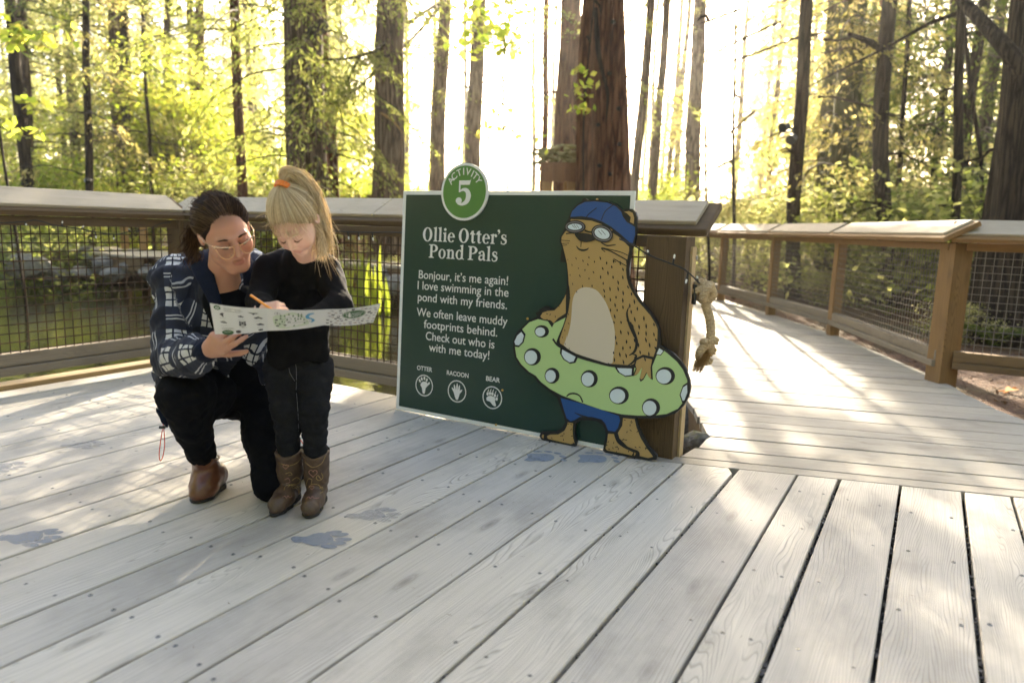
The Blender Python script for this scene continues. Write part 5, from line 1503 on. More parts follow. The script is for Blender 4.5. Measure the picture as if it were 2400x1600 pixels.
# ------------------------------------------------------------------ the girl
GIRL = thing('person', 'small blonde girl standing in black sweater black jeans and cowboy boots, reading down', 'person', GZ(700, 1195))
g = dict(footL=GZ(652, 1190), footR=GZ(733, 1190), toeL=GZ(640, 1211), toeR=GZ(723, 1215))
gA_L, gA_R = V3((-.822, 2.60, .065)), V3((-.716, 2.585, .065))
gK_L, gK_R = AT(671, 958, 2.53), AT(736, 958, 2.535)
gH_L, gH_R = AT(665, 850, 2.58), AT(735, 852, 2.58)
gPel, gChest, gNeck = AT(699, 838, 2.58), AT(700, 680, 2.55), AT(702, 606, 2.46)
gS_L, gS_R = AT(632, 630, 2.51), AT(763, 628, 2.53)
gE_L, gE_R = AT(609, 712, 2.40), AT(795, 716, 2.42)
gW_L, gW_R = AT(622, 724, 2.235), AT(712, 752, 2.26)
gM = frame(-8, 48, 8); gk = .90
gC = AT(677, 561, 2.245) - gM @ np.array([0, -.004, .088]) * gk
s = SDF()
gT = head_sdf(s, gC, gM, gk, True)
s.cap(gC + gM @ np.array([0, -.05, -.03]), gNeck + V3((0, .05, -.03)), .042, .044, .02)
s.chain([gNeck + V3((0, .06, -.05)), gChest + V3((0, .02, 0)), gPel], [.045, .075, .08], .03, (V3((0, 1, 0)), 1.3))
for S_, E_, W_ in ((gS_L, gE_L, gW_L), (gS_R, gE_R, gW_R)): s.cap(gChest + V3((0, .03, .1)), S_, .04, .034, .03); s.chain([S_, E_, W_], [.034, .027, .019], .012)
for H_, K_, A_ in ((gH_L, gK_L, gA_L), (gH_R, gK_R, gA_R)): s.chain([H_, K_, A_], [.062, .042, .03], .02); s.cap(A_, A_ + V3((-.01, -.06, -.03)), .024, .02, .02)
_hs = .66
hand_sdf(s, gW_L, AT(640, 722, 2.19) - gW_L + V3((.03, 0, 0)), AT(620, 700, 2.1) - gW_L, 1, _hs, [(.75, .95, .6), (.95, 1.0, .6), (1.1, 1.0, .6), (1.2, 1.0, .6)], (.7, .6))
hand_sdf(s, gW_R, V3((-.08, -.02, .01)), V3((-.1, .25, -1)), -1, _hs, [(.15, .3, .3)] * 4, (.8, -.5))
_pal = (.70, .445, .345)
_hx = sorted([gC[0], gT(0, 0, 0)[0]])
GIRL_BODY = solid('body', s, M_SKIN_G, GIRL, .010, (((gC[0] - .10, gC[0] + .10, .0036), (-.90, -.78, .0034)), ((gC[1] - .12, gC[1] + .1, .0036), (2.12, 2.26, .0036)), ((gC[2] - .13, gC[2] + .12, .0036), (.73, .84, .0034))),
    paint=(_pal, [(gT(0, -.069, .094), (.017, .008, .02), (.52, .22, .18), .7), (gT(.037, -.04, .08), (.02, .018, .02), (.62, .29, .22), .35), (gT(-.037, -.04, .08), (.02, .018, .02), (.62, .29, .22), .35), (gT(0, .085, -.03), (.075, .072, .088), (.50, .36, .20), 1.0), (gT(0, -.034, .10), (.011, .009, .011), (.66, .34, .25), .25),
                  (gT(.032, .0, .092), (.019, .006, .02), (.50, .25, .18), .35), (gT(-.032, .0, .092), (.019, .006, .02), (.50, .25, .18), .35)], gM), smooth_it=1)
_mb = MB()
for sx in (-1, 1):
    L = [gT(sx * x, y, z) for x, y, z in ((.016, -.0125, .088), (.024, -.0165, .0905), (.033, -.0165, .0885), (.045, -.011, .079))]
    _mb.tube(cr_spline(L, None, 4)[0], .0011, 4)
    for t in np.linspace(.15, 1, 12):
        q = np.array(cr_spline(L, None, 4)[0])[int(t * 12)]; _mb.tube([q, q + gM @ np.array([sx * .002 * t, -.002, .005])], [.0006, .0003], 3)
rel(GIRL, _mb.build('eyelashes', M_HAIR_W))
_mb = MB()
for sx in (-1, 1):
    _mb = MB() if sx == 1 else _mb
    strands(_mb, [[gT(sx * x, y, z + .001) for x, y, z in ((.014 + q, .011 + w, .0915), (.026 + q, .0145 + w, .0895), (.040 + q, .0125 + w, .081))] for q in (0, .003, .006) for w in (-.0015, 0, .0015)], .0009)
    rel(GIRL, _mb.build('eyebrow', M_HAIR_G))
# sweater
s = SDF(); fy = V3((0, 1, 0))
gHem = AT(700, 832, 2.57)
s.chain([gNeck + V3((.0, .03, -.045)), AT(700, 645, 2.545), gChest, gHem], [.062, .098, .108, .112], .03, (fy, 1.28))
s.cap(gS_L + V3((.005, 0, -.002)), gS_R + V3((-.005, 0, -.002)), .052, .052, .03, (fy, 1.05))
s.chain([gS_L, gE_L, gW_L - nrm(gW_L - gE_L) * .012], [.049, .043, .026], .02); s.chain([gS_R, gE_R, gW_R - nrm(gW_R - gE_R) * .01], [.049, .044, .026], .02)
s.chain([gNeck + V3((0, .05, -.05)), gNeck + V3((0, .03, -.012)), gNeck + V3((.004, .018, .014))], [.075, .060, .053], .02)
_hz = gHem[2] - .035
def _cut(D, x, y, z): return np.maximum(D, (_hz - z + .02 * np.sin(x * 24)).astype(np.float32))
SWEATER = solid('sweater', s, M_BLACKKNIT, GIRL, .009, wr=[(.0035, 38, 1, (1, 1, .6)), (.0016, 90, 2, (1, 1, 1))], cut=_cut)
# jeans
s = SDF()
s.cap(gPel + EZ * .02, (gH_L + gH_R) / 2 - EZ * .01, .095, .098, .03, (fy, 1.25))
for H_, K_, A_, sx in ((gH_L, gK_L, gA_L, -1), (gH_R, gK_R, gA_R, 1)):
    s.chain([H_ - EZ * .02, H_ * .5 + K_ * .5, K_, K_ * .44 + A_ * .56], [.074, .063, .051, .041], .016)
JEANS = solid('jeans', s, M_JEANS, GIRL, .008, wr=[(.0028, 55, 3, (.5, .5, 1.6)), (.0013, 120, 4, (1, 1, 1.4))])
# cowboy boots
def boot_g(A, toe, lean, K):
    b = thing('boot', None, None, (0, 0, 0)); 
    for k_ in list(b.keys()): del b[k_]
    rel(GIRL, b)
    d = nrm(V3((toe[0] - A[0], toe[1] - A[1], 0))); sdw = np.cross(d, EZ)
    s = SDF()
    top = A + (K - A) * .47 + V3((lean, .0, 0))
    s.chain([A + EZ * .02, A * .8 + top * .2 + EZ * .02, top + (K - A) * .08], [.040, .043, .054], .02, (d, .98))
    s.chain([A - d * .012 - EZ * .022, A + d * .06 - EZ * .026, A + d * .115 - EZ * .036, V3((toe[0], toe[1], .022)) - d * .012], [.036, .036, .030, .014], .02)
    def cut(D, x, y, z):
        zz = top[2] - .012 + .016 * np.abs(((x - top[0]) * sdw[0] + (y - top[1]) * sdw[1])) / .05 - .006 * (np.abs((x - top[0]) * d[0] + (y - top[1]) * d[1]) / .05)
        D = np.maximum(D, (z - zz).astype(np.float32)); return np.maximum(D, (.010 - z).astype(np.float32))
    o = solid('upper', s, M_BOOT_G, GIRL, .005, cut=cut, wr=[(.0012, 70, 8, (1, 1, 1.3))]); o.parent = b; o.matrix_parent_inverse = Matrix.Identity(4)
    s = SDF()
    s.chain([A - d * .018 - EZ * (A[2] - .012), A + d * .02 - EZ * (A[2] - .012)], [.034, .032], .01); s.chain([A + d * .06 - EZ * (A[2] - .004), A + d * .11 - EZ * (A[2] - .004), V3((toe[0], toe[1], .004)) - d * .008], [.036, .030, .016], .01)
    so = solid('sole', s, M_SOLE, GIRL, .005, cut=lambda D, x, y, z: np.maximum(np.maximum(D, (z - .012 - .014 * ((x - A[0]) * d[0] + (y - A[1]) * d[1] < .03)).astype(np.float32)), (.0008 - z).astype(np.float32))); so.parent = b; so.matrix_parent_inverse = Matrix.Identity(4)
    return b, o, so
BL_, BLo, _ = boot_g(gA_L, g['toeL'], .004, gK_L); BR_, BRo, _ = boot_g(gA_R, g['toeR'], .0, gK_R)
GIRL['label'] = GIRL['label']
from mathutils.bvhtree import BVHTree
def project_lines(objs, lines, r, name, mat, parent, lift=.0008, flat=.5):
    """thin cords stitched on a surface, following lines read off the photograph"""
    trees = []
    for o in objs:
        me = o.data; trees.append(BVHTree.FromPolygons([v.co[:] for v in me.vertices], [p.vertices[:] for p in me.polygons]))
    mb = MB()
    for ln in lines:
        P, _w = cr_spline(ln, None, 5) if len(ln) > 2 else (ln, None)
        seg = []
        for p in P:
            rd = Vector(ray(*p)).normalized(); best = None
            for t in trees:
                h = t.ray_cast(Vector(CO), rd)
                if h[0] is not None and (best is None or h[3] < best[3]): best = h
            if best is None:
                if len(seg) > 1: mb.tube(seg, r, 4)
                seg = []; continue
            seg.append(np.array(best[0] + best[1].normalized() * lift))
        if len(seg) > 1: mb.tube(seg, r, 4)
    o = mb.build(name, mat); rel(parent, o); return o
M_STITCH = plain('gold_embroidery', (.40, .27, .10), .6); M_PINK = plain('pink_embroidery', (.42, .20, .17), .6); M_TIP = plain('silver_toe_trim', (.55, .53, .48), .4, .5)
_z2 = lambda *pts: [(340 + x * .34443, 700 + y * .34443) for x, y in pts]
def heart(x, y, r): return _z2(*[(x + r * .95 * (math.sin(a) ** 3), y - r * .9 * (.81 * math.cos(a) - .31 * math.cos(2 * a) - .125 * math.cos(3 * a) - .06 * math.cos(4 * a))) for a in np.linspace(0, 6.2832, 15)])
for b, o, S in ((BL_, BLo, [(_z2((925, 1120), (980, 1135), (1040, 1110), (1065, 1070)), 0), (_z2((955, 1190), (985, 1180), (1000, 1195), (975, 1200)), 0), (_z2((1000, 1235), (1030, 1215), (1055, 1230), (1040, 1255), (1000, 1265), (1010, 1290), (1060, 1270)), 0), (_z2((970, 1280), (1000, 1262), (1040, 1280), (1050, 1320)), 0), (_z2((950, 1230), (975, 1220), (985, 1245), (960, 1255)), 1), (_z2((935, 1350), (950, 1340), (962, 1355), (972, 1338), (985, 1352), (1000, 1340)), 1), (_z2((945, 1300), (960, 1270), (1000, 1268), (1040, 1300), (1045, 1330)), 0)]),
               (BR_, BRo, [(_z2((1090, 1110), (1140, 1145), (1200, 1120), (1228, 1065)), 0), (_z2((1095, 1270), (1110, 1225), (1135, 1230), (1130, 1260)), 0), (_z2((1195, 1225), (1175, 1200), (1165, 1220), (1185, 1235), (1210, 1215), (1200, 1185)), 0), (_z2((1105, 1290), (1135, 1262), (1180, 1265), (1205, 1300)), 0), (_z2((1185, 1290), (1205, 1280), (1210, 1310), (1190, 1320)), 0), (_z2((1098, 1360), (1112, 1345), (1125, 1358), (1138, 1343), (1152, 1357), (1185, 1352)), 1), (heart(1135, 1282, 16), 1)])):
    ls = [q for q, m in S if m == 0]; lp = [q for q, m in S if m == 1] + ([heart(957, 1140, 20)] if b is BL_ else [heart(1143, 1185, 30)])
    for nm, L, M_ in (('embroidery', ls, M_STITCH), ('embroidery', lp, M_PINK)):
        e = project_lines([o], L, .0009, nm, M_, GIRL, .0002); e.parent = b; e.matrix_parent_inverse = Matrix.Identity(4)
    tp = project_lines([o], [_z2((858, 1488), (875, 1478), (905, 1488))] if b is BL_ else [_z2((1085, 1490), (1112, 1484), (1138, 1490))], .0022, 'toe_trim', M_TIP, GIRL, .0006); tp.parent = b; tp.matrix_parent_inverse = Matrix.Identity(4)
e = project_lines([JEANS], [_z2((985, 365), (1020, 430), (1030, 500), (1028, 620)), _z2((1030, 640), (1040, 760), (1045, 900)), _z2((818, 395), (860, 400), (885, 380), (888, 362)), _z2((975, 420), (985, 500), (1020, 560))], .0009, 'jeans_seams', plain('grey_stitching', (.16, .16, .17), .8), GIRL, .0003)
# hair: a smooth cap, combed strands over it to the band, then the tail
_o, _d = gM.T @ (CO - gT(0, .027, -.019)), gM.T @ ray(661, 440)
_rr = np.array((.0805, .0915, .0965)) * gk * 1.07
_A, _B, _C = (_d / _rr) @ (_d / _rr), (_o / _rr) @ (_d / _rr), (_o / _rr) @ (_o / _rr) - 1
gBand = CO + ray(661, 440) * ((-_B - math.sqrt(max(0, _B * _B - _A * _C))) / _A)
s = SDF(); s.ell(gT(0, .027, -.019), np.array((.0805, .0915, .0965)) * gk, gM, .02); s.cap(gT(0, .085, -.03), gBand, .03, .010, .03)
s.ell(gT(0, -.050, .120), np.array((.074, .100, .092)) * gk, gM, .02, '-')
GHAIR = solid('hair', s, M_HAIR_G, GIRL, .007)
_r = np.random.default_rng(12); paths = []
for k in range(1700):
    a = _r.uniform(0, 2 * math.pi); 
    ca, sa = math.cos(a), math.sin(a)                                   # a = 0 at the forehead
    front = max(0, ca)
    el = -.55 + .98 * front ** 1.2 + _r.normal(0, .08)
    st = np.array([math.sin(a) * math.cos(el), math.sin(el), math.cos(a) * math.cos(el)])
    en = nrm(gM.T @ (gBand - gT(0, .027, -.019)))
    P = []
    lift = 1.015 + _r.uniform(0, .045)
    for t in np.linspace(0, 1, 9):
        q = nrm(st * (1 - t) + en * t); P.append(gT(*(np.array([0, .027, -.019]) + q * np.array([.0805, .0915 + .016 * t * t, .0965]) * lift)))
    P.append(gBand + gM @ np.array([_r.normal(0, .006), 0, _r.normal(0, .006)]))
    paths.append(P)
_mb = MB(); strands(_mb, paths, .0012, 3, .9)
# loose flyaways at hairline
fl_ = []
for k in range(60):
    a = _r.uniform(-1.5, 1.5); el = _r.uniform(-.1, .5); q = np.array([math.sin(a) * math.cos(el), math.sin(el), math.cos(a) * math.cos(el)])
    p = np.array([0, .027, -.019]) + q * np.array([.082, .093, .098]); d = np.array([_r.normal(0, .5), _r.normal(-.4, .4), .5]) * .03
    fl_.append([gT(*p), gT(*(p + d * .5 + q * .008)), gT(*(p + d))])
strands(_mb, fl_, .0005, 3, .4)
rel(GHAIR, _mb.build('combed_strands', M_HAIR_G))
_mb = MB(); paths = []
keys = [gBand + V3((.001, 0, .004)), AT(670, 404, gBand[1] + .005), AT(698, 414, (gBand[1] + 2.30) / 2), AT(730, 454, 2.30), AT(747, 508, 2.33), AT(756, 556, 2.35), AT(758, 596, 2.36)]
for k in range(760):
    w = _r.normal(0, 1, 2); w = w / max(1, np.linalg.norm(w)) ; rr = _r.uniform(.15, 1)
    sp = [.007, .014, .023, .025, .026, .028, .024]
    end = _r.uniform(.62, 1.0)
    P = []
    for i, q in enumerate(keys):
        t = nrm(keys[min(i + 1, 6)] - keys[max(i - 1, 0)]); e1 = nrm(np.cross(t, V3((0, 1, 0)))); e2 = np.cross(t, e1)
        jit = _r.normal(0, .0025 + .0012 * i, 3)
        fall = V3((0, 0, 0)) if i < 4 else V3((.006 * w[0] * (i - 3), 0, -.010 * (i - 3) * rr))
        P.append(q + (e1 * w[0] + e2 * w[1] * .8) * sp[i] * rr + jit + fall)
    P, _ = cr_spline(P, None, 3); P = P[:max(6, int(len(P) * end))]
    paths.append(P)
strands(_mb, paths, .0013, 3, .35)
for k in range(40):                                                     # wisps
    i = _r.integers(1, 6); q = keys[i]; d = nrm(np.array([_r.uniform(-.2, 1), _r.normal(0, .3), _r.normal(.1, .7)]))
    strands(_mb, [[q + d * .025, q + d * .045 + EZ * .004, q + d * .06 - EZ * _r.uniform(0, .03)]], .0004)
for k in range(130):
    a = _r.uniform(0, 6.28); el = _r.uniform(-.2, 1.2); q = np.array([math.sin(a) * math.cos(el), math.sin(el), math.cos(a) * math.cos(el)]); p = np.array([0, .027, -.019]) + q * np.array([.082, .093, .098]); d = _r.normal(0, 1, 3) * .6 + q * .5
    strands(_mb, [[gT(*p), gT(*(p + d * .012)), gT(*(p + d * .022 + np.array([0, -.004, 0])))]], .00042)
for k in range(120):
    i = _r.integers(2, 7); q = keys[i] + _r.normal(0, .012, 3); d = nrm(np.array([_r.uniform(-.1, 1), _r.normal(0, .3), _r.normal(-.5, .5)])); L = _r.uniform(.03, .075)
    strands(_mb, [[q, q + d * L * .5, q + d * L - EZ * L * .3]], .00042)
rel(GHAIR, _mb.build('ponytail', M_HAIR_G))
paths = []
for k in range(110):                                                    # hair falling by the cheek, behind the ear
    x0 = _r.uniform(.060, .084); P = [gT(x0, _r.uniform(.02, .05), _r.uniform(-.03, .03)), AT(746 + _r.uniform(-8, 12), 545, 2.32), AT(755 + _r.uniform(-12, 14), 580, 2.34), AT(748 + _r.uniform(-18, 20), 606 + _r.uniform(-14, 10), 2.36)]
    paths.append(cr_spline(P, None, 4)[0])
for k in range(45):                                                     # pale wisps on the forehead and temples
    a = _r.uniform(-1.2, 1.2); p = np.array([.078 * math.sin(a), .045 + _r.normal(0, .006), .085 * math.cos(a) - .0])
    paths.append([gT(*p), gT(*(p + np.array([_r.normal(.002, .006), -.014, .010]))), gT(*(p + np.array([_r.normal(.006, .010), -.030 - _r.uniform(0, .015), .012])))])
_mb = MB(); strands(_mb, paths, .0009, 3, .3); rel(GHAIR, _mb.build('side_strands', M_HAIR_G))
_mb = MB()
_bd = nrm(AT(672, 406, 2.255) - gBand); _e1 = nrm(np.cross(_bd, V3((1, 0, 0)))); _e2 = np.cross(_bd, _e1)
for h in (0, .0055, .011): _mb.tube([gBand + _bd * h + (_e1 * math.cos(a) + _e2 * math.sin(a)) * .0205 for a in np.linspace(0, 6.4, 18)], .0042, 6)
rel(GHAIR, _mb.build('hair_band', plain('orange_hair_band', (.75, .20, .015), .6)))

# ------------------------------------------------------------------ the woman
WOMAN = thing('person', 'woman crouching on one knee in navy and white plaid jacket and clear glasses', 'person', GZ(560, 1130))
wM = frame(40, 21, 19); wk = .98
wC = AT(549, 570, 2.33) - wM @ np.array([0, -.004, .095]) * wk
wNeck = AT(512, 662, 2.50); wChest = AT(515, 740, 2.64); wPel = AT(560, 880, 2.86)
wS_L, wS_R = AT(408, 652, 2.60), AT(592, 632, 2.70)
wE_L, wW_L = AT(410, 842, 2.48), AT(494, 818, 2.255)
wE_R, wW_R = AT(640, 770, 2.84), AT(690, 740, 2.74)
wK_L, wA_L = AT(428, 925, 2.47), AT(484, 1098, 2.655)
wK_R, wA_R = AT(640, 1138, 2.62), V3((-.83, 3.02, .05))
wH_L, wH_R = AT(530, 905, 2.86), AT(612, 890, 2.84)
s = SDF()
wT = head_sdf(s, wC, wM, wk)
s.cap(wC + wM @ np.array([0, -.06, -.03]), wNeck + V3((0, .03, -.01)), .050, .052, .03); s.cap(wNeck + V3((0, .03, -.01)), wNeck + V3((.01, .06, -.08)), .056, .075, .04)
s.chain([wNeck + V3((0, .10, -.09)), wChest + V3((0, .04, 0)), wPel], [.075, .095, .11], .05)
for S_, E_, W_ in ((wS_L, wE_L, wW_L), (wS_R, wE_R, wW_R)): s.cap(wChest + V3((0, .06, .09)), S_, .055, .046, .04); s.chain([S_, E_, W_], [.046, .036, .026], .015)
for H_, K_, A_ in ((wH_L, wK_L, wA_L), (wH_R, wK_R, wA_R)): s.chain([H_, K_, A_], [.08, .055, .038], .02)
_wh = AT(530, 798, 2.165) - wW_L
hand_sdf(s, wW_L, _wh + EZ * .012, V3((-.25, -1, -.25)), 1, .98, [(.55, .7, .4), (.75, .8, .45), (.9, .85, .5), (1.0, .9, .5)], (.75, .55), .10)
_pal = (.54, .285, .19)
WOMAN_BODY = solid('body', s, M_SKIN_W, WOMAN, .011, (((wC[0] - .11, wC[0] + .12, .0038), (-.97, -.82, .0038)), ((wC[1] - .14, wC[1] + .1, .0038), (2.06, 2.28, .0038)), ((wC[2] - .14, wC[2] + .12, .0038), (.60, .75, .0038))),
    paint=(_pal, [(wT(0, -.078, .100), (.023, .0075, .02), (.40, .13, .10), .65), (wT(.044, -.036, .082), (.023, .02, .02), (.50, .22, .14), .35), (wT(-.044, -.036, .082), (.023, .02, .02), (.50, .22, .14), .35), (wT(0, .095, -.03), (.08, .08, .09), (.03, .018, .012), 1.0), (wT(0, -.042, .112), (.013, .011, .013), (.52, .20, .14), .5),
                  (wT(.031, -.004, .094), (.020, .009, .02), (.34, .15, .10), .45), (wT(-.031, -.004, .094), (.020, .009, .02), (.34, .15, .10), .45)], wM))
_mb = MB()
for sx in (-1, 1):
    L = [wT(sx * x, y, z) for x, y, z in ((.0155, -.0105, .0925), (.023, -.0145, .0955), (.033, -.0145, .0935), (.046, -.009, .084))]
    P = cr_spline(L, None, 4)[0]; _mb.tube(P, .0026, 5)
    for q in P[2:]: _mb.tube([q, q + wM @ np.array([sx * .002, -.002, .006])], [.0007, .0003], 3)
rel(WOMAN, _mb.build('eyelashes', M_HAIR_W))
_mb = MB()
for sx in (-1, 1):
    _mb = MB() if sx == 1 else _mb
    strands(_mb, [[wT(sx * x, y, z + .002) for x, y, z in ((.013 + q, .012 + w, .096), (.027 + q, .0175 + w, .0945), (.044 + q, .013 + w, .083))] for q in (0, .003, .006) for w in (-.002, -.0007, .0007, .002)], .0010)
    rel(WOMAN, _mb.build('eyebrow', M_HAIR_W))
# glasses
M_FRAME, _nt, _p = nodes_of('clear_amber_acetate'); _p.inputs['Base Color'].default_value = (.60, .34, .19, 1); _p.inputs['Roughness'].default_value = .2
M_GOLD = plain('gold_wire', (.78, .56, .34), .25, .9)
M_GLASS, _nt, _p = nodes_of('spectacle_lens'); _b = NB(_nt); _nt.nodes.remove(_p)
_t = _b.n('ShaderNodeBsdfTransparent'); _t.inputs[0].default_value = (.97, .97, .96, 1); _g = _b.n('ShaderNodeBsdfGlossy'); _g.inputs['Roughness'].default_value = .02
_f = _b.n('ShaderNodeFresnel'); _f.inputs[0].default_value = 1.18; _m = _b.n('ShaderNodeMixShader'); _b.l(_f.outputs[0], _m.inputs[0]); _b.l(_t.outputs[0], _m.inputs[1]); _b.l(_g.outputs[0], _m.inputs[2]); _b.l(_m.outputs[0], _nt.nodes['Material Output'].inputs[0])
GLS = bpy.data.objects.new('glasses', None); COL.objects.link(GLS); rel(WOMAN, GLS)
def gpart(mb, name, mat, smooth=True):
    o = mb.build(name, mat, smooth=smooth); o.parent = GLS; o.matrix_parent_inverse = Matrix.Identity(4); return o
for sx in (-1, 1):
    rim = closed_spline([np.array(q) for q in ((.012, .006, .114), (.030, .012, .115), (.050, .016, .109), (.064, .020, .102), (.063, .004, .103), (.054, -.020, .105), (.036, -.031, .109), (.019, -.024, .112), (.012, -.008, .113))], 4)
    W3 = [wT(sx * q[0], q[1] - .012, q[2] + .004) for q in rim]
    mb = MB(); mb.tube(W3 + [W3[0]], .0024, 6, cap=False); gpart(mb, 'rim', M_FRAME)
    mb = MB(); mb.tube([wT(sx * q[0], q[1] - .0115, q[2] + .0055) for q in rim[2:15]], .0018, 6); gpart(mb, 'brow_wire', M_GOLD)
    mb = MB(); mb.add([wT(*(sx * .037, -.018, .112))] + W3, [(0, 1 + i, 1 + (i + 1) % len(W3)) for i in range(len(W3))]); gpart(mb, 'lens', M_GLASS)
    mb = MB(); mb.tube([wT(sx * .065, .006, .105), wT(sx * .079, .006, .06), wT(sx * .083, .008, -.005), wT(sx * .082, -.012, -.03)], .0013, 6); gpart(mb, 'temple', M_GOLD)
mb = MB(); mb.tube([wT(-.012, -.004, .118), wT(-.005, .0, .121), wT(.005, .0, .121), wT(.012, -.004, .118)], .0019, 6); gpart(mb, 'bridge', M_FRAME)
_mb = MB(); _q = wT(-.088, -.036, -.004); _mb.tube([_q, _q + V3((0, -.002, -.004))], [.003, .0025], 8); rel(WOMAN, _mb.build('earring', plain('silver', (.8, .8, .8), .2, 1)))
# hair
s = SDF(); s.ell(wT(0, .030, -.022), np.array((.084, .096, .102)) * wk, wM, .02); s.cap(wT(.0, .03, -.09), wT(-.01, -.02, -.115), .05, .04, .03)
s.ell(wT(0, -.06, .128), np.array((.070, .108, .085)) * wk, wM, .012, '-'); s.ell(wT(-.09, -.05, .02), np.array((.03, .045, .035)) * wk, wM, .01, '-')
WHAIR = solid('hair', s, M_HAIR_W, WOMAN, .007)
paths = []; bun = np.array([-.012, -.03, -.125])
for k in range(2000):
    a = _r.uniform(0, 2 * math.pi); ca = math.cos(a); el = -.5 + 1.02 * max(0, ca) ** 1.1 + abs(_r.normal(0, .06)) - .02
    st = np.array([math.sin(a) * math.cos(el), math.sin(el), math.cos(a) * math.cos(el)])
    en = nrm(bun - np.array([0, .03, -.022])); up = np.array([0, 1, 0])
    lift = 1.015 + abs(_r.normal(0, .012)); wv = _r.normal(0, .004, 3); P = []
    for t in np.linspace(0, 1, 10):
        q = nrm(st * (1 - t) ** 1.0 + en * t + up * (.9 * t * (1 - t)) * (1 if ca > -.2 else .2)); P.append(wT(*(np.array([0, .03, -.022]) + q * np.array([.084, .096, .102]) * (lift - .03 * (1 - t) ** 3) + wv * math.sin(math.pi * t))))
    paths.append(P)
_mb = MB(); strands(_mb, paths, .0010, 3, .8)
for k in range(130):
    a = _r.uniform(0, 6.28); el = _r.uniform(.6, 1.5); q = np.array([math.sin(a) * math.cos(el), math.sin(el), math.cos(a) * math.cos(el)]); p = np.array([0, .03, -.022]) + q * np.array([.09, .103, .107])
    strands(_mb, [[wT(*p), wT(*(p + q * .012 + _r.normal(0, .008, 3))), wT(*(p + q * .016 + _r.normal(0, .02, 3)))]], .0005)
rel(WHAIR, _mb.build('combed_strands', M_HAIR_W))
paths = []
for k in range(260):                                                    # curly tail behind the neck
    x = 444 + _r.normal(0, 11); p0 = AT(450 + _r.normal(0, 6), 535 + _r.normal(0, 10), 2.47); L = _r.uniform(.06, .13); ph = _r.uniform(0, 6); P = []
    for t in np.linspace(0, 1, 14): P.append(p0 + V3(((x - 447) * .0016 * t + .010 * t * math.sin(11 * t + ph) - .01 * t, .010 * math.cos(11 * t + ph) * t + .02 * t, -L * t)))
    paths.append(P)
_mb = MB(); strands(_mb, paths, .0011, 3, .4); rel(WHAIR, _mb.build('curly_tail', hairmat('chestnut_hair', (.04, .018, .008), (.10, .05, .02), (.24, .13, .055))))
# shirt
s = SDF()
s.chain([wNeck + V3((.01, .055, -.07)), wChest + V3((.03, .03, .01)), AT(560, 850, 2.82)], [.085, .120, .135], .05); s.cap(wS_L + V3((.05, 0, -.03)), wS_R + V3((-.02, 0, -.03)), .06, .06, .04)
s.ell(AT(514, 640, 2.40), (.062, .085, .075), None, .02, '-')
SHIRT = solid('shirt', s, M_TEE, WOMAN, .010, wr=[(.003, 30, 11, (1, 1, .5))])
# trousers
s = SDF()
s.cap(wPel, (wH_L + wH_R) / 2, .15, .15, .05)
s.chain([wH_L, (wH_L + wK_L) / 2 - EZ * .012, wK_L, (wK_L * .65 + wA_L * .35), wA_L * .76 + wK_L * .24], [.120, .102, .080, .066, .054], .03)
s.chain([wH_R, (wH_R + wK_R) / 2, wK_R + EZ * .012, (wK_R + wA_R) / 2 + EZ * .02, wA_R + EZ * .01], [.115, .092, .066, .06, .045], .03)
TROUS = solid('trousers', s, M_PANTS, WOMAN, .009, wr=[(.0035, 34, 13, (1, 1, .8)), (.0014, 90, 14, (1, 1, 1))], cut=lambda D, x, y, z: np.maximum(D, (.004 - z).astype(np.float32)))
# jacket: shell over the torso, open at the front; sleeves; tail hanging behind the raised knee
s = SDF()
s.chain([wNeck + V3((.0, .10, -.06)), wChest + V3((-.01, .06, .0)), AT(520, 860, 2.90)], [.105, .168, .185], .05)
s.cap(wS_L, wS_R, .074, .070, .05); s.chain([wS_L + EZ * .0, wS_L * .5 + wE_L * .5, wE_L, wE_L * .4 + wW_L * .6, wW_L - nrm(wW_L - wE_L) * .045], [.074, .070, .072, .062, .040], .025)
s.chain([wS_R, wE_R, wW_R], [.07, .064, .05], .02)
s.chain([wE_L + V3((-.02, .10, -.02)), AT(398, 880, 2.74), AT(376, 952, 2.72)], [.052, .045, .018], .04)
s.chain([AT(600, 770, 2.70), AT(604, 830, 2.66), AT(618, 895, 2.66)], [.05, .032, .018], .03)
fr = V3((.22, -1, .25))
s.chain([AT(540, 640, 2.30), AT(562, 720, 2.36), AT(574, 830, 2.42), AT(592, 980, 2.5)], [.078, .086, .104, .135], .012, None, '-')
_bones = [(wNeck + V3((0, .06, 0)), AT(530, 860, 2.80), (0, -1, 0), .16), (wS_L, wE_L, (0, -1, 0), .068), (wE_L, wW_L, (0, 0, 1), .055), (wS_R, wE_R, (0, -1, 0), .065), (AT(398, 860, 2.74), AT(376, 952, 2.72), (0, -1, 0), .03), (AT(600, 770, 2.70), AT(618, 895, 2.66), (0, -1, 0), .03)]
JACKET = solid('plaid_jacket', s, M_PLAID, WOMAN, .008, bones=_bones, wr=[(.006, 22, 17, (1, 1, .9)), (.0025, 60, 18, (1, 1, 1))])
_mb = MB()
_cl, _cr = cr_spline([AT(520, 592, 2.60), AT(492, 590, 2.585), AT(474, 600, 2.535), AT(472, 625, 2.475), AT(484, 655, 2.435), AT(500, 695, 2.425), AT(512, 735, 2.43)], [.030, .034, .036, .034, .028, .022, .016], 6)
_mb.tube(_cl, _cr, 12, flat=.32)
_cl, _cr = cr_spline([AT(545, 596, 2.60), AT(572, 606, 2.56), AT(584, 632, 2.52), AT(583, 670, 2.50)], [.028, .03, .026, .018], 6)
_mb.tube(_cl, _cr, 12, flat=.32)
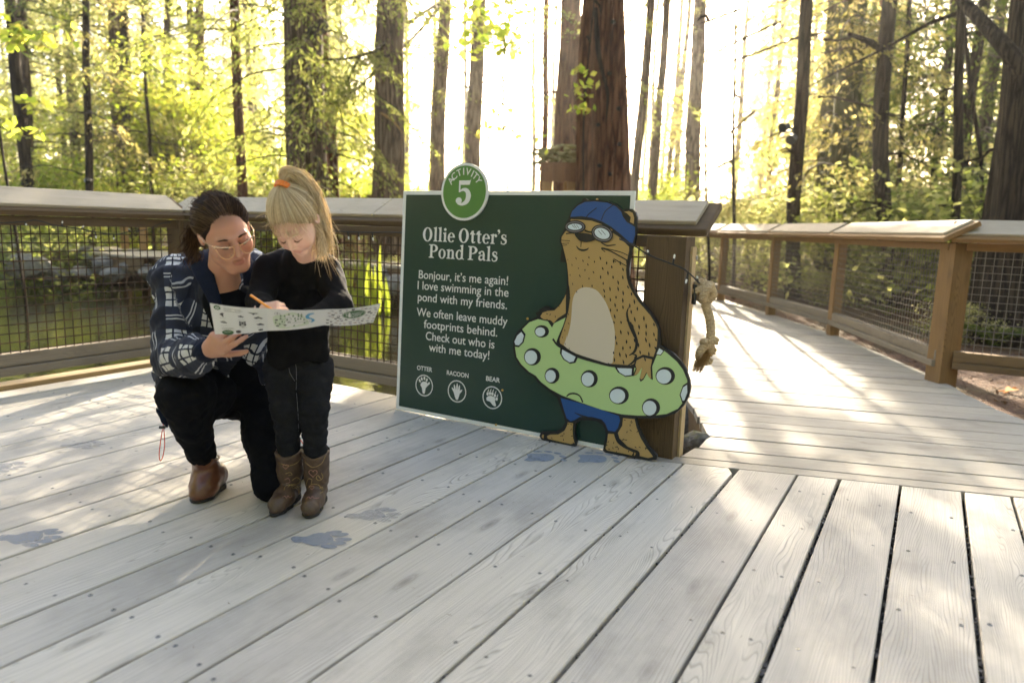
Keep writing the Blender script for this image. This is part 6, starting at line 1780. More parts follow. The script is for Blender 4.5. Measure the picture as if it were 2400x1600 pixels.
_o = _mb.build('collar', M_COLLAR, smooth=True); rel(JACKET, _o)
s = SDF(); _cd = nrm(wW_L - wE_L); s.chain([wW_L - _cd * .055, wW_L - _cd * .022], [.040, .035], .01); s.chain([wW_L - _cd * .022, wW_L - _cd * .016], [.036, .030], .005)
rel(JACKET, solid('cuff', s, M_COLLAR, WOMAN, .006, wr=[(.002, 140, 20, (1, 1, .4))]))
_mb = MB(); _cp = cr_spline([AT(380, 985, 2.72), AT(384, 1005, 2.72), AT(386, 1040, 2.73), AT(382, 1068, 2.73), AT(376, 1079, 2.73), AT(373, 1065, 2.73), AT(377, 1030, 2.72), AT(381, 1005, 2.72)], None, 5)[0]
_mb.tube(_cp, .0017, 6); M_CORD = plain('red_orange_cord', (.75, .07, .03), .6); rel(JACKET, _mb.build('drawcord', M_CORD))
_mb = MB(); _q = AT(381, 1001, 2.715); _mb.tube([_q + V3((-.012, 0, 0)), _q + V3((.010, 0, 0))], [.006, .006], 8); rel(JACKET, _mb.build('cord_lock', M_BLACK))
s = SDF(); s.chain([AT(378, 960, 2.73), AT(386, 985, 2.72), AT(392, 1000, 2.73)], [.020, .012, .006], .01); rel(JACKET, solid('hem_tab', s, M_COLLAR, WOMAN, .006))
_mb = MB(); _mb.tube(cr_spline([AT(697, 1018, 2.66), AT(704, 1030, 2.655), AT(711, 1040, 2.655)], None, 4)[0], .002, 6); rel(JACKET, _mb.build('drawcord', M_CORD))
# ankle boot
WB = bpy.data.objects.new('ankle_boot', None); COL.objects.link(WB); rel(WOMAN, WB)
wt = GZ(462, 1178, .0); wh = GZ(515, 1140, .0); _d = nrm(V3((wt[0] - wh[0], wt[1] - wh[1], 0))); _an = wA_L
s = SDF(); s.chain([_an * .72 + wK_L * .28, _an, _an - EZ * .03], [.048, .045, .047], .02)
hb = V3((wh[0], wh[1], .06)) + _d * .035
s.chain([_an - EZ * .03, hb, hb + _d * .08 - EZ * .01, V3((wt[0], wt[1], .035)) - _d * .035, V3((wt[0], wt[1], .028)) - _d * .012], [.046, .042, .046, .038, .026], .03)
def wbp(o): o.parent = WB; o.matrix_parent_inverse = Matrix.Identity(4); return o
_bo = wbp(solid('upper', s, M_BOOT_W, WOMAN, .0055, wr=[(.0014, 60, 23, (1, 1, 1.5))], cut=lambda D, x, y, z: np.maximum(np.maximum(D, (z - _an[2] - .078).astype(np.float32)), (.012 - z).astype(np.float32))))
s = SDF(); s.chain([hb - EZ * .05 - _d * .005, hb + _d * .03 - EZ * .05], [.040, .036], .01); s.chain([hb + _d * .06 - EZ * .055, V3((wt[0], wt[1], .006)) - _d * .035, V3((wt[0], wt[1], .006)) - _d * .014], [.040, .043, .030], .01)
wbp(solid('sole', s, M_SOLE, WOMAN, .0055, cut=lambda D, x, y, z: np.maximum(np.maximum(D, (z - .013 - .03 * (((x - hb[0]) * _d[0] + (y - hb[1]) * _d[1]) < .045)).astype(np.float32)), (.0008 - z).astype(np.float32))))
mb = MB(); mb.tube([_an + EZ * .045 + V3((.0, -.01, 0)) + (nrm(np.cross(_d, EZ)) * math.cos(a) + _d * math.sin(a)) * .0505 for a in np.linspace(0, 6.283, 26)], .005, 6, flat=.6); o = wbp(mb.build('strap', M_BOOT_W, smooth=True))
mb = MB(); _q = AT(463, 1082, 2.615); mb.tube([_q + V3((.006 * math.cos(a), 0, .007 * math.sin(a))) for a in np.linspace(0, 6.3, 14)], .0015, 5); wbp(mb.build('buckle', M_GOLD))
# ring on the holding hand
_mb = MB(); 

# ================================================================== THINGS THE TWO HOLD
M_PAPER = plain('map_paper', (.74, .75, .74), .55)
MAP = thing('activity_map', 'long white folded activity map with small printed animals held by the woman and girl', 'map', AT(690, 745, 2.18))
_top = [AT(491.6, 710.4, 2.10), AT(625, 722.5, 2.135), AT(766, 725, 2.115), AT(892.6, 711, 2.15)]
_bot = [AT(504, 783, 2.175), AT(628, 775, 2.20), AT(759, 762, 2.185), AT(874.7, 755.4, 2.21)]
def map_pt(i, u, v, d=0.0):
    """panel i, u across 0..1, v from top 0 to bottom 1, d in front of the face"""
    t = _top[i] * (1 - u) + _top[i + 1] * u; b = _bot[i] * (1 - u) + _bot[i + 1] * u
    bow = .006 * math.sin(math.pi * u)
    p = t * (1 - v) + b * v
    n = nrm(np.cross(_bot[i] - _top[i], _top[i + 1] - _top[i])); n = n if n[1] < 0 else -n
    return p + n * (d + bow)
for i in range(3):
    mb = MB(); nu = 12
    for lay, d in ((0, 0.0), (1, -.0007)):
        P = [map_pt(i, k / nu, v, d) for k in range(nu + 1) for v in (0, 1)]
        F = [(2 * k, 2 * k + 1, 2 * k + 3, 2 * k + 2) for k in range(nu)]
        mb.add(P, F if lay == 0 else [f[::-1] for f in F])
    rel(MAP, mb.build('panel', M_PAPER, smooth=True))
PI_ = [.198, .206, .188]
def mflat(i, d=.0006):
    h = .128
    return Flat(lambda x, y, dd: map_pt(i, x / PI_[i], (h - y) / h, dd), d, 2e-5)
M_INK = plain('map_ink', (.05, .05, .06), .6); M_INKV = plain('map_violet_ink', (.075, .07, .15), .6); M_MGREEN = plain('map_green_ink', (.06, .15, .06), .6); M_PALEG = plain('map_pale_green_ink', (.60, .68, .55), .6); M_RIVER = plain('map_river_ink', (.12, .36, .58), .6); M_BRN = plain('map_brown_ink', (.25, .13, .06), .6); M_MTEXT = plain('map_grey_text', (.32, .33, .32), .6)
def part(fl, name, mat): o = fl.mb.build(name, mat); rel(MAP, o); return o
def bird(fl, x, y, k, kind):
    if kind == 0: fl.poly(closed_spline([(x + k * a, y + k * b) for a, b in ((-1, .1), (-.4, .5), (.1, .9), (.5, .6), (.9, .7), (.4, .1), (.5, -.8), (.1, -1), (-.3, -.5))], 3))
    elif kind == 1: fl.poly(closed_spline([(x + k * a, y + k * b) for a, b in ((-1.3, .15), (-.5, .35), (0, .6), (.5, .3), (1.3, -.25), (1.0, -.45), (.2, -.4), (-.6, -.3))], 3))
    elif kind == 2: fl.poly([(x + k * a, y + k * b) for a, b in ((-2.4, .5), (-1.2, .45), (-.35, .1), (0, .35), (.35, .1), (1.2, .2), (2.3, -.2), (1.2, -.35), (.4, -.45), (.15, -.95), (-.25, -.9), (-.4, -.35), (-1.3, .0))])
    elif kind == 3:
        fl.poly(closed_spline([(x + k * a, y + k * b) for a, b in ((-.9, .4), (-.95, 1.05), (-.5, .75), (0, .68), (.5, .75), (.95, 1.05), (.9, .4), (1.0, -.7), (0, -1), (-1, -.7))], 3))
fl = mflat(0)
for x, y, k, kd in ((.038, .088, .0095, 0), (.040, .055, .0095, 1), (.104, .085, .0085, 1), (.108, .050, .0125, 3), (.166, .077, .0125, 1), (.172, .042, .0115, 1), (.150, .102, .0085, 2)):
    bird(fl, x, y, k, kd)
fl.ell((.090, .012), .010, .007); fl.ell((.172, .012), .009, .005)
part(fl, 'printed_birds', M_INK)
fl = mflat(0, .0012); fl.ell((.108, .040), .007, .008); fl.ell((.103, .053), .003, .003); fl.ell((.113, .053), .003, .003); fl.ell((.040, .060), .006, .003); fl.ell((.168, .075), .006, .003)
part(fl, 'bird_markings', plain('map_light_grey', (.5, .5, .48), .6))
fl = mflat(0); fl.ell((.024, .115), .012, .009); part(fl, 'round_badge', M_MGREEN)
fl = mflat(0); fl.ell((.050, .009), .022, .0115); part(fl, 'round_badge', M_MGREEN)
fl = mflat(0, .0012); fl.ring((.024, .115), .0065, .0045, .0035, .002); sans(fl, "DON'T", (.038, .0105), .024, .007); part(fl, 'badge_print', M_PAPER)
fl = mflat(0); r_ = random.Random(2)
for k in range(3): fl.stroke([(.046, .117 - .006 * k), (.046 + (.060, .066, .058)[k], .1165 - .006 * k - .002)], .0022, smooth=False)
for x, y in ((.038, .073), (.040, .040), (.104, .068), (.108, .031), (.166, .060), (.172, .027)): fl.stroke([(x - .012, y), (x + .012, y)], .0012, smooth=False)
for k in range(2): fl.stroke([(.03, .030 - .005 * k), (.075, .029 - .005 * k)], .0016, smooth=False)
part(fl, 'small_print', M_MTEXT)
fl = mflat(1)
fl.poly(closed_spline([(.028, .030), (.022, .085), (.06, .10), (.09, .115), (.12, .10), (.14, .07), (.15, .03), (.10, .018), (.06, .012)], 3)); part(fl, 'printed_land', M_PALEG)
fl = mflat(1, .0009)
for x, y in ((.050, .093), (.064, .093), (.079, .103), (.094, .094), (.112, .105), (.123, .102), (.113, .091), (.123, .089), (.049, .078), (.101, .078), (.112, .073), (.121, .074), (.103, .062), (.055, .058), (.031, .052), (.046, .043), (.073, .071), (.133, .066), (.099, .030), (.136, .045)):
    fl.poly([(x - .0035, y - .006), (x + .0035, y - .006), (x + .0025, y - .001), (x, y + .007), (x - .0025, y - .001)])
part(fl, 'printed_trees', M_MGREEN)
fl = mflat(1, .0009)
for a, b in (((.044, .068), (.062, .070)), ((.064, .072), (.070, .080)), ((.073, .081), (.086, .081)), ((.087, .078), (.087, .068)), ((.084, .064), (.066, .062)), ((.064, .058), (.062, .048)), ((.034, .044), (.06, .040)), ((.09, .046), (.165, .052))): fl.stroke([a, b], .0014, smooth=False)
for x, y in ((.034, .066), (.038, .031), (.066, .034)): fl.ell((x, y), .006, .0042)
fl.stroke([(.033, .105), (.043, .105)], .0012, smooth=False); fl.stroke([(.038, .100), (.038, .110)], .0012, smooth=False); fl.ring((.038, .105), .0105, .0075, .0098, .0068)
fl.poly([(.074, .050), (.086, .050), (.086, .055), (.074, .055)]); part(fl, 'printed_trail', M_INK)
fl = mflat(1, .0009); fl.stroke([(.165, .106), (.150, .100), (.143, .088), (.147, .074), (.160, .066), (.166, .052), (.158, .040)], [.006, .012, .013, .012, .007, .011, .004]); part(fl, 'printed_river', M_RIVER)
fl = mflat(2); c_ = (.100, .083); fl.ell(c_, .043, .030); LOGO = part(fl, 'oval_logo', M_MGREEN)
fl = mflat(2, .0011); fl.ring(c_, .0405, .0278, .0388, .0262)
for txt, y0, w in (('RAINFOREST', .086, .062), ('EXPLORERS', .073, .054)): sans(fl, txt, (c_[0] - w / 2, y0), w, .0115, .02)
fl.stroke([(.084, .066), (.116, .066)], .0018, smooth=False)
o = fl.mb.build('logo_lettering', M_PAPER); rel(LOGO, o)
r_ = random.Random(8)
fls = [mflat(2, .0007) for _ in range(3)]
_pts = []
for k in range(400):
    x, y = r_.uniform(.008, .182), r_.uniform(.006, .122)
    if ((x - c_[0]) / .050) ** 2 + ((y - c_[1]) / .037) ** 2 < 1 or any((x - a) ** 2 / 1.5 + (y - b) ** 2 < .0125 ** 2 for a, b in _pts): continue
    _pts.append((x, y)); bird(fls[(0, 1, 0, 2)[len(_pts) % 4]], x, y, r_.uniform(.0042, .0062), (1, 3, 2, 1)[len(_pts) % 4] if len(_pts) % 4 != 2 else 1)
for f, nm, m in zip(fls, ('printed_animals', 'printed_animals', 'printed_animals'), (M_INKV, M_INK, M_BRN)): part(f, nm, m)
PENCIL = thing('pencil', 'short orange pencil in the small girl hand above the map', 'pencil', AT(600, 705, 2.2))
mb = MB(); _pa, _pb = AT(588, 692, 2.215), AT(640, 727, 2.155); mb.tube([_pa, _pb], .0040, 6); rel(PENCIL, mb.build('barrel', plain('orange_pencil_paint', (.80, .27, .02), .4)))
mb = MB(); mb.tube([_pb, _pb + nrm(_pb - _pa) * .012], [.0038, .0006], 6); rel(PENCIL, mb.build('tip', plain('pencil_wood', (.55, .36, .18), .7)))

# ================================================================== ROPE AND LIGHTS ON THE RAILINGS
M_ROPE, _nt, _p = nodes_of('manila_rope'); _b = NB(_nt); _tc = _b.n('ShaderNodeTexCoord').outputs['Object']
_b.l(_b.ramp(_b.noise(_tc, 130, 4, .7), [(.3, (.32, .22, .115)), (.7, (.64, .50, .31))]), _p.inputs['Base Color']); _p.inputs['Roughness'].default_value = .9
_b.l(_b.bump(_b.noise(_tc, 260, 3), .5, .003), _p.inputs['Normal'])
def laid_rope(mb, pts, R=.0195, turns=20, n=3):
    P, _ = cr_spline(pts, None, 14); P = np.array(P); L = np.concatenate([[0], np.cumsum(np.linalg.norm(np.diff(P, axis=0), axis=1))])
    a = None
    for s_ in range(n):
        out = []; a = None
        for i in range(len(P)):
            t = nrm(P[min(i + 1, len(P) - 1)] - P[max(i - 1, 0)])
            if a is None: a = nrm(np.cross(t, V3((0, .9, .3))))
            a = nrm(a - t * (a @ t)); b = np.cross(t, a); w = 2 * math.pi * (L[i] * turns + s_ / n)
            out.append(P[i] + (a * math.cos(w) + b * math.sin(w)) * R * .52)
        mb.tube(out, R * .60, 7, cap=True)
ROPE = thing('knotted_rope', 'thick tan knotted rope hanging on the end post of the railing beside the otter', 'rope', AT(1655, 700, 3.27))
YR = 3.27; kA = AT(1653, 684, YR); kB = AT(1664, 812, YR - .01)
mb = MB(); laid_rope(mb, [kA + V3((.0, 0, -.02)), AT(1654, 715, YR), AT(1663, 745, YR), AT(1666, 775, YR), kB + V3((0, 0, .02))], .0195); rel(ROPE, mb.build('cord', M_ROPE, smooth=True))
def knot(c, r, seed, name='knot'):
    mb = MB(); rg = np.random.default_rng(seed)
    for k in range(4):
        ax = nrm(rg.normal(0, 1, 3) + np.array([.2, -.6, .0])); e1 = nrm(np.cross(ax, V3((.3, .1, 1)))); e2 = np.cross(ax, e1); off = rg.normal(0, r * .28, 3)
        laid_rope(mb, [c + off + (e1 * math.cos(a) + e2 * math.sin(a)) * r * (.70 + .1 * math.sin(2 * a + k)) + ax * r * .25 * math.sin(a * 1.5) for a in np.linspace(rg.uniform(0, 6), rg.uniform(0, 6) + 5.0, 8)], .0175, 24)
    rel(ROPE, mb.build(name, M_ROPE, smooth=True))
knot(kA, .056, 1); knot(kB, .056, 4)
mb = MB(); _r = np.random.default_rng(6)
for k in range(150):
    q = kB + V3((-.018 + _r.normal(0, .010), _r.normal(0, .012), -.03)); L = _r.uniform(.06, .10)
    mb.tube([q, q + V3((-.018 + _r.normal(0, .006), _r.normal(0, .006), -L * .5)), q + V3((-.034 + _r.normal(0, .016), _r.normal(0, .014), -L))], [.0016, .0014, .0006], 4, cap=False)
rel(ROPE, mb.build('frayed_end', hairmat('frayed_rope_fibre', (.20, .10, .03), (.38, .22, .08), (.6, .42, .2)), smooth=True))
mb = MB(); _q = AT(1627, 690, 3.26); mb.box(_q, (.006, 0, 0), (0, .02, 0), (0, 0, .045)); rel(ROPE, mb.build('bracket', M_BLACK, bevel=.002))
M_CABLE = plain('black_cable', (.012, .012, .012), .5); M_LED = plain('clear_bulb', (.75, .76, .72), .15, spec=.8)
def string_light(label, pts, bulbs, off=.012, r=.0030):
    t = thing('string_light', label, 'string light', pts[0])
    P, _ = cr_spline(pts, None, 6); mb = MB(); mb.tube(P, r, 5)
    for k in range(0, len(P) - 1, 2): 
        a, b = P[k], P[k + 1]; mb.tube([a + V3((0, 0, .003)), (a + b) / 2 + V3((0, -.002, -.003)), b + V3((0, 0, .003))], r * .8, 4, cap=False)
    rel(t, mb.build('cable', M_CABLE, smooth=True))
    for q, d in bulbs:
        mb = MB(); q = V3(q); d = V3(d); mb.tube([q, q + d * .6], [.004, .0045], 6); o = mb.build('socket', M_CABLE); rel(t, o)
        mb = MB(); mb.tube([q + d * .6, q + d * .85, q + d], [.0042, .005, .002], 6); b = mb.build('bulb', M_LED); b.parent = o; b.matrix_parent_inverse = Matrix.Identity(4)
    return t
def pA(x, y): return ONP(x, y, OS(-4.53, 0), E1)
def pB(x, y): return ONP(x, y, OS(0, 3.215), EB)
_z5 = lambda x, y: (x * .31894, 420 + y * .31894)
string_light('black string light sagging under the cap of the pond railing at left', [pA(*_z5(x, y)) for x, y in ((0, 322), (150, 314), (250, 303), (310, 312), (380, 335), (450, 346), (590, 366), (700, 388), (850, 406), (950, 386), (1080, 370), (1180, 326), (1250, 316))],
             [(pA(*_z5(x, y)), d) for x, y, d in ((180, 312, (.01, 0, -.02)), (455, 345, (.012, -.01, .03)), (600, 366, (.02, -.01, .02)), (700, 388, (.004, 0, -.04)), (835, 404, (.0, 0, -.035)), (950, 386, (.0, 0, .02)))])
_z3 = lambda x, y: (780 + x * .2931, 460 + y * .2931)
string_light('black string light with drop bulbs under the rail cap left of the sign', [pB(*_z3(x, y)) for x, y in ((-700, 262), (-620, 275), (-300, 270), (0, 277), (110, 284), (200, 286), (310, 290), (420, 286), (530, 290), (640, 300))],
             [(pB(*_z3(x, y)), (.006, 0, -.045)) for x, y in ((120, 285), (203, 288), (315, 292))])
string_light('black twisted cable with tiny bulbs running from the otter to the rope knot', [AT(1452, 560, 3.30), AT(1487, 576, 3.22), AT(1520, 597, 3.19), AT(1565, 615, 3.16), AT(1605, 632, 3.165), AT(1640, 664, 3.23)],
             [(AT(1522, 597, 3.19), (-.012, -.01, .02)), (AT(1577, 620, 3.16), (.004, -.005, .045)), (AT(1612, 640, 3.165), (-.008, -.01, -.045)), (AT(1636, 662, 3.22), (-.008, -.005, .03))], r=.0034)

# ================================================================== POND SIDE
M_ROCK, _nt, _p = nodes_of('granite_rock'); _b = NB(_nt); _tc = _b.n('ShaderNodeTexCoord').outputs['Object']
_b.l(_b.ramp(_b.noise(_tc, 7, 8, .65), [(.3, (.09, .085, .078)), (.55, (.26, .245, .225)), (.8, (.42, .40, .37))]), _p.inputs['Base Color']); _p.inputs['Roughness'].default_value = .9; _b.l(_b.bump(_b.noise(_tc, 16, 8, .7), .6, .03), _p.inputs['Normal'])
M_MROCK, _nt, _p = nodes_of('mossy_rock'); _b = NB(_nt); _tc = _b.n('ShaderNodeTexCoord').outputs['Object']
_geo = _b.n('ShaderNodeNewGeometry'); _sz = _b.n('ShaderNodeSeparateXYZ'); _b.l(_geo.outputs['Normal'], _sz.inputs[0])
_ms = _b.ramp(_b.math('ADD', _b.math('MULTIPLY', _sz.outputs[2], .5), _b.math('MULTIPLY', _b.noise(_tc, 22, 6, .7), .6)), [(.66, (0,) * 3), (.80, (.8,) * 3)])
_b.l(_b.mix(_ms, _b.ramp(_b.noise(_tc, 26, 8, .7), [(.3, (.06, .058, .055)), (.7, (.24, .235, .22))]), (.13, .13, .03)), _p.inputs['Base Color']); _p.inputs['Roughness'].default_value = .95; _b.l(_b.bump(_b.noise(_tc, 50, 6, .7), .8, .02), _p.inputs['Normal'])
def rock_mb(r, seed):
    bm = bmesh.new(); bmesh.ops.create_icosphere(bm, subdivisions=3, radius=1.0)
    P = np.array([v.co[:] for v in bm.verts]); F = [[v.index for v in f.verts] for f in bm.faces]; bm.free()
    rg = np.random.default_rng(seed)
    for k in range(9):                                                  # broken facets
        n = nrm(rg.normal(0, 1, 3)); d = rg.uniform(.62, .9); q = P @ n - d; P = P - np.maximum(q, 0)[:, None] * n * .9
    P = P * np.array(r) * (1 + .05 * wrinkle(P, 1.0, 5, seed))[:, None]
    mb = MB(); mb.add(P, F); return mb
def rock(label, p, r, seed, mat=None, group=None, rot=0.0):
    o = rock_mb(r, seed).build('rock', mat or M_ROCK, smooth=False); o.location = tuple(map(float, p)); o.rotation_euler = (0, 0, rot); tag(o, label, 'rock', group); return o
ZW = -.3
for i, (lab, px, Y, r) in enumerate((
    ('tall pale boulder at the far pond edge under the footbridge', (212, 602), 13.6, (.55, .4, .48)), ('white sloping boulder right of the tall pale one across the pond', (250, 617), 13.2, (.55, .4, .38)),
    ('low flat grey rock left of the white boulder at the waterline', (188, 634), 13.0, (.62, .4, .24)), ('dark grey rock at the waterline below the white boulder', (268, 640), 12.9, (.5, .35, .26)),
    ('brown rounded rock under the middle of the footbridge', (306, 625), 13.0, (.5, .35, .28)), ('grey rock under the right part of the footbridge', (348, 637), 12.8, (.5, .35, .34)),
    ('shadowy large rock at the left shore beneath bushes', (60, 620), 12.6, (1.0, .5, .45)), ('dark wet rock left of the low flat rock', (120, 640), 12.9, (.7, .4, .3)),
    ('pale rock beside the iris leaves behind the girl', (890, 640), 12.2, (.6, .4, .3)), ('grey boulder right of the iris leaves near the sign', (925, 665), 11.8, (.55, .4, .34)), ('small wet rock in front of the iris clump', (875, 700), 11.4, (.32, .25, .16)), ('long low rock left of the iris clump', (800, 655), 12.4, (.7, .4, .24)))):
    rock(lab, AT(*px, Y) - EZ * .03, np.array(r) * .52, 40 + i, rot=i)
rock('grey rock with a little moss wedged between end post and boardwalk', GZ(1632, 1035, -.03) + V3((.0, .06, -.07)), (.14, .14, .13), 60, M_MROCK, rot=.4)
rock('mossy rock deeper behind the end post', GZ(1622, 985, -.12) + V3((.02, .16, -.04)), (.15, .15, .15), 61, M_MROCK, rot=1.2)
rock('small mossy stone at the corner of the border plank', GZ(1650, 1047, -.03) + V3((.0, .0, -.05)), (.06, .05, .06), 62, M_MROCK, rot=2)
rock('pale broken stone under the edge of the boardwalk', GZ(1616, 950, -.1), (.09, .12, .10), 63, M_ROCK, rot=.2)
# dry roots and debris by the boardwalk edge are rock-coloured bark
M_BRIDGE = wood('bridge_wood', (.50, .44, .36), (.30, .25, .19), (.2, .16, .12), dirt=.4)
M_ORANGE = wood('sunlit_post_wood', (.40, .24, .10), (.24, .13, .05), (.15, .09, .04), dirt=.3)  # sunlight's orange is put into this post colour; also used on torn bark
BRG = thing('footbridge', 'low wooden footbridge with square posts crossing the far side of the pond', 'bridge', (-6, 14, .4))
_bp = [V3(AT(-60, 548, 17.5)), V3(AT(205, 565, 15.0)), V3(AT(420, 596, 13.2)), V3(AT(600, 606, 13.0)), V3(AT(800, 610, 13.0)), V3(AT(960, 614, 12.8)), V3(AT(1080, 620, 12.6))]
for q in _bp: q[2] = .36
mb = MB(); r_ = random.Random(3)
for a, b in zip(_bp[:-1], _bp[1:]):
    d = b - a; L = np.linalg.norm(d); n = int(L / .16); d = d / L; sd = nrm(np.cross(d, EZ))
    for k in range(n): mb.box(a + d * (k + .5) * L / n - EZ * .02, d * (L / n / 2 - .004), sd * .75, EZ * .02, rnd=r_.random())
rel(BRG, mb.build('walkway_planks', M_BRIDGE))
for sg in (-1, 1):
    mb = MB()
    for a, b in zip(_bp[:-1], _bp[1:]): mb.bar(a - EZ * .16 + sg * .7 * nrm(np.cross(b - a, EZ)), b - EZ * .16 + sg * .7 * nrm(np.cross(b - a, EZ)), .06, .22, rnd=.5)
    rel(BRG, mb.build('beam', M_RAIL))
for x, Y in ((250, 14.6), (296, 14.3), (384, 13.3), (520, 13.3), (690, 13.2), (815, 13.2), (905, 13.1)):
    p = AT(x, 580, Y); mb = MB(); mb.box((p[0], p[1] + .7, .30), (.06, 0, 0), (0, .06, 0), (0, 0, .72), rnd=r_.random()); rel(BRG, mb.build('post', M_ORANGE, bevel=.005))
M_PLANK = wood('brown_fence_planks', (.26, .14, .07), (.15, .075, .035), (.09, .05, .03), dirt=.4)
FEN = thing('plank_fence', 'brown vertical plank fence with uneven tops behind the pond and the girl', 'fence', (-4.2, 17.5, 0))
r_ = random.Random(9); mb = MB(); _fa, _fb = V3((*AT(560, 460, 18.2)[:2], 0)), V3((*AT(1010, 460, 17.2)[:2], 0)); n = 34
for k in range(n):
    q = _fa + (_fb - _fa) * (k + .5) / n; h = 1.62 + r_.uniform(-.06, .10); g0 = -.25
    mb.box((q[0], q[1] + r_.uniform(-.01, .01), (h + g0) / 2), (0, 0, (h - g0) / 2), ((_fb - _fa) / n * .46), (0, .014, 0), rnd=r_.random())
rel(FEN, mb.build('planks', M_PLANK))
for z in (.3, 1.25):
    mb = MB(); mb.bar(_fa + V3((0, .05, z)), _fb + V3((0, .05, z)), .04, .09, rnd=.3); rel(FEN, mb.build('fence_rail', M_PLANK))
L_IRIS = leafmat('iris_leaves', [(.10, .16, .01), (.15, .19, .015), (.20, .19, .02)], [(.20, .32, .02), (.38, .46, .04), (.52, .50, .08)], .5)
def iris(label, px, Y, n, h, spread, seed):
    rg = np.random.default_rng(seed); p = AT(*px, Y); p[2] = ZW
    t = thing('iris_plant', label, 'plant', p)
    for k in range(n):
        b = p + V3((rg.normal(0, spread), rg.normal(0, spread * .5), -.02)); H = h * rg.uniform(.6, 1.1); ln = rg.normal(0, .16, 2); w = rg.uniform(.026, .042); a = rg.uniform(-.5, .5)
        mb = MB(); P = []; N = 7
        for i in range(N + 1):
            u = i / N; c = b + V3((ln[0] * u * u * H + (.0 if rg.random() else 0), ln[1] * u * u * H, H * u * (1 - .12 * abs(ln[0]) * u)))
            hw = w * (1 - u ** 3) * (0.7 + .6 * u * (1 - u) * 2); sd = V3((math.cos(a), math.sin(a), 0)); P += [c - sd * hw, c + V3((0, -.006, 0)), c + sd * hw]
        F = []
        for i in range(N): F += [(3 * i, 3 * i + 1, 3 * i + 4, 3 * i + 3), (3 * i + 1, 3 * i + 2, 3 * i + 5, 3 * i + 4)]
        mb.add(P, F); rel(t, mb.build('leaf', L_IRIS, smooth=True))
iris('bright lime iris leaves standing in the pond right of the girl', (862, 705), 10.6, 20, 1.0, .22, 1)
iris('second smaller lime iris clump left of the bright one', (806, 700), 11.0, 7, .8, .10, 2)
# bank plants round the pond
_r = np.random.default_rng(5)
for lab, kind, px, Y, sc in (('dark leafy bush overhanging the left shore of the pond', 'greenbush', (40, 600), 12.9, 1.1), ('round green bush left of the pale boulder', 'greenbush', (150, 590), 13.4, .75), ('yellow leaved shrub by the white boulder', 'goldbush', (150, 610), 12.8, .35), ('green bush behind the left shore rocks', 'greenbush', (95, 585), 14.2, 1.0), ('pale shrub right of the iris clump', 'goldbush', (935, 640), 13.2, .45)):
    p = AT(*px, Y); shrub(lab, kind, p[0], p[1], sc, _r.uniform(0, 6))

# ================================================================== AMONG THE TREES
PLT = thing('tree_platform', 'brown wooden platform with mossy debris on top beside the big cedar', 'platform', (1.0, 13.6, 0))
pl = lambda x, y, Y=13.0: V3(AT(x, y, Y))
a, b = pl(1268, 380), pl(1392, 380); mb = MB(); n = 13
for k in range(n):
    q = a + (b - a) * (k + .5) / n; mb.box(q - EZ * (.165 + .01 * (k % 3)), ((b - a) / n * .48), (0, .02, 0), (0, 0, .165), rnd=random.random())
rel(PLT, mb.build('fascia_boards', M_PLANK))
mb = MB(); mb.box((a + b) / 2 + V3((0, .65, -.03)), (b - a) / 2, (0, .62, 0), (0, 0, .03)); rel(PLT, mb.build('floor', M_PLANK))
for x in (1285, 1340, 1382):
    q = pl(x, 420); mb = MB(); mb.box((q[0], q[1] + .08, (q[2] + .2) / 2 - .15), (.07, 0, 0), (0, .07, 0), (0, 0, (q[2] + .2) / 2 + .15), rnd=random.random()); rel(PLT, mb.build('post', M_ORANGE))
    q2 = V3((q[0], q[1] + 1.1, q[2])); mb = MB(); mb.box((q2[0], q2[1], (q[2] + .2) / 2 - .15), (.07, 0, 0), (0, .07, 0), (0, 0, (q[2] + .2) / 2 + .15), rnd=random.random()); rel(PLT, mb.build('post', M_ORANGE))
M_MOSSR = plain('mossy_thatch', (.21, .20, .09), .95, var=.6, scale=9, bump=.8)
mb = MB()
for k in range(70):
    q = a + (b - a) * random.uniform(-.02, 1.02) + V3((0, random.uniform(-.05, 1.2), random.uniform(0, .28))); d = V3((random.uniform(-1, 1), random.uniform(-.5, .5), random.uniform(-.3, .3))) * .25
    mb.tube([q - d, q, q + d], [.01, .045, .012], 6, rnd=random.random())
rel(PLT, mb.build('mossy_branches', M_MOSSR, smooth=True))
def floodlight(label, px, Y, aim):
    t = thing('floodlight', label, 'lamp', AT(*px, Y)); c = AT(*px, Y); d = nrm(aim)
    mb = MB(); mb.tube([c - d * .07, c - d * .05, c + d * .05, c + d * .09], [.035, .055, .065, .085], 14); rel(t, mb.build('housing', M_BLACK, smooth=False))
    mb = MB(); mb.tube([c + d * .0905, c + d * .092], [.078, .076], 14); rel(t, mb.build('lens', plain('dark_glass', (.03, .035, .04), .1)))
    mb = MB(); mb.bar(c - d * .03, V3(AT(1862, px[1] + 8, Y + .05)), .025, .025); rel(t, mb.build('bracket', M_BLACK))
floodlight('upper black floodlight fixed to the dark trunk', (1842, 298), 12.25, (-.8, -.5, -.25)); floodlight('lower black floodlight fixed to the dark trunk', (1858, 324), 12.2, (-.6, -.6, -.45))
LMP = thing('spot_lamp', 'small black round lamp on the foot of the slim mossy trunk at left', 'lamp', AT(205, 424, 15.3)); c = AT(205, 424, 15.3)
mb = MB(); mb.tube([c + V3((-.03, -.05, .0)), c + V3((-.02, -.03, 0)), c + V3((.02, .02, 0)), c + V3((.05, .06, 0))], [.03, .05, .055, .02], 12); rel(LMP, mb.build('housing', M_BLACK, smooth=True))
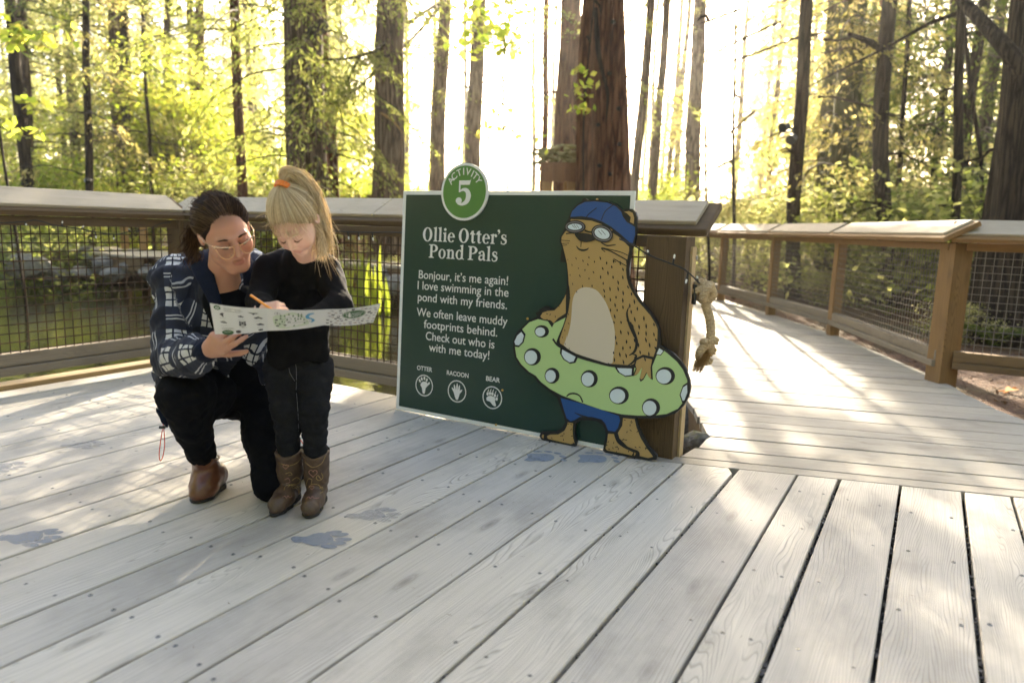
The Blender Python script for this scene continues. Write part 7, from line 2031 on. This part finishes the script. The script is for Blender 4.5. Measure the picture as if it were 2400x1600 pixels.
mb = MB(); mb.tube([c + V3((-.031, -.052, 0)), c + V3((-.033, -.054, 0))], [.028, .02], 10); rel(LMP, mb.build('lens', M_LED))
# limbs and boughs that belong to trees built above
BY = {o['label']: o for o in bpy.data.objects if o.get('category') == 'tree' and 'group' not in o}
def limb(lab, pts, rad, name='limb', mat=None):
    P, R = cr_spline(pts, rad, 6); mb = MB(); mb.tube(P, R, 8); rel(BY[lab], mb.build(name, mat or M_BARK_DRK, smooth=True)); return P
_zt = lambda x, y, Y: AT(600 + x * .3061, y * .3061, Y)
LT = 'pale slim trunk in the glare above the activity badge'
tw = []
tw += [limb(LT, [_zt(1470, 0, 18.6), _zt(1330, 70, 17), _zt(1140, 200, 15), _zt(940, 370, 13.5), _zt(840, 415, 13), _zt(700, 450, 12.6), _zt(450, 460, 12.2)], [.05, .045, .04, .035, .03, .022, .008])]
tw += [limb(LT, [_zt(1420, 45, 18.2), _zt(1250, 240, 16), _zt(1130, 360, 14.5), _zt(1000, 430, 13.6), _zt(850, 430, 13)], [.04, .036, .03, .026, .02])]
tw += [limb(LT, [_zt(990, 440, 13.5), _zt(880, 580, 13.1), _zt(760, 690, 12.8), _zt(600, 780, 12.5), _zt(520, 820, 12.4)], [.022, .02, .018, .012, .005])]
tw += [limb(LT, [_zt(800, 430, 13), _zt(740, 540, 12.8), _zt(680, 640, 12.6), _zt(560, 700, 12.5)], [.018, .014, .01, .004])]
rg = np.random.default_rng(8); Q = []
for P in tw:
    P = np.array(P); m = 420; i = rg.integers(len(P) // 3, len(P), m); C = P[i] + rg.normal(0, .10, (m, 3)) + np.array([0, 0, -.10]) * rg.random((m, 1)) * 2
    D = rg.normal(0, 1, (m, 3)); D[:, 2] -= 1.4; N = rg.normal(0, 1, (m, 3)); Q.append(leaf_quads(C, D, N, rg.uniform(.06, .14, m), rg.uniform(.02, .04, m)))
rel(BY[LT], quads_obj('needle_sprays', np.concatenate(Q), L_HEML))
BIG = BY['massive dark double trunk draped with drooping mossy boughs']
Q, B = boughs(np.random.default_rng(41), 44, 1.9, 7.5, 1.0, 2.2, droop=.62, dens=1.5, az=(-2.75, -.35), r0=.35, taper=.2, lq=.11, wq=.04)
o = quads_obj('drooping_boughs', Q, L_HEML); o.parent = BIG
o = bpy.data.objects.new('limbs', limb_mesh(B, 'limbs_drape', M_BARK_MOS)); COL.objects.link(o); o.parent = BIG
limb('massive dark double trunk draped with drooping mossy boughs', [AT(745, 290, 13), AT(757, 312, 12.6), AT(775, 340, 12.3), AT(792, 364, 12.1)], [.08, .07, .055, .035], 'broken_branch', M_BARK_BRN)
limb('massive dark double trunk draped with drooping mossy boughs', [AT(755, 62, 13.1), AT(735, 75, 12.8), AT(724, 85, 12.6)], [.12, .10, .07], 'branch_stub', M_BARK_DRK)
limb('massive dark trunk filling the right edge behind the ferns', [AT(2400, 170, 8.2), AT(2350, 105, 8.3), AT(2300, 50, 8.6), AT(2255, 0, 9.0), AT(2200, -70, 9.4)], [.10, .085, .075, .065, .055])
limb('black curved trunk with a sunlit edge behind the right railing', [AT(2068, 118, 12), AT(2040, 100, 11.6), AT(1990, 80, 11.2)], [.06, .05, .03])
limb('slim dark trunk between the black curved trunk and the right edge', [AT(2252, 30, 11), AT(2180, 55, 11.2), AT(2090, 105, 11.4), AT(2000, 150, 11.6), AT(1880, 210, 11.8)], [.035, .03, .025, .018, .006])
for k, (x0, y0, x1, y1) in enumerate(((1700, 30, 1640, 55), (1790, 60, 1660, 130), (1800, 110, 1690, 150), (1730, 270, 1690, 350), (1690, 380, 1640, 410))):
    limb('leafy covered trunk in the gold foliage right of the glare', [AT(x0 + 40, y0 - 10, 17), AT((x0 + x1) / 2, (y0 + y1) / 2 + 4, 17), AT(x1, y1, 17)], [.035, .028, .01])
CED = 'big reddish cedar trunk rising behind the sign'
limb(CED, [AT(1396, 20, 10.2), AT(1398, 60, 10.17), AT(1402, 118, 10.15), AT(1412, 170, 10.13), AT(1424, 220, 10.12), AT(1420, 290, 10.13)], [.03, .03, .035, .025, .02, .008], 'bark_seam', M_BARK_DRK)
for x, y in ((1437, 52), (1428, 173), (1450, 255), (1402, 293), (1452, 338), (1405, 388), (1430, 408)):
    limb(CED, [AT(x, y, 10.22), AT(x, y + 1, 10.14), AT(x + 2, y + 3, 10.11)], [.032, .026, .01], 'knot', M_BARK_DRK)
limb('thick brown trunk left of the sign with a torn bark scar', [AT(892, 265, 13.75), AT(905, 272, 13.7), AT(925, 288, 13.68), AT(943, 312, 13.7)], [.015, .03, .02, .01], 'torn_bark', M_ORANGE)
# young maple with lime leaves hanging in front of the glare
def sprig(t, pts, n, seed, r=.28, lq=.15):
    rg = np.random.default_rng(seed); Q = []
    for q in pts:
        C = np.array(q) + rg.normal(0, 1, (n, 3)) * np.array([r, r, r * .35]); D = rg.normal(0, 1, (n, 3)); D[:, 2] -= .4
        Q.append(leaf_quads(C, D, np.stack([rg.normal(0, .5, n), rg.normal(-.4, .5, n), np.ones(n)], -1), lq * rg.uniform(.6, 1.3, n), lq * .85 * rg.uniform(.6, 1.2, n)))
    o = quads_obj('leaves', np.concatenate(Q), L_MAPLE); rel(t, o)
YM = tree('hair thin maple trunk with lime leaves right of the activity badge', 1186, 440, 1188, 6, 12.5, M_BARK_DRK, None, H=8, seed=71, wob=.05)
sprig(YM, [AT(1130, 25, 12.3), AT(1115, 70, 12.2), AT(1150, 95, 12.2), AT(1170, 110, 12.1), AT(1180, 75, 12.4), AT(1105, 110, 12.3), AT(1190, 20, 12.5)], 34, 3)
sprig(YM, [AT(1165, 270, 12.5), AT(1190, 300, 12.5), AT(1150, 330, 12.6)], 14, 4, .35)
VN = tree('climbing vine maple with lime leaves against the big cedar', 1378, 300, 1383, 5, 9.7, M_BARK_DRK, None, H=6.5, seed=72, wob=.06)
sprig(VN, [AT(1368, 165, 9.6), AT(1376, 200, 9.6), AT(1362, 222, 9.6), AT(1345, 252, 9.6), AT(1366, 254, 9.6)], 13, 5, .08, .11)
for lab, kind, px, Y, sc in (('lime bush at the foot of the pale slim trunk', 'maple', (1012, 440), 16, .55), ('gold bush glowing above the woman head', 'goldbush', (545, 445), 17, 1.2), ('second gold bush behind the railing left of the massive tree', 'goldbush', (630, 450), 17, 1.1), ('low gold bush right of the massive tree', 'goldbush', (830, 440), 20, 1.0)):
    p = AT(*px, Y); shrub(lab, kind, p[0], p[1], sc, 1.0)
# near maple bough dipping into the frame at the far left
SP2 = tree('leaning maple sapling with vivid green leaves at the far left', 8, 300, -30, 7, 10, M_BARK_DRK, None, H=7, seed=73)
sprig(SP2, [AT(15, 60, 9.8), AT(45, 75, 9.8), AT(80, 72, 9.8), AT(60, 88, 9.7), AT(20, 95, 9.8), AT(50, 240, 10), AT(20, 300, 10.2)], 26, 9, .2, .14)

# ================================================================== RIGHT BANK
L_FERN = leafmat('fern_fronds', [(.05, .10, .015), (.09, .14, .02)], [(.16, .26, .02), (.40, .42, .05)], .55)
def fern(label, p, n, L, seed):
    rg = np.random.default_rng(seed); t = thing('fern', label, 'fern', p); p = V3(p)
    for k in range(n):
        a = 2 * math.pi * k / n + rg.normal(0, .2); l = L * rg.uniform(.7, 1.1); Q = []
        d = np.array([math.cos(a), math.sin(a), 0]); sd = np.array([-math.sin(a), math.cos(a), 0])
        for i in range(24):
            u = (i + 1) / 25; c = p + d * l * u * .85 + EZ * l * (.95 * u - .85 * u * u); w = l * .17 * math.sin(math.pi * min(1, u * .9 + .12)) + .01
            for sg in (-1, 1): 
                C = c + sd * sg * w * .5; Q.append(leaf_quads(C[None], (sd * sg + d * .35 - EZ * .25)[None], (EZ + rg.normal(0, .15, 3))[None], np.array([w]), np.array([l * .03]))[0])
        rel(t, quads_obj('frond', np.array(Q), L_FERN))
for i, (lab, px, z, n, L) in enumerate((('big sword fern behind the near right railing panel', (2330, 800), -.1, 12, .95), ('sword fern left of the big one near the corner post', (2268, 770), -.1, 10, .6), ('fern in the shade at the far right edge', (2395, 760), -.1, 10, .8), ('small fern beyond the right railing', (2080, 740), -.1, 9, .5), ('pale fern beyond the middle right railing panel', (1900, 712), -.1, 9, .55))):
    p = GZ(*px, z); p[2] = float(ground_h(p[0], p[1])); fern(lab, p, n, L, 80 + i)
for i, (px, kind, sc, lab) in enumerate((((1925, 715), 'goldbush', .30, 'low yellow plant behind the middle right railing panel'), ((2010, 725), 'greenbush', .4, 'low green plant by the third railing panel'), ((2250, 790), 'goldbush', .28, 'yellow leaved seedling at the foot of the corner post'), ((2180, 700), 'greenbush', .6, 'dark bush beyond the corner post'))):
    p = GZ(*px, -.1); shrub(lab, kind, p[0], p[1], sc, i)
_pp = GZ(2365, 913, -.1); mb = MB(); _q = V3((_pp[0], _pp[1], float(ground_h(_pp[0], _pp[1])) + .03))
_lf = [(math.cos(a) * (.055 + .03 * math.cos(5 * a)), math.sin(a) * (.045 + .025 * math.cos(5 * a))) for a in np.linspace(0, 6.283, 40, endpoint=False)]
mb.add([_q + V3((x, y, .02 * math.sin(30 * x))) for x, y in _lf], [tuple(range(40))]); tag(mb.build('fallen_leaf', leafmat('orange_leaf', [(.42, .13, .008), (.46, .15, .01)], [(.5, .16, .01), (.5, .16, .01)], .2)), 'fallen orange maple leaf on the dark mulch at right', 'leaf')
rg = np.random.default_rng(17); m = 9000                                # bark mulch and dry leaves
X = rg.uniform(3.4, 9.5, m); Y = rg.uniform(2.5, 13, m); k = X > 3.5 + .0 * Y; X, Y = X[k], Y[k]; m = len(X); Z = ground_h(X, Y) + rg.uniform(.0, .03, m)
D = rg.normal(0, 1, (m, 3)); D[:, 2] *= .25; N = np.stack([rg.normal(0, .4, m), rg.normal(0, .4, m), np.ones(m)], -1)
tag(quads_obj('bark_mulch', leaf_quads(np.stack([X, Y, Z], -1), D, N, rg.uniform(.02, .07, m), rg.uniform(.008, .03, m)), leafmat('bark_chips', [(.04, .02, .012), (.14, .07, .035), (.30, .17, .09)], [(.05, .03, .01), (.1, .05, .02)], .15)), kind='stuff')
# ---- screws: heads in the boards along the joists
M_SCREW = plain('screw_head', (.23, .23, .22), .45, .7); M_HOLE = plain('screw_recess', (.02, .02, .02), .8)
rg = random.Random(14); cand = []
for a, b in zip(SEAMS[:-1], SEAMS[1:]):
    w = b - a; s0 = rg.uniform(-.03, .03)
    for j in range(-2, 9):
        s = .16 + j * .42 + s0 + rg.uniform(-.02, .02)
        if s > 3.25: continue
        for fr in ((.22, .78) if w > .17 else (.28, .72)):
            if rg.random() < .12: continue
            p = OS(a + w * fr + rg.uniform(-.012, .012), s + rg.uniform(-.02, .02), .0004)
            v = p - CO; f = v @ CF
            if f < .5: continue
            px, py = 1200 + F_PX * (v @ CR) / f, 800 - F_PX * (v @ CU) / f
            if -20 < px < 2420 and py < 1640 and (b < -.9 or (p[:2] - L1a) @ L1n < -.03): cand.append((f, p))
cand.sort(key=lambda q: q[0])
mb = MB(); mb.tube([(0, 0, -.004), (0, 0, .0006), (0, 0, .0012)], [.0068, .0068, .0052], 12, mi=0)
mb.tube([(0, 0, .0011), (0, 0, .0016)], [.0028, .0026], 6, mi=1)
_s0 = mb.build('screw', [M_SCREW, M_HOLE]); _me = _s0.data; bpy.data.objects.remove(_s0)
for k, (f, p) in enumerate(cand[:95]):
    o = bpy.data.objects.new('screw', _me); COL.objects.link(o); o.location = tuple(map(float, p)); o.parent = DECK; o.rotation_euler = (rg.uniform(-.1, .1), rg.uniform(-.1, .1), rg.uniform(0, 6))
mb = MB()
for f, p in cand[95:]:
    mb.tube([p - EZ * .003, p + EZ * .0006, p + EZ * .0011], [.0066, .0066, .005], 8)
_o = mb.build('screws_far', M_SCREW); rel(DECK, tag(_o, kind='stuff')); _o.name = 'screw_heads'
rg = np.random.default_rng(19); m = 420                                 # needles and specks on the boards
O = rg.uniform(-4.4, 2.2, m); S = rg.uniform(.3, 3.2, m); C = np.stack([OS(a, b, .0022) for a, b in zip(O, S)]); keep = np.array([(c[:2] - L1a) @ L1n < -.02 or o < -.95 for c, o in zip(C, O)]); C = C[keep]; m = len(C)
D = rg.normal(0, 1, (m, 3)); D[:, 2] = 0; N = np.tile(EZ, (m, 1))
tag(quads_obj('leaf_litter', leaf_quads(C, D, N, rg.uniform(.004, .022, m), rg.uniform(.0012, .003, m)), plain('dry_needles', (.12, .085, .05), .9)), kind='stuff')

# ------------------------------------------------------------------ haze added in place of the lens veil
def haze():
    m = bpy.data.materials.new('veil_haze'); m.use_nodes = True; nt = m.node_tree
    nt.nodes.remove(nt.nodes['Principled BSDF'])
    v = nt.nodes.new('ShaderNodeVolumePrincipled')
    v.inputs['Color'].default_value = (0.98, 0.95, 0.88, 1)
    v.inputs['Density'].default_value = 0.0011
    v.inputs['Anisotropy'].default_value = 0.78
    nt.links.new(v.outputs[0], nt.nodes['Material Output'].inputs['Volume'])
    mb = MB()
    mb.box((0, 50, 13), (95, 0, 0), (0, 85, 0), (0, 0, 17))
    o = mb.build('haze', m)
    tag(o, 'thin bright haze added between the trees for the lens glare', 'haze', kind='stuff')
    cy.volume_bounces = 0
haze()
